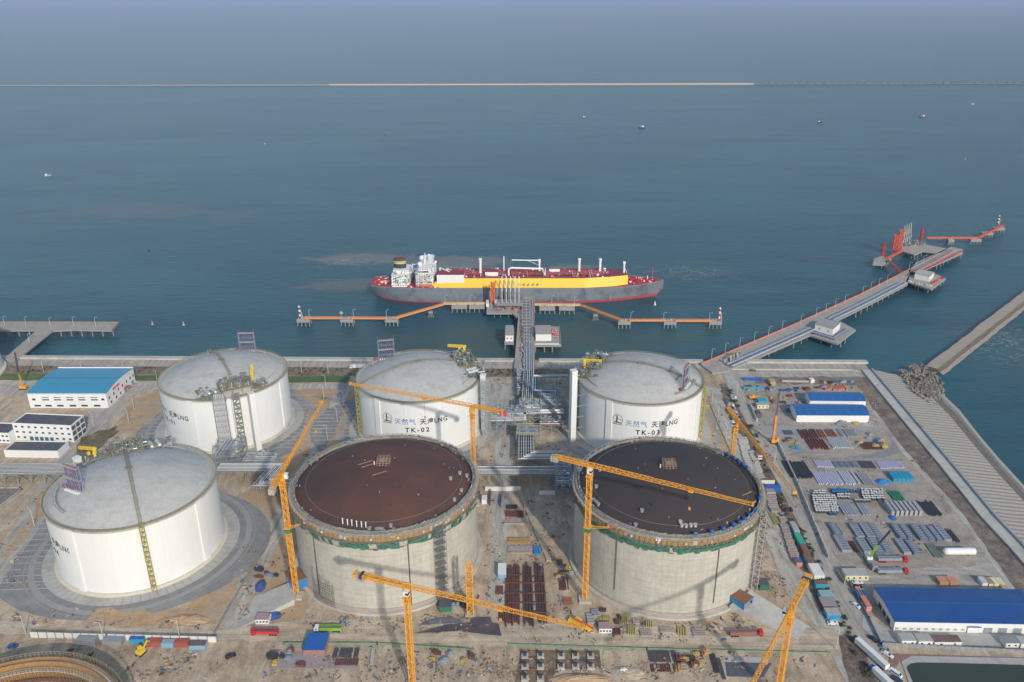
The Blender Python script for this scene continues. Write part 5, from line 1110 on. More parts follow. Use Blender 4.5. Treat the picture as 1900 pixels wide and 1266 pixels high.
hut('control_house', 'low white building with pale roof on the far side platform of the long pier', PX([(1696, 517), (1723, 523), (1732, 515), (1704, 509.5)]), ZD, 5.5, white, palec)
ox, oy = PX([(1681, 522)])[0]; mb = MB(); rr = random.Random(8)
for i in range(34): k_ = rr.random(); A, B = P(1687, 524, 2), P(1728, 531, 2); mb.box(A[0] + (B[0] - A[0]) * k_ - ox, A[1] + (B[1] - A[1]) * k_ - oy + rr.uniform(0, 2), ZD, rr.uniform(1, 3), 1, rr.uniform(.5, 2), m=rr.choice([0, 1, 2]))
for i in range(12): A, B = P(1728, 526, 2), P(1750, 516, 2); k_ = rr.random(); mb.box(A[0] + (B[0] - A[0]) * k_ - ox, A[1] + (B[1] - A[1]) * k_ - oy, ZD, 2, 2, 1.5, m=rr.choice([1, 3]))
mb.build('pipework', [palec, steel, pipem, red], p2)
p3 = slab('pier', PX([(1690, 512), (1786, 470), (1787, 463), (1765, 458), (1700, 487), (1686, 502)]), th=1.4, pile=8, label='outer leg of the long pier with a ladder like pipe frame', cat='pier')
ox, oy = PX([(1690, 512)])[0]; mb = MB(); a, b = V(*P(1697, 502, 3), 3), V(*P(1768, 464, 3), 3)
for i in range(22): q = a + (b - a) * (i / 21); d = (b - a).normalized(); nn = V(-d.y, d.x, 0) * 4; mb.beam(q - nn - V(ox, oy, -1), q + nn - V(ox, oy, -1), .9, .3); mb.beam(q - nn - V(ox, oy, 1), q - nn - V(ox, oy, -1), .3); mb.beam(q + nn - V(ox, oy, 1), q + nn - V(ox, oy, -1), .3)
for s_ in (-1, 1): mb.beam(a + nn * s_ - V(ox, oy, -1.2), b + nn * s_ - V(ox, oy, -1.2), .4)
mb.build('pipe_frame', palec, p3); mb = MB()
for A, B in (((1690, 506), (1766, 468)), ((1706, 506), (1786, 466))): a, b = P(*A, 2), P(*B, 2); mb.beam((a[0] - ox, a[1] - oy, 2.2), (b[0] - ox, b[1] - oy, 2.2), .5, 1.1)
mb.build('kerb_rail', red, p3)
p4 = slab('pier_platform', PX([(1674, 466), (1697, 473), (1712, 466), (1748, 470), (1765, 463), (1728, 456), (1700, 449), (1674, 454)]), label='pier head platform carrying red towers and grey loading arms', cat='pier', pile=7)
ox, oy = PX([(1674, 466)])[0]; mb = MB(); A = P(1700, 456, ZD); pipework(mb, A[0] - ox - 22, A[0] - ox + 14, A[1] - oy - 3, A[1] - oy + 14, ZD, 110, None, 66, 5); mb.build('pipework', [steel, mat('olive_tan', (.36, .32, .2)), palec, pipem, dark], p4)
def red_tower(px, py, h, w_, label, m=ored):
    x, y = P(px, py, ZD); t = thing('red_tower', label, 'tower', (x, y, ZD)); mb = MB(); mb.truss((0, 0, 0), (0, 0, h), w_, w_, w_ * 1.1, .45)
    for k in range(int(h / 3)): mb.box(0, 0, 1 + 3 * k, w_ + .4, w_ + .4, .3)
    mb.build('frame', m, t)
red_tower(1667, 464, 24, 4.4, 'thick bright red lattice tower on the pier head'); red_tower(1658, 464, 18, 3.5, 'second red lattice tower left of the thickest one on the pier head'); red_tower(1637, 475, 15, 1.8, 'thin red lattice mast on the left breasting dolphin of the long pier', red); red_tower(1708, 447, 15, 1.8, 'thin red lattice mast right of the grey loading arms', red)
for i, (px, py) in enumerate(((1675, 455), (1679, 453), (1683, 451), (1687, 449))):
    x, y = P(px, py, ZD); la = thing('loading_arm', '%s of the four folded grey loading arms on the pier head, counted from the left' % ORD[i], 'loading arm', (x, y, ZD), R(30), 'folded loading arms on the pier head')
    mb = MB(); mb.tube((0, 0, 0), (0, 0, 12), .55, 7); mb.build('riser', pipem, la); mb = MB(); mb.tube((0, 0, 12), (2.0, 3, 23), .5, 7); mb.tube((0, 0, 12), (-1, -1.5, 8), .5, 6); mb.box(-1.2, -1.8, 6.6, 1.4, 1.2, 2); mb.build('inboard_arm', palec, la); mb = MB(); mb.tube((2.0, 3, 23), (3, 3.4, 10), .45, 7); mb.build('outboard_arm', palec, la)
slab('breasting_dolphin', PX([(1620, 488), (1644, 489), (1654, 480), (1636, 475), (1622, 480)]), label='dark dolphin block at the left end of the pier head', cat='dolphin', th=3.2, pile=7)
rm = (ored, mat('red_walk', (.60, .20, .13)))
catwalk((1646, 483), (1673, 507), 'red catwalk sloping down from the left dolphin to the long pier', rm); catwalk((1646, 480), (1676, 465), 'red catwalk from the left dolphin to the pier head', rm); catwalk((1720, 442), (1813, 442), 'long straight red catwalk right of the pier head', rm); catwalk((1815, 442), (1862, 419), 'red catwalk leading to the far right beacon', rm)
for px, py, n_ in ((1766, 446, 'pile bent in the middle of the long red catwalk'), (1812, 445, 'dolphin at the bend of the long red catwalk'), (1834, 433, 'dark dolphin between the bend and the far right beacon'), (1856, 424, 'dolphin carrying the far right beacon')): dolphin(px, py, 7 if px == 1766 else 13, 8, n_)
beacon(1851, 417, ZD, 11, white2, mat('dark_red', (.35, .05, .07)), 'dark red and white beacon at the far right end of the pier')
lamps([(1320, 667), (1345, 656.5), (1372, 646), (1399, 635), (1425.5, 624.5), (1450.5, 614), (1485, 603), (1513.5, 589), (1531.5, 580.5), (1549, 572), (1567, 564), (1600, 548), (1615, 540), (1630, 533), (1645, 526), (1686, 503), (1700, 496), (1712, 490)], ZD, 9.5, 'tall lamp post along the long pier on the right', 'lamp posts along the long pier', R(-45))
# ---- pier on the left
p5 = slab('pier', PX([(-60, 614), (52, 613), (68, 613), (8, 665), (20, 676), (98, 614), (135, 612), (208, 613.5), (221, 599), (-60, 598)]), th=1.3, pile=9.5, label='empty concrete pier with a slanting access arm at the left edge', cat='pier', rake=0)
parapet(p5, PX([(-60, 598), (221, 599), (208, 613.5)]), m=mat('pier_kerb', (.30, .22, .20)), ox=PX([(-60, 614)])[0][0], oy=PX([(-60, 614)])[0][1], h=.9)
lamps([(9, 604), (49, 605), (94, 606), (137, 605), (178, 606), (55, 637)], ZD, 8.5, 'lamp post on the empty left pier', 'lamp posts on the left pier')
# ---- small boats and buoys
def boat(px, py, L, col, label, rz=0, cabin=True):
    L *= .62
    x, y = P(px, py, -5); t = thing('fishing_boat', label, 'boat', (x, y, -5), rz); mb = MB(); w_ = L * .26; h = L * .16
    pts = [(-L / 2, -w_ / 2), (L * .25, -w_ / 2), (L / 2, 0), (L * .25, w_ / 2), (-L / 2, w_ / 2)]; inn_ = [(a * .86 - L * .02, b * .7) for a, b in pts]; n = 5
    mb.add([(a, b, 0) for a, b in inn_] + [(a, b, h + (.12 * L if a > L * .4 else 0)) for a, b in pts], [(i, (i + 1) % n, n + (i + 1) % n, n + i) for i in range(n)] + [tuple(range(n, 2 * n))]); mb.build('hull', col, t)
    mb = MB(); mb.box(-L * .2, 0, h, L * .26, w_ * .6, L * .15); mb.box(-L * .2, 0, h + L * .15, L * .3, w_ * .7, L * .02); mb.tube((L * .1, 0, h), (L * .1, 0, h + L * .3), L * .012, 5); mb.build('cabin', white2, t)
boat(1190, 238, 26, blue, 'small blue and white fishing boat far out, right of centre', 3.1); boat(1085, 219, 20, mat('boat_brown', (.3, .2, .15)), 'small brown boat far out near the middle of the bay', .2); boat(1711, 218, 26, mat('boat_maroon', (.28, .08, .08)), 'small maroon boat far out on the right', 3.0); boat(1521, 228, 20, dark, 'small dark boat far out between the maroon and blue boats', 0); boat(1805, 194, 15, white2, 'tiny white boat farthest out on the right', .3); boat(89, 327, 19, palec, 'small pale boat on the left side of the bay', .5); boat(492, 268, 9, palec, 'tiny pale boat left of centre', 1.2); boat(577, 266, 8, dark, 'tiny dark boat just right of the tiny pale boat', .5)
def buoy(px, py, col, label, h=3):
    x, y = P(px, py, -5); t = thing('buoy', label, 'buoy', (x, y, -5)); mb = MB(); mb.tube((0, 0, -.3), (0, 0, 1), 1.2, 10); mb.build('float', col, t); mb = MB(); mb.tube((0, 0, 1), (0, 0, 1 + h), .7, 8, r2=.25); mb.build('cone', col, t)
buoy(277, 466, dark, 'dark buoy floating left of the ship', 2.6); buoy(283, 603, palec, 'pale buoy floating right of the left pier'); buoy(341, 604, palec, 'pale buoy floating between the left pier and the catwalk'); buoy(1790, 297, orange, 'orange marker buoy far out on the right', 6); buoy(714, 252, red, 'red marker buoy far out left of centre', 5); buoy(1215, 566, white2, 'white mooring splash float under the bow')
# ================================================================ PIPE RACKS
rackst = mat('rack_blue_grey', (.27, .33, .36), .6, .15, .5)
def pipe_rack(label, pts, half, z=7.0, n=6, r=(.34, .26, .42), cols=True, mats_=None, step=8, sag=0):
    w_ = [P(*p, z) for p in pts]; ox, oy = w_[0]; t = thing('pipe_rack', label, 'pipe rack', (ox, oy, 0))
    offs = [-half + .6 + (2 * half - 1.2) * i / max(1, n - 1) for i in range(n)]
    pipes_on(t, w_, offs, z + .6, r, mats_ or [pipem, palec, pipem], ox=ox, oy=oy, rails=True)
    mb = MB(); P3s = [V(x - ox, y - oy, z) for x, y in w_]
    for a, b in zip(P3s[:-1], P3s[1:]):
        d = b - a; L = d.length; d.normalize(); nn = V(-d.y, d.x, 0) * half
        for s_ in (-1, 1): mb.beam(a + nn * s_, b + nn * s_, .3, .4)
        k = max(1, int(L / step))
        for i in range(k + 1):
            q = a + d * (L * i / k)
            for s_ in (-1, 1): mb.beam(q + nn * s_ - V(0, 0, z), q + nn * s_, .32)
            mb.beam(q - nn, q + nn, .3); mb.beam(q - nn - V(0, 0, z * .5), q + nn - V(0, 0, z * .5), .25)
            if i < k and i % 2 == 0:
                q2 = a + d * (L * (i + 1) / k); mb.beam(q + nn - V(0, 0, z), q2 + nn, .2); mb.beam(q - nn, q2 - nn - V(0, 0, z), .2)
    mb.build('frame', rackst, t); return t
pipe_rack('rack of silver pipes leading inland from the pipe bridge', [(981, 688), (978, 742)], 4.2, n=6)
pipe_rack('square expansion loop of dark blue and silver pipes beside the TK-03 tank', [(992, 700), (991, 726), (1029, 727), (1029, 744), (1006, 745)], 2.6, n=4, mats_=[dpipe, bpipe, pipem])
pipe_rack('rack of silver pipes from the inland rack to the lift shaft of the TK-03 tank', [(990, 699), (1054, 698)], 1.6, n=3)
pipe_rack('rack of silver pipes running left to the TK-02 tank', [(897, 778), (976, 776)], 4.2, n=6)
pipe_rack('rack of silver pipes running right to the foot of the TK-03 tank', [(976, 765), (1046, 763)], 3.4, n=5)
pipe_rack('lower rack of thin red and silver pipes under the TK-03 rack', [(1002, 786), (1042, 786)], 3.4, z=5, n=5, r=(.2, .3), mats_=[mat('thin_red_pipe', (.40, .16, .12)), pipem])
pipe_rack('bent rack of silver pipes between the grey deck and the right hand concrete tank', [(976, 808), (976, 846), (1046, 845)], 5.2, n=7)
pipe_rack('short rack of blue grey pipes beside the right hand concrete tank', [(1048, 850), (1050, 905)], 5.5, z=6, n=8, mats_=[bpipe, dpipe, pipem])
pipe_rack('long rack of pale pipes between the two concrete tanks', [(884, 874), (1062, 874)], 4.6, n=6, mats_=[palec, pipem])
pipe_rack('rack of pale pipes crossing the left picture edge', [(-60, 872), (140, 870)], 6.2, n=8, mats_=[palec, pipem, grating])
pipe_rack('zigzag rack of silver pipes between the TK-01 tank and the left concrete tank', [(405, 868), (512, 868), (487, 896), (548, 897)], 4.6, n=7, z=8)
pipe_rack('slanting blue grey pipe frame coming down from the TK-01 tank', [(408, 846), (440, 800)], 3.4, z=10, n=6, mats_=[bpipe, pipem])
for (pts, l) in (([(964, 757), (1005, 757), (1004, 743), (964, 743)], 'grey green equipment deck at the corner of the expansion loop'), ([(958, 806), (1002, 807), (1002, 789), (960, 789)], 'grey green equipment deck south of the crossing racks')):
    w_ = [P(*q, 9) for q in pts]; ox, oy = w_[0]; t = thing('equipment_deck', l, 'platform', (ox, oy, 0)); mb = MB(); mb.prism([(x - ox, y - oy) for x, y in w_], 8.8, 9.1)
    mb.build('deck', mat('grey_green_deck', (.33, .36, .32), .8, .1, .5), t); mb = MB()
    for x, y in w_: mb.beam((x - ox, y - oy, 0), (x - ox, y - oy, 10.2), .4)
    mb.build('column', rackst, t); mb = MB(); rr = random.Random(4)
    for k in range(46): a_, b_ = rr.random(), rr.random(); x = (w_[1][0] - ox) * a_; y = (w_[3][1] - oy) * (.25 if b_ < .5 else .65) + rr.uniform(-.5, .5); mb.box(x, y, 9.1, .5, .7, rr.uniform(.5, 1.3), m=rr.choice([0, 0, 1]))
    mb.build('valves', [mat('valve_violet', (.16, .14, .26)), steel], t); mb = MB(); L = [V(x - ox, y - oy, 10.2) for x, y in w_]
    for i in range(4): mb.beam(L[i], L[(i + 1) % 4], .18)
    mb.build('railing', yel, t)
# tall riser tower on the right flank of TK-02
t = thing('riser_tower', 'blue grey lattice tower of pipes on the right flank of the TK-02 tank', 'tower', (*P(903, 806), 0)); mb = MB(); mb.truss((0, 0, 0), (0, 0, 41), 5, 7, 4, .35); mb.build('frame', rackst, t)
for i in range(5): mb = MB(); mb.tube((-1.8 + .9 * i, -2.4, 0), (-1.8 + .9 * i, -2.4, 42), .32, 7); mb.build('riser_pipe', pipem, t)
mb = MB()
for i in range(12): mb.box(1.4, 1.0, 3 + 3.2 * i, 3.6, 4, .2); mb.beam((0 if i % 2 else 3, 1, 3 + 3.2 * i), (3 if i % 2 else 0, 1, 6.2 + 3.2 * i), 1.1, .15)
mb.build('stair', grating, t)
# ================================================================ BUILDINGS
def roofed(name, label, rc, z, ridge, wallm, roofm_, cat='warehouse', curve=0, front=None, seams=0, ridge_line=None):
    """rc = front-left, front-right, back-right, back-left eave corners (px) at eave height z"""
    w_ = [P(*q, z) for q in rc]; ox, oy = w_[0]; L = [V(x - ox, y - oy, 0) for x, y in w_]; t = thing(name, label, cat, (ox, oy, 0))
    K = 8; prof = []
    for i in range(K + 1):
        s_ = i / K; h = ridge * (1 - abs(2 * s_ - 1)) if not curve else ridge * math.sin(math.pi * s_); prof.append((s_, z + h))
    mb = MB(); vs = []
    for s_, h in prof: a = L[0].lerp(L[3], s_); b = L[1].lerp(L[2], s_); vs += [(a.x, a.y, h), (b.x, b.y, h)]
    fs = [(2 * i, 2 * i + 1, 2 * i + 3, 2 * i + 2) for i in range(K)]
    m2 = MB(); wv = [(a, b, c - .02) for a, b, c in vs] + [(l.x, l.y, 0) for l in L]; n = len(vs)
    m2.add(wv, [(n, n + 1, 1, 0), (n + 2, n + 3, n - 2, n - 1), tuple([n + 3, n] + [2 * i for i in range(K + 1)]), tuple([n + 1, n + 2] + [2 * i + 1 for i in range(K, -1, -1)])]); m2.build('wall', wallm, t)
    c = (L[0] + L[2]) / 2; vs2 = [(c.x + (a - c.x) * 1.012, c.y + (b - c.y) * 1.02, h + .05) for a, b, h in vs] + [(c.x + (a - c.x) * 1.012, c.y + (b - c.y) * 1.02, h + .28) for a, b, h in vs]
    mb.add(vs2, [tuple(q + n for q in f) for f in fs] + [f[::-1] for f in fs] + [(0, 1, n + 1, n), (n - 2, 2 * n - 2, 2 * n - 1, n - 1)] + [(2 * i, n + 2 * i, n + 2 * i + 2, 2 * i + 2) for i in range(K)] + [(2 * i + 1, 2 * i + 3, n + 2 * i + 3, n + 2 * i + 1) for i in range(K)]); ro = mb.build('roof', roofm_, t)
    if ridge_line: m3 = MB(); a, b = L[0].lerp(L[3], .5), L[1].lerp(L[2], .5); m3.beam((a.x, a.y, z + ridge + .3), (b.x, b.y, z + ridge + .3), .5, .12); m3.build('ridge_cap', ridge_line, ro)
    if seams:
        m3 = MB()
        for i in range(seams):
            for k in range(K):
                f_ = (i + .5) / seams; p = (L[0].lerp(L[1], f_)).lerp(L[3].lerp(L[2], f_), prof[k][0]); q = (L[0].lerp(L[1], f_)).lerp(L[3].lerp(L[2], f_), prof[k + 1][0]); m3.beam((p.x, p.y, prof[k][1] + .3), (q.x, q.y, prof[k + 1][1] + .3), .35, .06)
        m3.build('skylight_strip', mat('roof_seam_blue', (.08, .2, .45)), ro)
    t['L'] = 0; return t, L
def openings(t, A, B, us, z0, h, w_, name, m, out=.06):
    """openings along wall A->B (local), at distances us (fractions)"""
    d = (B - A).normalized(); nn = V(d.y, -d.x, 0) * out
    for u in us:
        q = A + (B - A) * u + nn; mb = MB(); mb.beam(q - d * w_ / 2 + V(0, 0, z0 + h / 2), q + d * w_ / 2 + V(0, 0, z0 + h / 2), .12, h); mb.build(name, m, t)
bright_roof = mat('bright_blue_roof', (.06, .31, .47), .45, .05, .3, ribs=('X', 1.2, .12)); deep_blue = mat('deep_blue_roof', (.018, .085, .29), .5, .08, .2, dirt=(.03, .10, .27), dscale=.08, ribs=('X', 1.3, .12)); mid_blue = mat('mid_blue_roof', (.02, .13, .36), .45, .06, .2, ribs=('X', 1.3, .12))
t, L = roofed('workshop_hall', 'large white hall with a curved bright blue roof beside the shore', [(50, 731), (196, 731), (247, 684), (108, 684)], 11.5, 2.2, white, bright_roof, 'hall', curve=1, ridge_line=mid_blue)
mb = MB(); mb.beam(L[3] + V(0, .3, 12.1), L[2] + V(0, .3, 12.1), .5, 1.2); mb.beam(L[0] + V(0, -.1, 11.7), L[1] + V(0, -.1, 11.7), .4, .5); mb.build('parapet', white, t)
openings(t, L[0], L[1], [.22, .37, .53, .68, .84], 6.2, .9, 5, 'window', glass); openings(t, L[0], L[1], [.22, .37, .53, .68, .84], 8.2, .5, 5, 'window', glass); openings(t, L[0], L[1], [.07, .95], 6.2, 1.6, 2.2, 'window', glass); openings(t, L[0], L[1], [.1, .24, .39, .55, .70, .86], 1.2, 1.4, 4.6, 'window', glass)
openings(t, L[1], L[2], [.08, .24, .4, .55, .7, .84, .95], 5.6, 2.2, 1.4, 'window', glass); openings(t, L[1], L[2], [.12, .3, .45], 1.4, 2, 1.6, 'window', glass); openings(t, L[1], L[2], [.62, .9], 0, 3.6, 4, 'door', steel)
mb = MB(); d = (L[2] - L[1]).normalized()
for i in range(5): q = L[1] + d * (11 + 2.2 * i) + V(d.y, -d.x, 0) * .1; mb.box(q.x, q.y, 9.3, .2, 1.5, 1.5, math.atan2(d.y, d.x) - math.pi / 2); 
mb.build('sign_letters', red, t); mb = MB(); q = L[1] + (L[2] - L[1]) * .62 + V(2, 0, 0); mb.box(q.x, q.y, 3.9, 3.5, 5, .3); mb.build('canopy', mat('canopy_red', (.5, .10, .10)), t)
dkroof = mat('dark_flat_roof', (.10, .10, .115), .9, .15, .3, dirt=(.14, .13, .14), dscale=.1)
def block_building(name, label, fl, fr, dep, h, floors, nx, cat='building', doors=0, frame=False, rt=dkroof):
    A, B = V(*P(*fl), 0), V(*P(*fr), 0); t = thing(name, label, cat, A); L_ = (B - A).length; rz = math.atan2(B.y - A.y, B.x - A.x); t.rotation_euler[2] = rz
    mb = MB(); mb.box(L_ / 2, dep / 2, 0, L_, dep, h); mb.build('wall', white, t); mb = MB(); mb.box(L_ / 2, dep / 2, h + .003, L_ - .8, dep - .8, .12); mb.build('roof', rt, t)
    mb = MB()
    for (x, y, sx, sy) in ((L_ / 2, .2, L_ + .2, .4), (L_ / 2, dep - .2, L_ + .2, .4), (.2 - .1, dep / 2, .4, dep - .9), (L_ - .1, dep / 2, .4, dep - .9)): mb.box(x, y, h + .002, sx, sy, .8)
    mb.build('parapet', white2, t); fh = h / floors
    for f in range(floors):
        if f == 0 and doors:
            for i in range(doors): mb = MB(); mb.box(L_ * .28 + i * 3.6, -.05, .1, 2.5, .12, 2.9); mb.build('shutter', mat('shutter_blue', (.06, .14, .22)), t)
        for i in range(nx):
            x = L_ * (i + .5) / nx
            if f == 0 and doors and L_ * .22 < x < L_ * .28 + doors * 3.6: continue
            mb = MB(); mb.box(x, -.05, f * fh + fh * .4, 1.7, .12, fh * .32); mb.build('window', glass, t)
        if frame:
            for j in range(3): mb = MB(); mb.box(L_ + .02, dep * (j + .5) / 3, f * fh + .5, .14, dep / 3 - 1.0, fh - 1.1); mb.build('window', mat('loggia_shade', (.10, .10, .12)), t)
    return t
block_building('office_building', 'white three storey office block with dark flat roof in front of the blue roofed hall', (30, 816), (138, 821), 15, 12, 3, 9, doors=5, frame=True)
block_building('annex', 'low white annex with dark roof cut by the left edge next to the office block', (-40, 820), (20, 823), 14, 7, 2, 8)
block_building('substation', 'single storey white substation with a dark roof behind the left pipe rack', (10, 848.5), (110, 850), 13, 4.4, 1, 0)
t, L = roofed('warehouse', 'biggest warehouse, deep blue roof and white front wall at the right edge', [(1661, 1154), (1935, 1159), (1893, 1095), (1622.5, 1091)], 5.4, 1.3, white, deep_blue, ridge_line=mid_blue)
openings(t, L[0], L[1], [.02, .075, .12, .17, .22, .27, .32, .37, .42, .47], 1.0, 1.0, 1.5, 'window', mat('shutter_grey', (.35, .35, .33))); openings(t, L[0], L[1], [.64, .74, .84, .94], 0, 2.9, 4.0, 'door', steel); openings(t, L[0], L[1], [.54], 0, 3.6, 5.6, 'porch', white2, out=.5)
openings(t, L[3], L[0], [.35, .55, .75], .0, 2.6, 3.5, 'door', dark)
openings(t, L[0], L[1], [.54], 3.65, .5, 6, 'canopy', mid_blue, out=1.0)
roofed('warehouse', 'front shed of the pair with blue roof and long white wall in the storage yard', [(1479, 771), (1613, 771.5), (1600, 751.5), (1467, 750)], 5.4, 1.8, white, mid_blue, seams=9, curve=1)
roofed('warehouse', 'rear shed of the pair with blue roof in the storage yard', [(1503, 744), (1607, 745), (1593, 728.5), (1495, 728)], 5.4, 1.5, white, mid_blue, seams=6, curve=1)
# ================================================================ BOXES, CABINS, CONTAINERS
def gbox(name, label, cat, x0, x1, yb, dep, h, wallm, topm=None, group=None, win=0, rz=0, gable=0, top=True):
    """box whose front foot runs from pixel x0 to x1 on row yb; dep metres deep"""
    a, b = P(x0, yb), P(x1, yb); W_ = b[0] - a[0]; t = thing(name, label, cat, ((a[0] + b[0]) / 2, a[1] + dep / 2, 0), rz, group)
    mb = MB(); mb.box(0, 0, .1, W_, dep, h - .1); n = max(2, int(W_ / 1.2))
    if name in ('container', 'site_cabin'):
        for i in range(n): mb.box(-W_ / 2 + W_ * (i + .5) / n, -dep / 2 - .04, .25, W_ / n * .45, .1, h - .5)
        for sx in (-1, 1):
            for sy in (-1, 1): mb.box(sx * (W_ / 2 - .05), sy * (dep / 2 - .03), 0, .22, .22, h + .03)
    mb.build('shell', wallm, t)
    mb = MB(); mb.box(0, 0, h + .004, W_ + .15, dep + .15, .14)
    if name in ('container', 'site_cabin'):
        for i in range(n): mb.box(-W_ / 2 + W_ * (i + .5) / n, 0, h + .14, W_ / n * .4, dep - .3, .05)
    mb.build('roof', topm or wallm, t)
    for i in range(win): mb = MB(); mb.box(-W_ / 2 + W_ * (i + .5) / win, -dep / 2 - .08, h * .42, .9, .1, h * .3); mb.build('window', glass, t)
    return t
cyan = mat('cyan_paint', (.03, .36, .48), .5, .05, .5); skyb = mat('sky_blue_paint', (.22, .42, .55), .5, .05, .5); creamw = mat('cream_wall', (.72, .66, .42), .7, .05, .5); brick = mat('brick_red_paint', (.38, .10, .07), .6, .1, .5); salmon = mat('salmon_paint', (.62, .26, .17), .6, .1, .5); pink = mat('pink_paint', (.80, .30, .36), .5, .05, .5); gunm = mat('gun_grey', (.28, .29, .30), .6, .1, .5); brown = mat('brown_roof', (.22, .13, .10), .8, .2, .5); teal = mat('teal_box', (.02, .28, .45), .5, .08, .5)
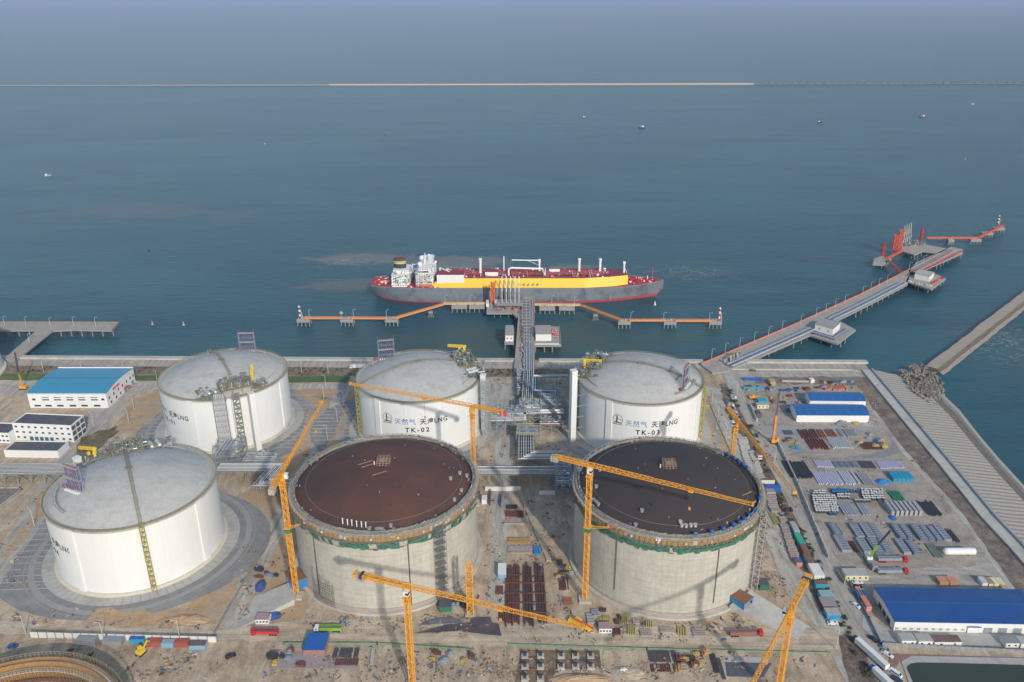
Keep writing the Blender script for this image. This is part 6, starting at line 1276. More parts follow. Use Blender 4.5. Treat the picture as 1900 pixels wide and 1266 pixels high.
BX = [
 ('site_cabin', 'cream site cabin with grey roof beside the parked white cars', 'cabin', 1568, 1611, 1078, 6, 3.1, creamw, palec, 4),
 ('container', 'white container topmost in the row below the striped crane counterweight', 'container', 1510, 1529, 1077, 10, 2.8, white2, None, 0),
 ('container', 'cyan fronted container with brown roof south of the white one', 'container', 1513, 1536, 1093, 3, 2.8, cyan, brown, 0),
 ('container', 'pale cyan roofed container in the middle of the lower row', 'container', 1522, 1546, 1115, 4.5, 2.8, mat('pale_cyan', (.10, .35, .42)), mat('pale_cyan_roof', (.30, .42, .44)), 0),
 ('container', 'flat grey roofed container between the pale cyan and the bright blue one', 'container', 1526, 1553, 1133, 6.5, 2.6, mat('maroon', (.18, .07, .08)), mat('pinkish_grey', (.33, .28, .28)), 0),
 ('container', 'bright blue fronted container with grey roof, southernmost of the row', 'container', 1534, 1559, 1150, 5, 2.8, mat('bright_cyan_blue', (.03, .30, .55)), palec, 0),
 ('container', 'pale blue grey container at the north end of the long row', 'container', 1473, 1483, 993, 9, 2.6, skyb, palec, 0),
 ('container', 'bright green topped container in the long row', 'container', 1483, 1494, 1017, 10, 2.6, mat('mint_green', (.04, .42, .26)), None, 0),
 ('container', 'brown topped container south of the green one', 'container', 1491, 1502, 1034, 8, 2.6, brick, brown, 0),
 ('container', 'dark container with blue end in the long row above the white one', 'container', 1499, 1512, 1055, 9, 2.6, lblue, brown, 0),
 ('site_cabin', 'orange fronted hut with purple blue roof beside the tool racks', 'cabin', 1478, 1488, 1052, 4, 2.6, salmon, mat('violet_blue', (.12, .12, .35)), 0),
 ('site_cabin', 'grey roofed cabin with mint wall north end of the board stacks', 'cabin', 1423, 1438, 921, 4, 2.6, mat('mint_wall', (.40, .48, .36)), mat('pinkish_roof', (.42, .28, .26)), 3),
 ('canopy', 'long blue canopy roof above the board stacks', 'canopy', 1421, 1448, 914, 3, 3.4, blue, None, 0),
 ('site_cabin', 'small white hut with red brown roof in the dark scrub', 'cabin', 1406.5, 1413.5, 853, 4, 3, white2, mat('red_brown_roof', (.35, .12, .09)), 2),
 ('site_cabin', 'white canteen cabin with dark windows near the cyan container', 'cabin', 1405, 1426, 759, 4, 3, creamw, palec, 3),
 ('container', 'cyan container lying in the yard above the canteen cabin', 'container', 1407, 1423, 751, 5, 2.8, cyan, None, 0),
 ('container', 'tan box cabin near the north edge of the yard', 'container', 1429, 1439, 716, 6, 3, mat('tan_box', (.50, .38, .22)), None, 0),
 ('site_cabin', 'small white cabin north of the rear shed', 'cabin', 1504, 1511, 712, 4, 3, white2, None, 0),
 ('container', 'dark violet steel box west of the cranes yard road', 'container', 1404, 1412, 775, 6, 3, mat('violet_grey', (.12, .10, .13)), None, 0),
 ('container', 'small blue container with white lettering board north of the pink one', 'container', 1591, 1608, 1113, 4, 2.6, mid_blue, None, 0),
 ('container', 'long red container with a bright pink end next to the biggest warehouse', 'container', 1607, 1616, 1134.5, 15, 2.6, pink, salmon, 0),
 ('site_cabin', 'white cabin, leftmost in the row between the biggest warehouse and the pond', 'cabin', 1672, 1698, 1199, 5, 3, white2, palec, 2),
 ('site_cabin', 'white cabin, second in the row between the biggest warehouse and the pond', 'cabin', 1703, 1729, 1200, 5, 3, white2, palec, 2),
 ('site_cabin', 'long low white cabin with a brown roof north of the pond', 'cabin', 1733, 1783, 1200, 4.5, 2.6, white2, brown, 2),
 ('site_cabin', 'grey roofed white cabin near the right edge north of the pond', 'cabin', 1865, 1889, 1203, 5, 2.8, white2, gunm, 2),
 ('site_cabin', 'white cabin cut by the right picture edge', 'cabin', 1893, 1925, 1204, 5, 2.8, white2, palec, 2),
 ('container', 'blue container lying behind the white panel wall, left of the red ones', 'container', 241, 268, 1195, 2.6, 2.7, lblue, mid_blue, 0),
 ('container', 'red container behind the white panel wall, next to the blue one', 'container', 274, 299, 1201, 2.8, 2.7, brick, None, 0),
 ('container', 'pale blue container between the two red ones', 'container', 300, 322, 1203, 2.8, 2.7, skyb, mat('grey_blue_roof', (.30, .35, .40)), 0),
 ('container', 'second red container, right of the pale blue one', 'container', 325, 350, 1202, 2.8, 2.7, brick, None, 0),
 ('container', 'blue fronted container with open dark top, rightmost behind the panel wall', 'container', 352, 381, 1206, 3, 2.4, skyb, mat('roof_darkbrown', (.16, .12, .11)), 0),
 ('canopy', 'flat grey canopy behind the white panel wall, left one', 'canopy', 141, 177, 1198, 4, 2.6, gunm, mat('slate_sheet', (.27, .29, .31)), 0),
 ('canopy', 'flat grey canopy behind the white panel wall, right one', 'canopy', 190, 226, 1199, 4, 2.6, gunm, mat('slate_sheet', (.27, .29, .31)), 0),
 ('canopy', 'square blue roofed work shelter beside the stacks of dark steel bars', 'canopy', 563, 603, 1217, 11, 3.2, mat('shelter_frame', (.35, .18, .16)), blue, 0),
 ('site_cabin', 'white fronted site cabin with pink roof near the red dump truck', 'cabin', 475, 499, 1159, 4.5, 2.8, white2, mat('pink_roof', (.40, .27, .27)), 4),
 ('site_cabin', 'white fronted site cabin with pink roof near the yellow truck crane', 'cabin', 1112, 1135, 1176, 4.5, 2.8, white2, mat('pink_roof', (.40, .27, .27)), 4),
 ('site_cabin', 'green shed with dark roof between the hoist tower and the crane', 'cabin', 1409, 1427, 1096, 6, 3, mat('green_shed', (.03, .16, .10)), mat('dark_slate', (.10, .11, .12)), 0),
 ('site_cabin', 'dark green shed with a wooden doorway beside the left concrete tank', 'cabin', 815, 838, 1136, 7, 3, mat('green_shed', (.03, .16, .10)), mat('dark_slate', (.10, .11, .12)), 0),
 ('site_cabin', 'small white cabin beside the blue fence panels in the gap between the concrete tanks', 'cabin', 894, 903, 936, 5, 3, white2, None, 0),
 ('site_cabin', 'white topped box beside the steel lattice in the gap between the tanks', 'cabin', 924, 939, 1074, 9, 2.8, skyb, white2, 0),
 ('container', 'bluish container by the crane base left of the right hand tank', 'container', 1410, 1418, 920, 3, 2.4, palec, None, 0),
]
for b in BX: gbox(b[0], b[1], b[2], b[3], b[4], b[5], b[6], b[7], b[8], b[9], None, b[10])
# gate portals and ramps at the two concrete tanks
def portal(px, py, rz, label, L_=13, W_=7):
    x, y = P(px, py, 3); t = thing('gate_portal', label, 'portal', (x, y, 0), rz); mb = MB()
    for s_ in (-1, 1): mb.box(0, s_ * W_ / 2, 0, L_, .5, 6)
    mb.build('side_wall', mat('portal_blue', (.04, .20, .42)), t); mb = MB(); mb.box(0, 0, 6.003, L_ + .4, W_ + .8, .4); mb.build('roof', mat('portal_brown', (.24, .11, .06)), t)
    mb = MB(); mb.box(L_ / 2 + .02, -W_ / 2, 0, .3, 1, 6.1); mb.box(L_ / 2 + .02, W_ / 2, 0, .3, 1, 6.1); mb.box(L_ / 2 + .02, 0, 5.4, .3, W_ - 1, .9); mb.build('door_frame', mat('portal_frame_blue', (.12, .26, .60)), t)
portal(1367, 1112, R(-48), 'blue gate portal with a brown roof at the foot of the right concrete tank'); portal(557, 1077, R(-152), 'blue gate portal with a brown roof at the foot of the left concrete tank', 11)
ramp_('access_ramp', (1353, 1132), (1392, 1104), (1508, 1166), (1492, 1192), 3.0, 'wide concrete ramp leading up to the right concrete tank'); ramp_('access_ramp', (547, 1122), (556, 1082), (470, 1108), (432, 1172), 3.0, 'curving concrete ramp leading up to the left concrete tank')
# hoists and scaffold on the concrete tanks
x, y = P(1397, 1093); t = thing('hoist_tower', 'tall grey lattice hoist tower on the right flank of the right concrete tank', 'tower', (x, y, 0)); mb = MB(); mb.truss((0, 0, 0), (0, 0, 46), 3.0, 3.0, 2.2, .24); mb.build('mast', mat('hoist_grey', (.40, .37, .34)), t); mb = MB()
for k in range(15): mb.beam((0, 0, 3 * k + 2), (-3.5, 1.5, 3 * k + 2), .15); mb.box(1.5, 0, 3 * k + 1, 2.2, 3.2, .15)
mb.build('landing', mat('landing_brown', (.28, .2, .15)), t)
u = R(-51.4); t = thing('hoist_tower', 'dark grey scaffold stair tower against the front of the left concrete tank', 'tower', (T5[0] + (RB + 3.0) * math.cos(u), T5[1] + (RB + 3.0) * math.sin(u), 0), u + math.pi / 2)
dks = mat('scaffold_dark_grey', (.20, .20, .19), .8, .2, 1); mb = MB()
for i in range(4):
    for j in (0, 1, 2): mb.beam((-2.4 + 1.6 * i, -1.6 + 1.6 * j, 0), (-2.4 + 1.6 * i, -1.6 + 1.6 * j, 44), .16)
mb.build('standards', dks, t); mb = MB()
for k in range(22): z_ = 2 * k + 1; mb.box(0, 0, z_, 4.9, 3.3, .1) if k % 2 else None; mb.beam((-2.4, -1.6, z_), (2.4, -1.6, z_), .14); mb.beam((-2.4, -1.6, z_), (2.4, -1.6, z_ + 2) if k % 2 else (2.4, -1.6, z_), .12); mb.beam((-2.4, 1.6, z_), (2.4, 1.6, z_), .14)
mb.build('decks', dks, t)
t = thing('wall_scaffold', 'dark scaffold grid standing against the lower left wall of the left concrete tank', 'scaffold', (T5[0], T5[1], 0)); mb = MB(); rr = random.Random(2)
for i in range(13):
    u = R(-131 + i * 1.35); h = rr.uniform(10, 21); r_ = RB + 2.2; mb.beam((r_ * math.cos(u), r_ * math.sin(u), .2), (r_ * math.cos(u), r_ * math.sin(u), h), .12)
mb.build('standards', dark, t); mb = MB()
for k in range(9):
    for i in range(12):
        u, v = R(-131 + i * 1.35), R(-131 + (i + 1) * 1.35); r_ = RB + 2.2; mb.beam((r_ * math.cos(u), r_ * math.sin(u), 1.2 + 1.5 * k), (r_ * math.cos(v), r_ * math.sin(v), 1.2 + 1.5 * k), .09)
mb.build('ledgers', dark, t)
# ================================================================ WALLS AND FENCES
def fence(name, pts, h, m, label, cat='fence', w_=.25, post=0, pm=None):
    W_ = [P(*q) for q in pts]; ox, oy = W_[0]; t = thing(name, label, cat, (ox, oy, 0)); mb = MB(); mp = MB()
    for a, b in zip(W_[:-1], W_[1:]):
        A, B = V(a[0] - ox, a[1] - oy, h / 2), V(b[0] - ox, b[1] - oy, h / 2); mb.beam(A, B, w_, h); n = max(1, int((B - A).length / (post or 8)))
        for i in range(n + 1): q = A.lerp(B, i / n); mp.box(q.x, q.y, 0, w_ + .25, w_ + .25, h + .12)
    mb.build('panel', m, t); mp.build('post', pm or m, t); return t
wallw = mat('panel_white', (.74, .71, .65), .6, .08, .3)
fence('panel_wall', [(57, 1183), (200, 1187), (403, 1192)], 3.2, wallw, 'white panel wall behind the row of containers at the lower left', 'wall', post=4, pm=steel)
fence('boundary_kerb', [(523, 958), (398, 1176)], .8, mat('kerb_dark', (.30, .25, .19)), 'low brown kerb wall between the tank plot and the left concrete tank', 'wall', w_=.7)
fence('panel_wall', [(1443, 824), (1480, 900), (1536, 1036)], 2.4, wallw, 'long white panel wall on the left side of the storage yard', 'wall', post=5, pm=steel)
fence('panel_wall', [(1391, 752), (1404, 782)], 2.4, wallw, 'short white panel wall near the canteen cabin', 'wall', post=5)
fence('panel_wall', [(1395, 880), (1440, 880)] and [(1402, 898), (1436, 898)], 2.6, wallw, 'short cream panel wall north of the board stacks', 'wall')
fence('green_fence', [(527, 1196), (700, 1196), (880, 1208)], 1.1, mat('green_mesh', (.19, .28, .18), .8, .2, .5), 'low green fence south of the work road, left stretch', post=6)
fence('green_fence', [(945, 1198), (1200, 1206), (1540, 1214)], 1.1, mat('green_mesh', (.19, .28, .18)), 'low green fence south of the work road, right stretch', post=6)
fence('yellow_kerb', [(1280, 754), (1319, 754), (1360, 848)], .8, mat('yellow_kerb', (.48, .42, .18), .7, .15, .5), 'yellowish kerb wall east of the TK-03 tank', w_=.5)
fence('plot_kerb', [(-60, 906), (37, 906), (40, 909), (-60, 986)], .6, palec, 'pale kerb round the planted plot at the left edge', w_=.6)
fence('grey_fence', [(1575, 1082), (1595, 1118), (1612, 1150), (1635, 1198), (1925, 1213)], 1.8, gunm, 'grey railing fence between the car park and the biggest warehouse', post=3)
fence('slatted_fence', [(1553, 1064), (1566, 1084)], 2.0, gunm, 'short slatted grey fence left of the cream cabin', post=2)
t = wall_line('haul_walkway', [P(900, 905, 2), P(966, 905, 2)], 1.2, 2.6, wallw, 'white low wall below the long pipe rack between the concrete tanks'); wall_line('haul_walkway', [P(1000, 912, 2), P(1030, 912, 2)], 1.2, 2.2, wallw, 'short white wall right of the blue panels below the long pipe rack')
# ================================================================ STORED GOODS
def row(name, label, cat, group, proto, xs, make):
    pass
def ns_bars(name, label, cat, group, x0, x1, yf, yb, n, r, z, m, kind='tube', layers=1, gap=1.0, jit=.0, slant=0):
    """n bars running north-south side by side between pixel columns x0..x1 (front row yf, back row yb)"""
    a, b = P(x0, yf), P(x1, yf); yb_ = P(x0, yb)[1]; Ln = max(1.5, yb_ - a[1]); pr = None; rr = random.Random(int(x0 * 7 + yf)); W_ = b[0] - a[0]; pitch = W_ / n
    for l in range(layers):
        for i in range(n - l):
            if n > 6 and (kind != 'slab') and rr.random() < .09: continue
            x = a[0] + pitch * (i + .5 + l * .5); y = (a[1] + yb_) / 2 + rr.uniform(-jit, jit); zz_ = z + l * r * 1.8
            if pr is None:
                mb = MB(); rr_ = min(r * 1.3, pitch * .40)
                if kind == 'tube': mb.tube((0, -Ln / 2, rr_), (0, Ln / 2, rr_), rr_, 8)
                elif kind == 'ibeam': mb.box(0, 0, 0, rr_ * 1.6, Ln, .12); mb.box(0, 0, .12, .12, Ln, rr_ * 1.4); mb.box(0, 0, .12 + rr_ * 1.4, rr_ * 1.6, Ln, .12)
                elif kind == 'slab': mb.box(0, 0, 0, pitch * gap, Ln, r * 2); mb.box(0, -Ln * .22, r * 2, pitch * gap * .8, .35, .12); mb.box(0, Ln * .25, r * 2, pitch * gap * .8, .35, .12)
                elif kind == 'deck':
                    mb.box(0, 0, 0, pitch * gap, Ln, .3); nn_ = max(3, int(Ln / .9))
                    for k in range(nn_): mb.box(0, -Ln / 2 + Ln * (k + .5) / nn_, .3, pitch * gap, Ln / nn_ * .62, r * 2 - .3)
                o = mb.build(name, m); pr = o
            else: o = pr.copy(); COL.objects.link(o)
            o.location = (x, y, zz_); o.rotation_euler[2] = rr.uniform(-.012, .012) + slant
            tag(o, label, cat, group)
wpipe = mat('coated_pipe_lilac', (.56, .54, .66), .5, .06, .5); bpip = mat('black_pipe', (.045, .048, .055), .5, .2, .5); gpan = mat('grey_panel', (.30, .32, .36), .7, .12, .5); gpan2 = mat('dark_panel', (.15, .18, .22), .6, .12, .5); gslab = mat('grey_block', (.37, .37, .38), .8, .1, .5); rustm = mat('rust_pipe', (.17, .06, .045), .8, .3, .6, dirt=(.09, .06, .06), dscale=.2); rustl = mat('rust_bright', (.32, .13, .07), .8, .3, .6); board = mat('board_pinkish', (.37, .31, .29), .85, .12, .8, dirt=(.28, .24, .22), dscale=.3); sbar = mat('dark_steel_bar', (.10, .10, .11), .6, .2, .6); ybeam = mat('yellow_timber', (.44, .37, .14), .8, .15, .8); tarp = mat('blue_tarp', (.03, .20, .50), .6, .15, .8)
G = ns_bars
G('pipe', 'long black pipe in the black stack at the left of the first pipe row', 'pipe', 'black pipes in the first pipe row', 1467, 1511, 888, 858, 11, .9, 0, bpip, jit=1.4)
G('pipe', 'lilac coated pipe in the left stack of the first pipe row', 'pipe', 'lilac coated pipes, left stack', 1516, 1548, 868, 856, 9, .9, 0, wpipe, jit=.6)
G('pipe', 'lilac coated pipe in the right stack of the first pipe row', 'pipe', 'lilac coated pipes, right stack', 1633, 1679, 870, 857, 13, .9, 0, wpipe, jit=.6)
G('pipe', 'lilac coated pipe in the big stack of the second pipe row', 'pipe', 'lilac coated pipes, big stack', 1519, 1597, 900, 877, 20, .95, 0, wpipe, jit=.8)
G('steel_sheet', 'dark grey steel sheet between the lilac pipe stacks', 'panel', 'dark sheets between the pipe stacks', 1550, 1594, 869, 858, 4, .4, 0, gpan2, 'slab', gap=.9)
G('beam', 'thin dark beam lying left of the right lilac pipe stack', 'beam', 'thin dark beams by the lilac pipes', 1600, 1630, 870, 857, 10, .5, 0, sbar, 'ibeam')
G('box', 'teal painted crate in the teal row of the second pipe row', 'crate', 'teal crates', 1657, 1696, 895, 881, 5, 1.3, 0, teal, 'slab', gap=.92)
G('steel_rack', 'grey curved steel frame lying right of the big lilac pipe stack', 'frame', 'grey curved frames', 1602, 1623, 900, 879, 5, .7, 0, gslab, 'ibeam')
G('block', 'thick pale grey block in the row of seven', 'block', 'thick pale grey blocks', 1652, 1712, 958, 938, 7, 1.7, 0, gslab, 'slab', gap=.62, slant=-.0)
G('steel_sheet', 'grey frame panel south of the cable drums', 'panel', 'grey frame panels by the drums', 1567, 1592, 958, 935, 5, .5, 0, gpan, 'slab', gap=.8)
G('steel_sheet', 'narrow grey panel between the drums and the thick blocks', 'panel', 'narrow grey panels', 1601, 1616, 957, 936, 3, .5, 0, gpan, 'slab', gap=.8)
G('steel_rack', 'green steel frame in the green row beside the drums', 'frame', 'green steel frames', 1658, 1680, 930, 913, 5, .8, 0, mat('frame_green', (.02, .25, .14), .5, .1, .5), 'ibeam')
G('steel_rack', 'black steel frame at the east end of the drum row', 'frame', 'black steel frames at the drum row', 1722, 1750, 958, 932, 10, .5, 0, bpip, 'ibeam', jit=1.5)
for (x0, x1, yf, yb, n, m, l) in [(1548, 1563, 996, 974, 1, gpan2, 'dark grey module, leftmost of the northern module row'), (1562, 1580, 1026, 997, 1, gpan, 'grey module below the leftmost module'), (1590, 1604, 1000, 975, 1, gpan, 'grey module, second of the northern module row'), (1609, 1624, 1000, 975, 1, gpan, 'grey module, third of the northern module row'), (1625, 1637, 1000, 975, 1, gpan2, 'slotted module, fourth of the northern module row'), (1603, 1618, 1028, 1002, 1, gpan, 'plain grey module, second of the southern module row'), (1624, 1642, 1030, 1002, 1, gpan2, 'slotted module under the green crane boom'), (1642, 1655, 1028, 1004, 1, gpan2, 'dark module right of the green crane boom'), (1669, 1682, 1002, 976, 1, gpan2, 'module, fifth of the northern module row'), (1684, 1696, 1002, 977, 1, gpan2, 'module, sixth of the northern module row'), (1677, 1690, 1030, 1004, 1, gpan, 'light grey module in the southern row right of the gap'), (1695, 1710, 1031, 1006, 1, gpan2, 'rightmost module of the southern row'), (1707, 1722, 1005, 977, 1, gpan2, 'module, seventh of the northern module row'), (1723, 1735, 1005, 980, 1, gpan2, 'module, eighth of the northern module row'), (1738, 1749, 1006, 980, 1, gpan2, 'module, ninth of the northern module row'), (1752, 1766, 1006, 978, 1, gpan, 'pale slotted module at the right end of the northern module row')]:
    a, b = P(x0, yf), P(x1, yf); yb_ = P(x0, yb)[1]; W_ = b[0] - a[0]; Ln = yb_ - a[1]; t = thing('steel_module', l, 'module', ((a[0] + b[0]) / 2, (a[1] + yb_) / 2, 0)); mb = MB(); mb.box(0, 0, 0, W_, Ln, 1.7); mb.build('body', m, t); mb = MB()
    for k in range(6): mb.box(W_ * .08, -Ln * .4 + Ln * .8 * k / 5, 1.7, W_ * .62, Ln * .07, .1)
    mb.build('slots', gpan2 if m is gpan else gpan, t)
G('rail', 'thin rusty rail lying between the module rows', 'rail', 'rusty rails between the modules', 1585, 1597, 1026, 1005, 4, .25, 0, rustm)
G('steel_rack', 'black steel frame at the far right of the module rows', 'frame', 'black frames at the module rows', 1766, 1782, 1006, 984, 7, .5, 0, bpip, 'ibeam', jit=1)
G('steel_rack', 'greenish scaffold frame lying south of the module rows', 'frame', 'greenish scaffold frames', 1734, 1752, 1036, 1010, 5, .4, 0, mat('scaffold_green_grey', (.20, .25, .19)), 'ibeam')
G('pipe', 'dark red rusty pipe in the mixed steel row, left stack', 'pipe', 'rusty pipes, left stack', 1484, 1522, 815, 799, 8, .8, 0, rustm, jit=1.5)
G('pipe', 'dark red rusty pipe in the mixed steel row, front stack', 'pipe', 'rusty pipes, front stack', 1504, 1544, 834, 816, 8, .7, 0, rustm, jit=1.5)
G('pipe', 'rusty brown pipe in the mixed steel row, right stack', 'pipe', 'rusty pipes, right stack', 1524, 1556, 814, 799, 8, .6, 0, rustl)
G('pipe', 'pale silver pipe in the silver stack of the mixed steel row', 'pipe', 'pale silver pipes', 1545, 1583, 833, 813, 10, .9, .0, mat('pale_silver', (.52, .53, .52), .4, .06, .5), jit=.8)
G('pipe', 'grey pipe at the north edge of the silver stack', 'pipe', 'grey pipes north of the silver stack', 1562, 1594, 812, 798, 9, .6, 0, gslab)
G('pipe', 'blue grey pipe at the far left of the mixed steel row', 'pipe', 'blue grey pipes', 1456, 1474, 808, 800, 6, .6, 0, gpan2)
G('plank', 'brown plank lying by the tarps in the mixed steel row', 'plank', 'brown planks', 1602, 1640, 835, 822, 9, .4, 0, rustm, 'slab', gap=.7)
# cable drums
mb = MB(); mb.tube((0, 0, 0), (0, 0, 1.9), 1.15, 12); mb.tube((0, 0, 1.9), (0, 0, 2.05), 1.2, 12, m=1); dr0 = None
whd = mat('drum_white_top', (.66, .64, .60), .7, .05, 1); drd = mat('drum_dark', (.06, .06, .07), .6, .1, 1)
def drums(x0, x1, yf, yb, nx, ny, top, group, label, skew=0):
    pr = None
    for j in range(ny):
        for i in range(nx):
            px = x0 + (x1 - x0) * (i + .5) / nx + skew * (ny - 1 - j) / max(1, ny - 1); py = yb + (yf - yb) * (j + .5) / ny; x, y = P(px, py)
            if pr is None: m_ = MB(); m_.tube((0, 0, 0), (0, 0, 1.7), .95, 10); m_.tube((0, 0, 1.7), (0, 0, 1.9), .78, 10, m=1); o = m_.build('cable_drum', [drd, top]); pr = o
            else: o = pr.copy(); COL.objects.link(o)
            o.location = (x + rnd.uniform(-.3, .3), y + rnd.uniform(-.2, .2), 0); tag(o, label, 'drum', group)
drums(1512, 1556, 954, 922, 9, 8, whd, 'white topped drums, left block', 'white topped drum in the dense left block', -6); drums(1508, 1532, 921, 913, 5, 2, whd, 'white topped drums, upper left corner', 'white topped drum at the upper left corner of the drum row'); drums(1552, 1576, 928, 919, 5, 2, whd, 'white topped drums, middle', 'white topped drum in the middle cluster'); drums(1542, 1570, 918, 910, 7, 2, tarp, 'blue drums, upper left', 'blue drum in the upper left cluster'); drums(1570, 1592, 917, 911, 4, 1, tarp, 'blue drums, upper middle', 'blue drum in the short upper middle line'); drums(1600, 1640, 930, 910, 8, 5, whd, 'white topped drums, right block', 'white topped drum in the right block', -3); drums(1538, 1552, 958, 953, 3, 1, tarp, 'blue drums, lower left', 'blue drum at the lower left corner of the drum row'); drums(1585, 1615, 934, 930, 8, 1, palec, 'small pale drums', 'small pale drum in the short line left of the right block')
# tarpaulin covered heaps and oddments
def heap(name, label, cat, px, py, rx, ry, h, m, seed=1, n=12):
    rr = random.Random(seed); x, y = P(px, py); mb = MB(); prof = []; K = 5; vs = [(0, 0, h)]; 
    for k in range(1, K + 1):
        for i in range(n): a = 2 * math.pi * i / n; f = k / K; vs.append((rx * f * math.cos(a) * rr.uniform(.85, 1.15), ry * f * math.sin(a) * rr.uniform(.85, 1.15), 0 if k == K else h * (1 - f ** 1.6) * rr.uniform(.8, 1.2)))
    fs = [(0, 1 + i, 1 + (i + 1) % n) for i in range(n)]
    for k in range(K - 1): fs += [(1 + k * n + i, 1 + (k + 1) * n + i, 1 + (k + 1) * n + (i + 1) % n, 1 + k * n + (i + 1) % n) for i in range(n)]
    mb.add(vs, fs); o = mb.build(name, m); o.location = (x, y, 0); return tag(o, label, cat)
heap('tarpaulin', 'crumpled blue tarpaulin between the grey curved frames and the teal crates', 'tarpaulin', 1638, 895, 5, 4, 1.8, tarp, 3); heap('tarpaulin', 'small blue tarpaulin left of the thick grey blocks', 'tarpaulin', 1656, 962, 2.5, 2.5, 1.6, blue, 4); heap('tarpaulin', 'blue tarpaulin at the south west end of the mixed steel row', 'tarpaulin', 1480, 833, 2.6, 2, 1.8, tarp, 5); heap('tarpaulin', 'green tarpaulin beside the blue one in the mixed steel row', 'tarpaulin', 1471, 831, 3, 2, 1.3, mat('tarp_green', (.05, .25, .10)), 6); heap('tarpaulin', 'blue tarpaulin near the right end of the mixed steel row', 'tarpaulin', 1630, 820, 4.5, 3, 1.8, blue, 7); heap('tarpaulin', 'teal and pink heap in the mixed steel row', 'heap', 1594, 823, 3.5, 3, 1.3, mat('teal_heap', (.05, .28, .30)), 8); heap('tarpaulin', 'dark blue heap left of the front shed', 'tarpaulin', 1463, 763, 2.5, 3.5, 2, deep_blue, 9)
heap('tarpaulin', 'blue heap beside the ramp below the orange crane left of the tank', 'tarpaulin', 484, 1088, 2.8, 5, 2.4, mat('navy_tarp', (.05, .09, .25)), 10); heap('tarpaulin', 'dark blue heap behind the pink roofed cabin near the red dump truck', 'tarpaulin', 504, 1143, 5, 3.5, 1.8, mat('navy_tarp', (.05, .09, .25)), 11)
heap('spoil_heap', 'brown soil heap at the lower left near the kerb wall', 'soil heap', 350, 1150, 12, 4, 1.6, siltd, 12, 20); heap('spoil_heap', 'long reddish soil heap beside the foundation pit', 'soil heap', 1080, 1262, 14, 4, 2.0, siltd, 13, 20); heap('spoil_heap', 'low brown soil heap right of the foundation pit', 'soil heap', 1160, 1250, 10, 5, 1.2, earth, 14, 18)
heap('plastic_sacks', 'cluster of white sacks south of the green fence', 'sacks', 1157, 1246, 3.2, 2.6, 1.6, white2, 15, 9)
# timber and board stacks in the strip beside the east road
bs = [(1424, 1441, 926, 918), (1426, 1443, 936, 927), (1428, 1446, 947, 938), (1431, 1449, 952, 948), (1449, 1462, 973, 962), (1451, 1468, 985, 976), (1455, 1470, 997, 987), (1459, 1474, 1010, 999), (1462, 1478, 1021, 1012), (1466, 1483, 1033, 1023), (1469, 1485, 1042, 1035)]
for i, (a_, b_, yf, yb) in enumerate(bs):
    A, B = P(a_, yf), P(b_, yf); yy = P(a_, yb)[1]; n_ = 4; Ln = (yy - A[1]); t = thing('board_stack', '%s stack of pinkish boards along the east road, counted from the north' % ORD[i], 'board stack', ((A[0] + B[0]) / 2, (A[1] + yy) / 2, 0)); mb = MB()
    for k in range(n_): mb.box(0, -Ln / 2 + Ln * (k + .5) / n_, 0, B[0] - A[0], Ln / n_ * .72, 1.3 + .25 * (k % 2))
    mb.build('boards', board, t)
nb = [(1372, 1389, 822, 813), (1374, 1391, 832, 824), (1377, 1394, 842, 834), (1379, 1392, 852, 844), (1393, 1404, 850, 838), (1384, 1400, 863, 853), (1397, 1410, 864, 852), (1389, 1404, 874, 865), (1402, 1415, 876, 866), (1394, 1409, 885, 876), (1406, 1419, 888, 878)]
for i, (a_, b_, yf, yb) in enumerate(nb):
    A, B = P(a_, yf), P(b_, yf); yy = P(a_, yb)[1]; Ln = (yy - A[1]); t = thing('slab_stack', '%s stack of pale grey slabs beside the near black dome, counted from the north' % ORD[i], 'slab stack', ((A[0] + B[0]) / 2, (A[1] + yy) / 2, 0)); mb = MB()
    for k in range(4): mb.box(0, -Ln / 2 + Ln * (k + .5) / 4, 0, B[0] - A[0], Ln / 4 * .74, 1.0 + .25 * (k % 2))
    mb.build('slabs', palec, t)
G('timber', 'yellow timber beam in the bundle between the board stacks', 'timber', 'yellow timbers between the board stacks', 1437, 1450, 975, 953, 6, .4, 0, ybeam, 'ibeam')
for i, (a_, b_, yf, yb) in enumerate([(1352, 1366, 760, 748), (1358, 1372, 774, 762), (1362, 1376, 787, 776), (1358, 1366, 742, 736)]):
    A, B = P(a_, yf), P(b_, yf); yy = P(a_, yb)[1]; Ln = yy - A[1]; t = thing('site_machine', '%s from the north of the grey equipment frames behind the near black dome' % ORD[i], 'frame', ((A[0] + B[0]) / 2, (A[1] + yy) / 2, 0)); mb = MB(); mb.box(0, 0, 0, (B[0] - A[0]) * .95, Ln * .9, 1.0); mb.box(-1, 1, 1, 2.2, 2.6, 1.4, m=1); mb.box(1.4, -1, 1, 1.4, 1.8, .9, m=2); mb.build('body', [gslab, gunm, white2], t)
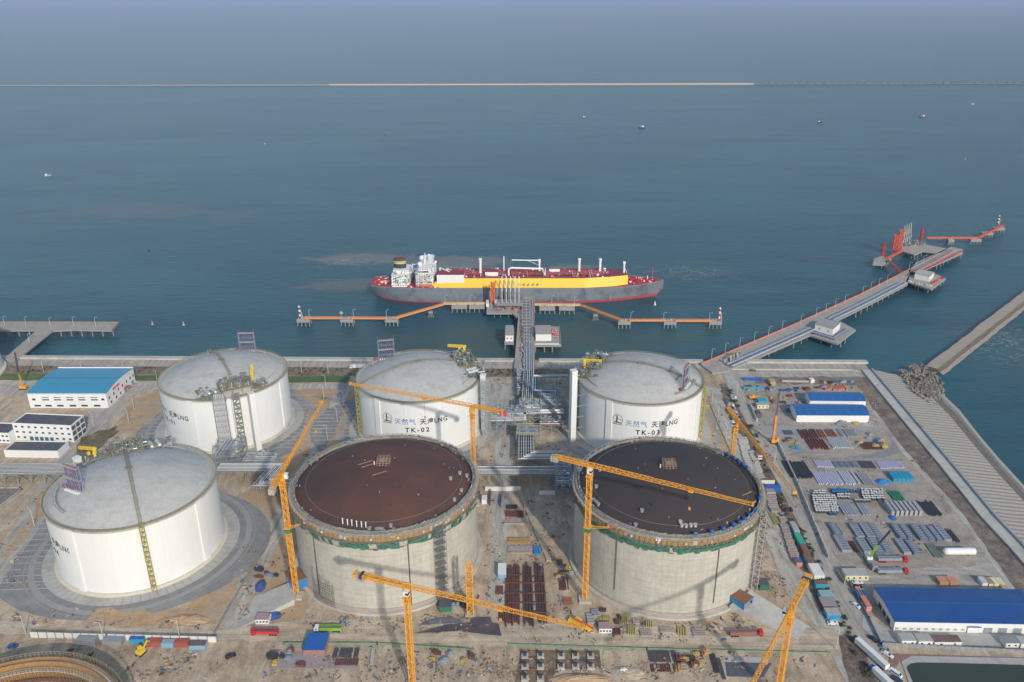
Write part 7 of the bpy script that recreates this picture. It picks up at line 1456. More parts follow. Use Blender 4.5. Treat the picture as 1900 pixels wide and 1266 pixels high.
# rebar cages, beams and rusty plates between the concrete tanks
G('rail', 'long rusty steel beam in the lattice of beams between the concrete tanks, left half', 'beam', 'steel beams, left half', 937, 966, 1160, 1052, 7, .45, 0, rustm, 'ibeam', jit=2)
G('rail', 'long rusty steel beam in the lattice of beams between the concrete tanks, right half', 'beam', 'steel beams, right half', 972, 1016, 1160, 1050, 9, .45, 0, mat('dark_rust', (.10, .055, .045), .8, .3, .5), 'ibeam', jit=3)
G('rail', 'dark steel rail in the bundle left of the beam lattice', 'rail', 'dark steel rails by the lattice', 921, 956, 1153, 1128, 10, .5, 0, mat('dark_rust', (.10, .055, .045)), jit=1)
G('rail', 'rusty bar in the bundle beside the right concrete tank', 'bar', 'rusty bars by the right tank', 1038, 1058, 1095, 1058, 9, .5, 0, rustm, jit=1)
for k, (x0, x1, y0) in enumerate([(934, 972, 1070), (936, 1012, 1085), (938, 1014, 1104), (940, 1016, 1122), (942, 1018, 1140)]):
    A, B = P(x0, y0), P(x1, y0); mb = MB(); mb.beam((0, 0, 1.2), (B[0] - A[0], B[1] - A[1], 1.2), .5, .35); o = mb.build('cross_beam', rustm); o.location = (*A, 0); tag(o, '%s cross beam over the rusty beam lattice, counted from the north' % ORD[k], 'beam')
plate = mat('rust_plate', (.17, .125, .11), .7, .2, .4, dirt=(.23, .12, .07), dscale=.15)
def plates(label, pts, m, name='steel_plate', z=.15, h=.25): w_ = [P(*q) for q in pts]; mb = MB(); ox, oy = w_[0]; mb.prism([(x - ox, y - oy) for x, y in w_], z, z + h); o = mb.build(name, m); o.location = (ox, oy, 0); return tag(o, label, 'steel plate')
pdark = mat('dark_steel_sheets', (.085, .075, .085), .6, .2, .3, dirt=(.13, .10, .10), dscale=.12)
plates('big dark sweep of steel sheets in front of the left concrete tank', [(770, 1176), (830, 1160), (880, 1155), (925, 1158), (931, 1181), (900, 1178), (850, 1172)], pdark); plates('dark grey steel sheet north of the big dark sweep, by the green shed', [(775, 1162), (800, 1150), (838, 1145), (862, 1157), (820, 1158)], mat('slate_sheets', (.15, .15, .17), .6, .2, .3), z=.16); plates('dark sheet behind the bare crane mast', [(876, 1146), (910, 1146), (914, 1156), (872, 1157)], pdark, z=.17)
for k, (a_, b_, yf, yb) in enumerate([(937, 972, 960, 949), (935, 975, 974, 963), (940, 985, 1010, 998), (942, 988, 1028, 1014), (938, 960, 946, 938), (990, 1003, 1030, 1015), (919, 934, 1104, 1090), (1001, 1008, 1064, 1048), (1045, 1063, 1124, 1110), (1033, 1045, 1050, 1040)]):
    A, B = P(a_, yf), P(b_, yf); yy = P(a_, yb)[1]; mm_ = [rustm, board, wood, board, dark, tarp, rustm, gunm, rustl, pdark][k]; cn = ['rusty bar mats', 'grey board pile', 'timber formwork pile', 'pale board pile', 'dark mat pile', 'blue bundle', 'brown sheet pile', 'grey steel box', 'orange rusty sheet pile', 'dark sheet pile'][k]
    t = thing('material_pile', '%s in the gap between the two concrete tanks' % cn, 'material pile', ((A[0] + B[0]) / 2, (A[1] + yy) / 2, 0)); mb = MB(); rr = random.Random(k)
    for q in range(7): mb.box(rr.uniform(-.3, .3), -(yy - A[1]) / 2 + (yy - A[1]) * (q + .5) / 7, 0, (B[0] - A[0]) * rr.uniform(.8, 1), (yy - A[1]) / 7 * .7, rr.uniform(.5, 1.1))
    mb.build('pile', mm_, t)
fence('screen_fence', [(911, 915), (909, 938)], 2.6, mat('panel_violet', (.07, .07, .28), .5, .1, .5), 'violet blue panels beside the track, left side'); fence('screen_fence', [(931, 920), (929, 942)], 2.6, mat('panel_violet2', (.08, .10, .32), .5, .1, .5), 'violet blue panels beside the track, right side'); fence('embankment_edge', [(965, 915), (1018, 1040)], .9, mat('embank', (.45, .37, .26)), 'sandy embankment edge running down between the concrete tanks', w_=2.4)
# timber bundles in front of the right tank, pit footings, steel stacks south of the fence
for k, (a_, b_, yf, yb, m_) in enumerate([(1119, 1134, 1158, 1146, ybeam), (1154, 1167, 1158, 1144, ybeam), (1166, 1182, 1180, 1163, ybeam), (1199, 1213, 1166, 1154, ybeam), (1189, 1211, 1183, 1170, board), (1225, 1249, 1176, 1166, board), (1258, 1277, 1181, 1167, ybeam), (1287, 1311, 1184, 1168, board), (1090, 1105, 1160, 1140, gslab), (1137, 1152, 1180, 1168, rustm), (1098, 1112, 1145, 1132, gunm), (514, 530, 1128, 1120, gunm), (1175, 1187, 1160, 1150, board)]):
    A, B = P(a_, yf), P(b_, yf); yy = P(a_, yb)[1]; W_, Ln = B[0] - A[0], yy - A[1]; t = thing('timber_bundle', ['yellow timber bundle, leftmost one at the foot of the right tank', 'yellow timber bundle, second from the left at the tank foot', 'yellow timber bundle lying lowest beside the pink roofed cabin', 'small yellow timber bundle resting on the grey brown planks', 'grey brown plank pile, leftmost near the right tank', 'grey brown plank pile in the middle below the right tank', 'yellow timber bundle, rightmost below the right tank', 'grey brown plank pile, rightmost below the right tank', 'pale grey beams stacked near the crane foot by the right tank', 'rusty pile right of the pink roofed cabin', 'grey steel pile above the truck crane', 'grey pallet near the foot of the left concrete tank', 'small board pile above the plank piles'][k], 'material pile', ((A[0] + B[0]) / 2, (A[1] + yy) / 2, 0), R(-9) if m_ is ybeam else 0); mb = MB(); 
    for q in range(4):
        if m_ is ybeam: mb.box(-W_ / 2 + W_ * (q + .5) / 4, 0, .2, W_ / 4 * .6, Ln, .8)
        else: mb.box(0, -Ln / 2 + Ln * (q + .5) / 4, .2, W_, Ln / 4 * .55, .8)
    mb.build('bars', m_, t)
for j, yy in enumerate((1216, 1236, 1258)):
    for i, xx in enumerate((974, 1003, 1041, 1068, 1096)):
        if j == 2 and i > 1: continue
        x, y = P(xx, yy + 3); t = thing('concrete_footing', 'square footing with stub column in the pit, %s from left in the %s row' % (ORD[i], ORD[j]), 'footing', (x, y, 0)); mb = MB(); mb.box(0, 0, 0, 3.2, 3.0, .9); mb.build('footing', concl, t); mb = MB(); mb.box(0, .2, .9, 1.3, 1.3, 1.6); mb.build('stub', dark, t)
for j in range(2): x, y = P(990, 1222 + 20 * j); mb = MB(); mb.box(0, 0, .3, 5, .5, .4); o = mb.build('tie_beam', rustm); o.location = (x, y, 0); tag(o, '%s rusty tie beam between the first two footings of a row' % ORD[j], 'beam')
G('bar', 'dark steel bar in the wide stack south of the green fence on the right', 'bar', 'dark bars, right stack', 1205, 1258, 1230, 1209, 18, .5, 0, sbar, 'ibeam', layers=1); G('bar', 'dark steel bar in the wide stack beside the blue work shelter', 'bar', 'dark bars by the shelter', 616, 664, 1222, 1204, 16, .5, 0, sbar, 'ibeam'); G('bar', 'black bar in the narrow stack left of the dark tarpaulin', 'bar', 'black bars, narrow stack', 1325, 1337, 1250, 1214, 6, .45, 0, bpip, 'ibeam'); G('bar', 'black bar in the second narrow stack', 'bar', 'black bars, second narrow stack', 1340, 1348, 1262, 1222, 4, .4, 0, sbar, 'ibeam')
G('rebar', 'rusty rebar lying behind the dark bar stack by the shelter', 'rebar', 'rusty rebars by the shelter', 620, 664, 1236, 1224, 12, .3, 0, rustm); G('rebar', 'brown rebar lying south of the right dark bar stack', 'rebar', 'brown rebars on the right', 1208, 1262, 1248, 1234, 14, .3, 0, rustm)
plates('dark tarpaulin sheet beside the lower right crane', [(1349, 1256), (1416, 1258), (1432, 1232), (1346, 1230)], mat('tarp_dark', (.10, .11, .13), .5, .15, .4), 'tarpaulin_sheet'); plates('pale concrete strip above the dark tarpaulin sheet', [(1340, 1229), (1425, 1231), (1420, 1221), (1342, 1219)], palec, 'slab'); plates('timber framed pad around the blue work shelter', [(500, 1241), (660, 1242), (664, 1224), (512, 1206), (508, 1220)], board, 'timber_pad', h=.12); plates('narrow pale concrete slab lying south of the work road', [(686, 1234), (692, 1235), (696, 1204), (690, 1204)], palec, 'slab', h=.5)
rr = random.Random(12); blabels = ['black bundle', 'grey bundle', 'brown crate', 'yellow machine', 'blue grey crate', 'tan crate']
bm_ = [dark, gunm, rustm, mat('dull_yellow', (.45, .33, .10)), mat('dull_blue_grey', (.20, .28, .36)), wood]; cnt = {}
spots = []
for (x0, x1, y0, y1, n_, where) in [(1262, 1320, 1212, 1246, 14, 'the clutter south of the green fence on the right'), (500, 560, 1208, 1238, 8, 'the clutter left of the blue work shelter'), (1385, 1500, 716, 728, 18, 'the row along the north edge of the storage yard'), (1430, 1500, 736, 752, 14, 'the middle of the storage yard'), (1505, 1590, 708, 722, 14, 'the north east corner of the storage yard'), (1595, 1645, 805, 832, 10, 'the right end of the mixed steel row'), (1455, 1480, 812, 828, 6, 'the left end of the mixed steel row'), (800, 880, 1212, 1235, 7, 'the clutter below the bare crane mast'), (1545, 1610, 780, 800, 5, 'the lane south of the front shed'), (470, 520, 1040, 1075, 8, 'the ground left of the orange crane by the left tank'), (1375, 1385, 1115, 1135, 3, 'the ground beside the right ramp'), (1445, 1475, 940, 965, 5, 'the scrub between the board stacks'), (1020, 1060, 1050, 1075, 4, 'the foot of the right concrete tank'), (835, 870, 1105, 1140, 8, 'the ground around the bare crane mast base'), (1105, 1150, 1130, 1160, 5, 'the clutter left of the yellow timbers')]:
    for k in range(n_): spots.append((rr.uniform(x0, x1), rr.uniform(y0, y1), where))
for px, py, where in spots:
    k = rr.randrange(6); x, y = P(px, py); W_, D_, h = rr.uniform(1.2, 4.5), rr.uniform(1, 3), rr.uniform(.6, 1.9); key = (k, where); cnt[key] = cnt.get(key, 0) + 1; c_ = cnt[key]
    t = thing('goods_pile', ('%s in %s' % (blabels[k], where)) if c_ == 1 else ('another %s in %s' % (blabels[k], where)), 'goods', (x, y, 0), rr.uniform(-.3, .3), '%ss in %s' % (blabels[k], where)); mb = MB(); mb.box(0, 0, 0, W_, D_, h); mb.box(W_ * .12, D_ * .1, h, W_ * .6, D_ * .5, h * .4); mb.box(-W_ * .5, D_ * .3, 0, W_ * .4, D_ * .7, h * .6); mb.build('body', bm_[k], t)
    t['label'] = '%s %s' % (blabels[k], 'in ' + where)
fence('blue_rack', [(1381, 723), (1415, 724)], 2.2, lblue, 'long blue bin at the north west corner of the yard, near edge', w_=1.4); fence('blue_rack', [(1381, 706), (1412, 707)], 2.2, blue, 'long blue bin at the north west corner of the yard, far edge', w_=1.6); fence('blue_beam', [(1448, 726), (1477, 727)], 1.6, deep_blue, 'long deep blue beam in the north of the yard', w_=1.2); fence('low_wall', [(1452, 709), (1500, 710)], 1.6, palec, 'short pale wall in the north of the yard', w_=.8); fence('blue_rack', [(1524, 709), (1576, 711)], 1.4, mid_blue, 'blue rail of pipes north of the rear shed', w_=1.0)
G('pipe', 'orange brown pipe north of the rear shed', 'pipe', 'orange brown pipes', 1530, 1574, 725, 716, 9, .6, 0, salmon, jit=1)
for k, (x0, x1, yb) in enumerate([(1743, 1760, 1088), (1762, 1778, 1088), (1822, 1832, 1089), (1834, 1842, 1090), (1844, 1853, 1090), (1855, 1864, 1091)]): gbox('crate', '%s crate in the line behind the biggest warehouse, counted from the left' % ORD[k], 'crate', x0, x1, yb, 5, 2.2, [wood, wood, white2, creamw, creamw, wood][k], [salmon, salmon, wpipe, wood, creamw, creamw][k])
t = thing('white_tank_trailer', 'long white horizontal tank lying at the right of the module rows', 'tank', (*P(1779, 1029), 0)); mb = MB(); mb.tube((-7, 0, 2.1), (8, 0, 2.1), 1.9, 16); mb.ball((-7, 0, 2.1), 1.88, n=12); mb.build('vessel', white2, t); mb = MB(); mb.box(-5, 0, 0, 1, 3.4, .9); mb.box(5, 0, 0, 1, 3.4, .9); mb.build('saddle', gunm, t)
# ================================================================ VEHICLES
tyre = mat('tyre', (.02, .02, .02), .9, .1, 1); cglass = mat('car_glass', (.03, .04, .05), .15, .1, 1)
def wheels(t, xs, w_, r, m=tyre):
    for x in xs:
        for s_ in (-1, 1): mb = MB(); mb.tube((x, s_ * w_ / 2 - .14, r), (x, s_ * w_ / 2 + .14, r), r, 10); mb.build('wheel', m, t)
def car(label, px, py, rz, m, L=4.6, group='cars and vans parked or driving on the site', van=False):
    t = thing('parked_car', label, 'van' if van else 'car', (*P(px, py), 0), rz, group); h = 1.9 if van else 1.45; mb = MB(); W_ = 1.8
    s = [(-L / 2, .35), (-L / 2, .95), (-L * .42, h * .98 if van else 1.0), (-L * .30, h), (L * (.30 if van else .08), h), (L * .42 if van else L * .26, 1.0), (L / 2 - .1, .85), (L / 2, .35)]
    n = len(s); vs = [(x, -W_ / 2 * (1 if z < 1.05 else .86), z) for x, z in s] + [(x, W_ / 2 * (1 if z < 1.05 else .86), z) for x, z in s]
    mb.add(vs, [(i, n + i, n + (i + 1) % n, (i + 1) % n) for i in range(n)] + [tuple(range(n)), tuple(range(2 * n - 1, n - 1, -1))]); mb.build('body', m, t)
    mb = MB(); x0, x1 = -L * .28, (L * .36 if van else L * .2); z0, z1 = 1.02, h - .12
    for s_ in (-1, 1): mb.add([(x0 - .3, s_ * (W_ / 2 + .01), z0), (x1, s_ * (W_ / 2 + .01), z0), (x1 - .35, s_ * (W_ / 2 * .87), z1), (x0, s_ * (W_ / 2 * .87), z1)], [(0, 1, 2, 3) if s_ < 0 else (3, 2, 1, 0)])
    xa, xb = (L * .30, L * .42) if van else (L * .08, L * .26); mb.add([(xb + .03, -.75, 1.03), (xb + .03, .75, 1.03), (xa + .05, .68, h - .02), (xa + .05, -.68, h - .02)], [(0, 1, 2, 3)]); mb.add([(-L * .42 - .02, .75, 1.02), (-L * .42 - .02, -.75, 1.02), (-L * .32, -.68, h - .04), (-L * .32, .68, h - .04)], [(0, 1, 2, 3)])
    mb.build('window', cglass, t); wheels(t, (-L * .3, L * .3), W_, .33); return t
cwh = mat('car_white', (.80, .80, .80), .25, .02, 1); cbl = mat('car_black', (.025, .027, .03), .25, .05, 1); cgr = mat('car_grey', (.30, .33, .36), .25, .05, 1)
car('white pickup parked nearest the cream site cabin', 1591, 1083, 0, cwh, 5.4); car('black car between the two white cars by the cream cabin', 1590, 1090, 0, cbl, 4.8); car('white car nearest the corner of the biggest warehouse', 1594, 1097, 0, cwh, 5.2)
car('white car parked on the road beside the long red container', 1588, 1125, R(-62), cwh, 4.8); car('white car parked at the south end of the container row', 1545, 1158, 0, cwh, 5); car('black car alone on the road near the grey fence', 1620, 1188, R(-58), cbl, 5); car('grey car in the pair of cars near the pond corner', 1643, 1207, R(-50), cgr, 5.2); car('white car in the pair of cars near the pond corner', 1646, 1216, R(-50), cwh, 5.4); car('white van driving beside the pond', 1661, 1251, R(-55), cwh, 6, van=True); car('dark blue car behind the white van beside the pond', 1664, 1263, R(-45), mat('car_navy', (.03, .06, .12), .3, .05, 1), 4.8); car('white car on the crest road behind the yard', 1626, 716, R(-50), cwh, 4.8)
car('dark grey pickup on the seawall road north of the yard', 1397, 689, 0, mat('car_brown', (.12, .10, .08)), 5); car('white van parked by the left tank paving', 29, 1040, R(75), palec, 5.6, van=True); car('dark car standing alone at the lower left of the work road', 428, 1219, R(30), cbl, 4.8); car('small blue car near the ring of the new tank', 24, 1201, 0, mat('car_blue', (.04, .12, .35), .3, .05, 1), 4.5)
def truck(label, px, py, rz, cabm, bedm, L=11, kind='flat', load=None, group=None):
    t = thing('truck', label, 'truck', (*P(px, py), 0), rz, group); W_ = 2.5
    mb = MB(); mb.box(0, 0, .7, L, .9, .35); mb.build('chassis', dark, t); mb = MB(); cx_ = L / 2 - 1.1; s = [(-1.1, .6), (-1.1, 2.9), (.7, 2.95), (1.05, 1.8), (1.1, .6)]; n = len(s)
    mb.add([(cx_ + x, -W_ / 2, z) for x, z in s] + [(cx_ + x, W_ / 2, z) for x, z in s], [(i, n + i, n + (i + 1) % n, (i + 1) % n) for i in range(n)] + [tuple(range(n)), tuple(range(2 * n - 1, n - 1, -1))]); c_ = mb.build('cab', cabm, t)
    mb = MB(); mb.add([(cx_ + 1.04, -1.05, 1.85), (cx_ + 1.04, 1.05, 1.85), (cx_ + .74, 1.0, 2.8), (cx_ + .74, -1.0, 2.8)], [(0, 1, 2, 3)]); mb.box(cx_ - .1, 0, 1.9, 1.0, W_ + .03, .7); mb.build('windscreen', cglass, c_)
    bl = L - 2.6; bx_ = -1.3
    if kind == 'flat':
        mb = MB(); mb.box(bx_, 0, 1.06, bl, W_, .3); mb.box(bx_ + bl / 2, 0, 1.36, .15, W_, .9); mb.build('flatbed', bedm, t)
        if load: mb = MB(); mb.box(bx_ - .3, 0, 1.37, bl - 1, W_ - .1, 1.3); mb.box(bx_ - .3, 0, 2.67, bl - 1.2, .2, .12, m=1); mb.build('load', [load, sbar], t)
    elif kind == 'tip':
        mb = MB(); mb.box(bx_, 0, 1.1, bl, W_, .2); 
        for s_ in (-1, 1): mb.box(bx_, s_ * (W_ / 2 - .06), 1.3, bl, .12, 1.4)
        for s_ in (-1, 1): mb.box(bx_ + s_ * (bl / 2 - .06), 0, 1.3, .12, W_ - .24, 1.4)
        for k in range(5): mb.box(bx_ - bl / 2 + bl * (k + .5) / 5, -W_ / 2 - .05, 1.2, .18, .1, 1.5)
        mb.build('tipper_body', bedm, t); mb = MB(); mb.box(bx_, 0, 2.2, bl - .3, W_ - .3, .25); mb.build('load', load or dark, t)
    elif kind == 'box': mb = MB(); mb.box(bx_, 0, 1.1, bl, W_, 2.6); mb.build('box_body', bedm, t)
    wheels(t, (cx_, -L / 2 + 1.2, -L / 2 + 2.5, -L / 2 + 3.8) if L > 9 else (cx_, -L / 2 + 1.5), W_ - .2, .52); return t
redc = mat('truck_red', (.58, .03, .03), .35, .05, 1)
truck('red cabbed flatbed lorry loaded with grey panels, upper of the two in the yard', 1655, 1042, 0, redc, red, 16, load=gpan); truck('red cabbed flatbed lorry loaded with grey panels, lower of the two in the yard', 1655, 1064, 0, redc, gunm, 16, load=gpan); truck('red lorry with a long rusty load in front of the right ramp', 1384, 1179, R(2), redc, mat('rusty_red_bed', (.30, .08, .06)), 16, load=mat('rust_load', (.26, .13, .11)))
truck('bright red dump truck parked at the left of the work road', 492, 1177, R(178), redc, red, 13, 'tip', mat('dark_tarp', (.12, .10, .10))); truck('white cabbed dump truck with a lime green body on the work road', 609, 1171, R(180), cwh, mat('lime_green', (.22, .45, .06), .4, .1, 1), 13, 'tip', mat('sage', (.16, .20, .10)))
truck('small grey lorry standing skewed in front of the left concrete tank', 640, 1156, R(-40), gunm, gunm, 6.5, 'flat'); truck('white lorry on the quay road behind the TK-02 tank', 664, 684, R(180), cwh, white2, 13, 'box'); truck('white box trailer with a dark cab parked in the dark scrub at the lower right', 1612, 1216, R(112), dark, white2, 21, 'box'); truck('white lorry with blue cab at the bottom edge near the pond road', 1634, 1262, R(112), blue, white2, 14, 'box')
x, y = P(1076, 1162); t = thing('truck_crane', 'yellow and red truck crane standing skewed near the beam lattice', 'truck crane', (x, y, 0), R(-38)); mb = MB(); mb.box(0, 0, .6, 12, 2.6, 1.2); mb.box(4.8, 0, 1.8, 2.2, 2.4, 1.2); mb.build('chassis', yel, t); mb = MB(); mb.box(-1.5, .8, 1.81, 3, 1.2, 1.6); mb.build('cab', yel, t); mb = MB(); mb.beam((-3, -.4, 3.2), (8, -.4, 2.9), .9, .8); mb.build('boom', ored, t); wheels(t, (-4.5, -3, 3, 4.6), 2.4, .55)
x, y = P(1651, 1047); xx, yy = P(1612, 1043); t = thing('mobile_crane', 'mobile crane with a lime green telescopic boom over the steel modules', 'mobile crane', (xx, yy, 0), 0); mb = MB(); mb.box(0, -2, .7, 3, 12, 1.3); mb.box(0, -6.5, 2, 2.6, 2.6, 1.3); mb.build('chassis', gunm, t); mb = MB(); mb.box(0, 1, 2.0, 2.8, 3.6, 1.6); mb.build('turret', white2, t)
q0 = V(0, 0, 3.2); q1 = V(*P(1629, 1012, 12), 12) - V(xx, yy, 0); q2 = V(*P(1652, 985, 20), 20) - V(xx, yy, 0); mb = MB(); mb.beam(q0, q1, 1.2, 1.3); mb.build('boom', mat('lime_boom', (.30, .50, .06), .4, .05, 1), t); mb = MB(); mb.beam(q1, q2, .8, .9, m=0); mb.beam(q2, q2 - V(0, 0, 8), .12); mb.build('boom_extension', dark, t); wheels(t, (-1.2, 1.2), 7, .55)
x, y = P(1437, 822); t = thing('piling_rig', 'orange piling rig with a thin tall dark mast in the storage yard', 'piling rig', (x, y, 0)); mb = MB(); mb.box(0, 0, .9, 5, 3.4, 2.0); mb.box(1.4, -1, 2.9, 1.6, 1.3, 1.4); mb.build('body', crane_y, t); mb = MB(); mb.box(0, -1.6, 0, 5.4, .7, .9); mb.box(0, 1.6, 0, 5.4, .7, .9); mb.build('track', dark, t); mb = MB(); mb.box(-1.2, 0, 2.9, 1.5, 1.5, 18); mb.build('leader', mat('leader_orange', (.62, .26, .08)), t); mb = MB(); mb.truss((-1.2, 0, 20.9), (-1.2, 0, 38), .7, .7, 1.2, .12); mb.build('mast_top', mat('mast_brown', (.22, .12, .1)), t)
x, y = P(44, 722); t = thing('crawler_crane', 'small orange crawler crane with a steep dark boom near the blue roofed hall', 'crawler crane', (x, y, 0)); mb = MB(); mb.box(0, 0, .9, 5, 3, 2); mb.build('body', crane_y, t); mb = MB(); mb.box(0, -1.6, 0, 5.4, .7, .9); mb.box(0, 1.6, 0, 5.4, .7, .9); mb.build('track', dark, t); mb = MB(); mb.truss((0, 0, 3), (.5, -2, 13), .7, .7, 1.2, .14); mb.build('boom', crane_y, t); mb = MB(); mb.truss((.5, -2, 15), (3, -4, 32), .8, .8, 1.1, .14); mb.build('boom_extension', dark, t)
x, y = P(262, 1214); t = thing('excavator', 'yellow excavator working in front of the blue and red containers', 'excavator', (x, y, 0), R(70)); mb = MB(); mb.box(0, 0, 1, 3.4, 2.8, 1.7); mb.box(.6, .8, 2.7, 1.5, 1.2, 1.1); mb.build('body', yel, t); mb = MB(); mb.box(0, -1.2, 0, 4, .6, .95); mb.box(0, 1.2, 0, 4, .6, .95); mb.build('track', dark, t); mb = MB(); mb.beam((1.2, -.4, 2.2), (4.2, -.4, 4.4), .5, .6); mb.beam((4.2, -.4, 4.4), (6.2, -.4, 2.0), .4, .45); mb.build('arm', yel, t); mb = MB(); mb.box(6.4, -.4, .9, 1.1, 1.2, 1.1); mb.build('bucket', dark, t)
x, y = P(1426, 740); t = thing('excavator', 'low yellow excavator near the cyan container in the yard', 'excavator', (x - 12, y, 0), 0); mb = MB(); mb.box(0, 0, .9, 5, 2.6, 1.2); mb.box(.6, .3, 2.1, 1.5, 1.2, 1.1); mb.build('body', crane_y, t); mb = MB(); mb.box(0, -1.2, 0, 5, .6, .9); mb.box(0, 1.2, 0, 5, .6, .9); mb.build('track', dark, t); mb = MB(); mb.beam((2, 0, 1.8), (6, 0, 2.6), .5); mb.build('arm', crane_y, t)
# ================================================================ LAMP POSTS ON LAND
lamps([(48, 1178), (193, 1190), (334, 1186)], 0, 11, 'tall pale lamp post by the white panel wall', 'lamp posts by the panel wall', R(200))
lamps([(601, 741), (626, 783), (608, 818), (638, 752), (605, 722)], 0, 11, 'pale lamp post along the road between the TK-01 and TK-02 tanks', 'lamp posts on the middle road', R(160))
lamps([(240, 787), (174, 792), (293, 714), (64, 976), (249, 760)], 0, 11, 'pale lamp post along the western road', 'lamp posts on the western road', R(150))
lamps([(1321, 748), (1332, 780), (1347, 815), (1551, 1205), (1367, 735), (1437, 858)], 0, 11, 'pale lamp post along the eastern roads', 'lamp posts on the eastern roads', R(150))
lamps([(81, 690), (152, 690), (230, 690), (560, 691), (609, 692), (1069, 692)], 0, 9, 'grey lamp post along the quay road behind the seawall', 'lamp posts on the quay road', R(90))
# ================================================================ PEOPLE
def person_mesh():
    me = bpy.data.meshes.new('person'); J = [(0, 0, .95), (0, 0, 1.2), (0, 0, 1.42), (0, 0, 1.52), (0, 0.01, 1.66), (.10, 0, .90), (.13, .04, .48), (.14, -.02, .06), (.15, .12, .03), (-.10, 0, .90), (-.13, -.06, .48), (-.14, -.20, .08), (-.15, -.06, .03), (.20, 0, 1.40), (.27, .03, 1.12), (.26, .14, .88), (-.20, 0, 1.40), (-.27, -.04, 1.12), (-.26, .04, .86)]
    E_ = [(0, 1), (1, 2), (2, 3), (3, 4), (0, 5), (5, 6), (6, 7), (7, 8), (0, 9), (9, 10), (10, 11), (11, 12), (2, 13), (13, 14), (14, 15), (2, 16), (16, 17), (17, 18)]; Rr = [.15, .15, .16, .06, .12, .10, .075, .05, .05, .10, .075, .05, .05, .07, .05, .045, .07, .05, .045]
    me.from_pydata(J, E_, []); o = bpy.data.objects.new('person', me); COL.objects.link(o); o.modifiers.new('s', 'SKIN'); o.modifiers.new('u', 'SUBSURF').levels = 1
    for i, r_ in enumerate(Rr): me.skin_vertices[0].data[i].radius = (r_, r_ * .8)
    me.skin_vertices[0].data[0].use_root = True; bpy.context.view_layer.update(); out = bpy.data.meshes.new_from_object(o.evaluated_get(bpy.context.evaluated_depsgraph_get())); COL.objects.unlink(o); bpy.data.objects.remove(o); return out
pm = person_mesh(); trous = mat('work_trousers', (.06, .07, .10), .8, .1, 2); skin_ = mat('skin', (.45, .28, .2), .6, .05, 2); jk = [mat('jacket_navy', (.05, .08, .2)), mat('jacket_grey', (.25, .25, .26)), mat('jacket_orange', (.7, .22, .05))]; hl = [red, white2, yel, blue]
hm_ = MB(); hm_.lathe([(.17, 1.68), (.15, 1.76), (.08, 1.82), (.005, 1.84)], 12, (0, .01)); hm_.lathe([(.21, 1.675), (.17, 1.685)], 12, (0, .03))
ppl = [(939, 1161, 'near the dark sheets left of the work road', 0, 0), (952, 1174, 'walking near the pile of rails by the work road', 1, 1), (967, 1184, 'leftmost of the group on the work road', 0, 0), (977, 1189, 'second from left in the road group', 2, 1), (994, 1187, 'in the middle of the group on the road', 2, 2), (996, 1192, 'just right of the group leader on the work road', 0, 1), (1004, 1195, 'rightmost of the group on the work road', 1, 3), (1041, 1190, 'alone on the work road right of the group', 0, 0), (1065, 1184, 'standing south of the truck crane', 1, 2), (1102, 1197, 'alone beside the green fence', 0, 0), (1274, 1191, 'on the work road in front of the timber bundles', 0, 1), (1424, 1206, 'on the work road near the lower right crane', 2, 0), (661, 1174, 'beside the lime green dump truck', 0, 3), (558, 1189, 'on the work road between the two dump trucks', 1, 0), (689, 1160, 'in front of the left concrete tank', 0, 1), (61, 1160, 'on the road at the lower left', 0, 0), (213, 1158, 'on the orange soil at the lower left', 1, 0), (1444, 1005, 'on the east road beside the board stacks', 0, 1), (1441, 1003, 'also on the east road, a step to the left', 1, 0), (375, 1152, 'near the kerb wall corner at the lower left', 2, 0)]
for i, (px, py, w_, j_, h_) in enumerate(ppl):
    x, y = P(px, py); me = pm.copy(); me.materials.clear(); me.materials.append(trous); me.materials.append(jk[j_]); me.materials.append(skin_)
    for p_ in me.polygons: z_ = p_.center.z; p_.material_index = 2 if z_ > 1.5 else (1 if z_ > .92 else 0)
    o = bpy.data.objects.new('person', me); COL.objects.link(o); o.location = (x, y, .08); o.rotation_euler[2] = rnd.uniform(0, 6.28); tag(o, '%s worker, %s helmet, %s' % (['dark jacketed', 'grey jacketed', 'orange vested'][j_], ['red', 'white', 'yellow', 'blue'][h_], w_), 'person')
    hm_.build('helmet', hl[h_], o)
# shrubs in the planting beds
def shrub(x, y, s_, label, group, m, seed):
    rr = random.Random(seed); mb = MB()
    for i in range(int(34 * s_)):
        a, b, r_ = rr.uniform(0, 6.28), rr.uniform(0, 1.4), s_ * rr.uniform(.3, 1.0); c_ = V(r_ * math.cos(a) * math.cos(b), r_ * math.sin(a) * math.cos(b), .2 + r_ * math.sin(b) * .9); u = V(rr.uniform(-1, 1), rr.uniform(-1, 1), rr.uniform(-.4, 1)).normalized(); v = u.cross(V(.3, .2, 1)).normalized(); q = .28 * s_
        mb.add([c_ - u * q, c_ + v * q * .7, c_ + u * q, c_ - v * q * .7], [(0, 1, 2, 3)])
    mb.tube((0, 0, 0), (0, 0, .5 * s_), .08, 5); o = mb.build('shrub', m); o.location = (x, y, 0); return tag(o, label, 'shrub', group)
shm = [mat('shrub_brown', (.10, .085, .045), .9, .3, 1), mat('shrub_olive', (.075, .09, .035), .9, .3, 1)]
proto = [shrub(*P(1356, 726), 1.6, 'dry shrub in the scrub strip beside the east road', 'dry shrubs of the east strip', shm[k], k) for k in (0, 1)]
rr = random.Random(55); base_line = [(1340, 722), (1352, 745), (1385, 800), (1405, 840), (1430, 900), (1452, 940), (1490, 1010), (1520, 1060), (1545, 1120), (1570, 1190), (1590, 1230), (1610, 1262)]
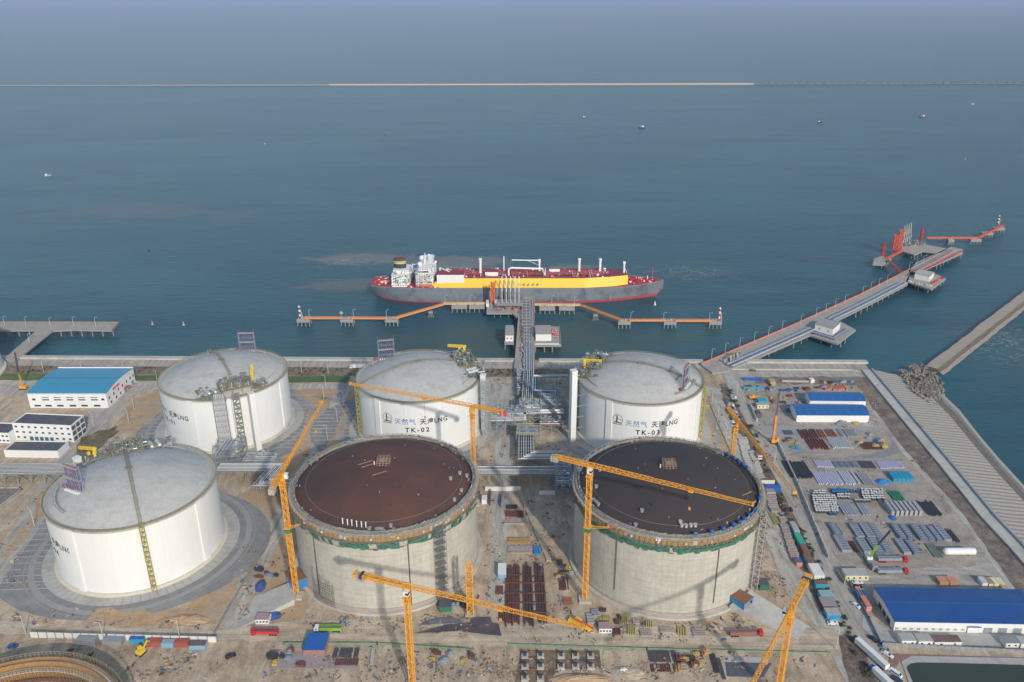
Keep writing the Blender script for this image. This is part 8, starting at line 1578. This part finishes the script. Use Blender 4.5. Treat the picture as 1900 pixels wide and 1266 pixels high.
for k in range(110):
    f = rr.uniform(0, len(base_line) - 1.001); i = int(f); a, b = base_line[i], base_line[i + 1]; u = f - i; px, py = a[0] + (b[0] - a[0]) * u + rr.uniform(-3, 15), a[1] + (b[1] - a[1]) * u; x, y = P(px, py); o = proto[k % 2].copy(); COL.objects.link(o); o.location = (x, y, 0); o.rotation_euler[2] = rr.uniform(0, 6); s_ = rr.uniform(.5, 1.3); o.scale = (s_, s_, s_ * rr.uniform(.6, 1.1)); o['label'] = 'dry shrub in the scrub strip beside the east road'
p2_ = shrub(*P(560, 697), 1.2, 'bare brown shrub in the planting bed behind the quay road', 'shrubs behind the quay road', shm[0], 9)
for k in range(90):
    x = rr.uniform(-400, -130) if k < 60 else rr.uniform(-30, 40); y = shoreY(x) - rr.uniform(20, 31); o = p2_.copy(); COL.objects.link(o); o.location = (x, y, 0); o.rotation_euler[2] = rr.uniform(0, 6); s_ = rr.uniform(.7, 1.4); o.scale = (s_,) * 3
# ================================================================ LOOSE LITTER OF THE BUILDING SITE
lit = MB(); rr = random.Random(77)
zones = [(440, 560, 1010, 1160, 220), (560, 900, 1140, 1180, 420), (900, 1060, 930, 1170, 620), (1060, 1350, 1150, 1190, 420), (500, 940, 1205, 1262, 560), (940, 1520, 1215, 1264, 620), (60, 420, 1205, 1262, 300), (1340, 1460, 960, 1160, 320), (1385, 1640, 705, 840, 520), (1470, 1760, 850, 1030, 420), (1350, 1440, 740, 900, 260), (890, 1060, 700, 870, 420), (20, 420, 1130, 1165, 160), (0, 90, 900, 1100, 90), (545, 640, 722, 860, 90), (1300, 1350, 730, 830, 90)]
for x0, x1, y0, y1, n_ in zones:
    cl = [P(rr.uniform(x0, x1), rr.uniform(y0, y1)) for _ in range(max(3, n_ // 14))]
    for k in range(int(n_ * 1.7)):
        if k % 5: c_ = rr.choice(cl); x, y = rr.gauss(c_[0], 1.6), rr.gauss(c_[1], 2.2)
        else: x, y = P(rr.uniform(x0, x1), rr.uniform(y0, y1))
        s_ = rr.choice([.25, .3, .4, .5, .8]) * rr.uniform(.7, 1.3)
        if any((x - c[0]) ** 2 + (y - c[1]) ** 2 < 51 ** 2 for c in (T1, T2, T3, T4, T5, T6)): continue
        lit.box(x, y, .06, s_ * rr.choice([1, 1, 2.5]), s_ * .7, s_ * rr.uniform(.2, .8), rr.uniform(0, 3.1), m=rr.choice([0, 0, 0, 1, 1, 2, 3, 4, 4, 5]))
lo = lit.build('site_litter', [mat('litter_stone', (.36, .30, .22), .95, .3, .8), mat('litter_dark', (.16, .13, .11)), mat('litter_pale', (.52, .48, .41)), rustm, wood, mat('litter_blue', (.10, .16, .25))]); lo['kind'] = 'stuff'
# ---- crowded process structures between the northern tanks
def structure(label, x0, x1, yf, yb, z0, levels, seed, n=90, lh=4.5):
    a, b = P(x0, yf), P(x1, yf); yy = P(x0, yb)[1]; W_, D_ = b[0] - a[0], yy - a[1]; t = thing('process_structure', label, 'steel structure', ((a[0] + b[0]) / 2, (a[1] + yy) / 2, 0)); mb = MB(); nx, ny = max(2, int(W_ / 6)), max(2, int(D_ / 7)); H_ = z0 + lh * (levels - 1)
    for i in range(nx + 1):
        for j in range(ny + 1): mb.beam((-W_ / 2 + W_ * i / nx, -D_ / 2 + D_ * j / ny, 0), (-W_ / 2 + W_ * i / nx, -D_ / 2 + D_ * j / ny, H_ + 1.1), .3)
    for l in range(levels):
        z = z0 + lh * l
        for i in range(nx + 1): mb.beam((-W_ / 2 + W_ * i / nx, -D_ / 2, z), (-W_ / 2 + W_ * i / nx, D_ / 2, z), .28)
        for j in range(ny + 1): mb.beam((-W_ / 2, -D_ / 2 + D_ * j / ny, z), (W_ / 2, -D_ / 2 + D_ * j / ny, z), .28); 
        for s_ in (-1, 1): mb.beam((-W_ / 2, s_ * D_ / 2, z + 1.1), (W_ / 2, s_ * D_ / 2, z + 1.1), .14); mb.beam((s_ * W_ / 2, -D_ / 2, z + 1.1), (s_ * W_ / 2, D_ / 2, z + 1.1), .14)
    for i in range(nx): mb.beam((-W_ / 2 + W_ * i / nx, -D_ / 2, 0), (-W_ / 2 + W_ * (i + 1) / nx, -D_ / 2, z0), .2)
    mb.build('frame', rackst, t); mb = MB(); q = random.Random(seed)
    for l in range(levels): pipework(mb, -W_ / 2, W_ / 2, -D_ / 2, D_ / 2, z0 + lh * l, n // levels, None, seed + l, 2.6)
    mb.build('pipework', [steel, palec, pipem, bpipe, grating], t)
    for k in range(max(3, int(D_ / 2.2))): m_ = MB(); y = -D_ / 2 + D_ * (k + .5) / max(3, int(D_ / 2.2)); m_.tube((-W_ / 2, y, H_ + .5), (W_ / 2, y, H_ + .5), q.choice([.25, .35, .45]), 7); m_.build('pipe', q.choice([pipem, palec, bpipe]), t)
structure('crossing of blue grey racks crowded with pipes in front of the TK-02 tank', 904, 972, 800, 778, 5, 2, 101, 90)
structure('dense two storey rack of pipes and valves right of the grey decks', 1003, 1044, 778, 752, 5, 2, 102, 90)
structure('valve rack between the two grey equipment decks', 964, 1002, 787, 762, 5, 2, 103, 90)
structure('low pipe structure with a brown floor near the foot of the tall white shaft', 1004, 1042, 800, 782, 4, 1, 104, 50)
structure('dark rack crowded with pipes beside the flank of the near black domed tank', 1032, 1062, 925, 880, 5, 2, 105, 80)
structure('narrow pipe rack along the left side of the inland rack', 960, 970, 742, 692, 4, 1, 106, 60)
structure('blue grey pipe structure at the foot of the TK-01 tank', 398, 446, 860, 836, 5, 2, 107, 70)
structure('rack end with blue cabinets crossing above the western road', 12, 62, 890, 874, 4, 1, 108, 50)
structure('blue grey frame below the zigzag rack between two tanks', 452, 512, 880, 862, 4, 2, 109, 60)
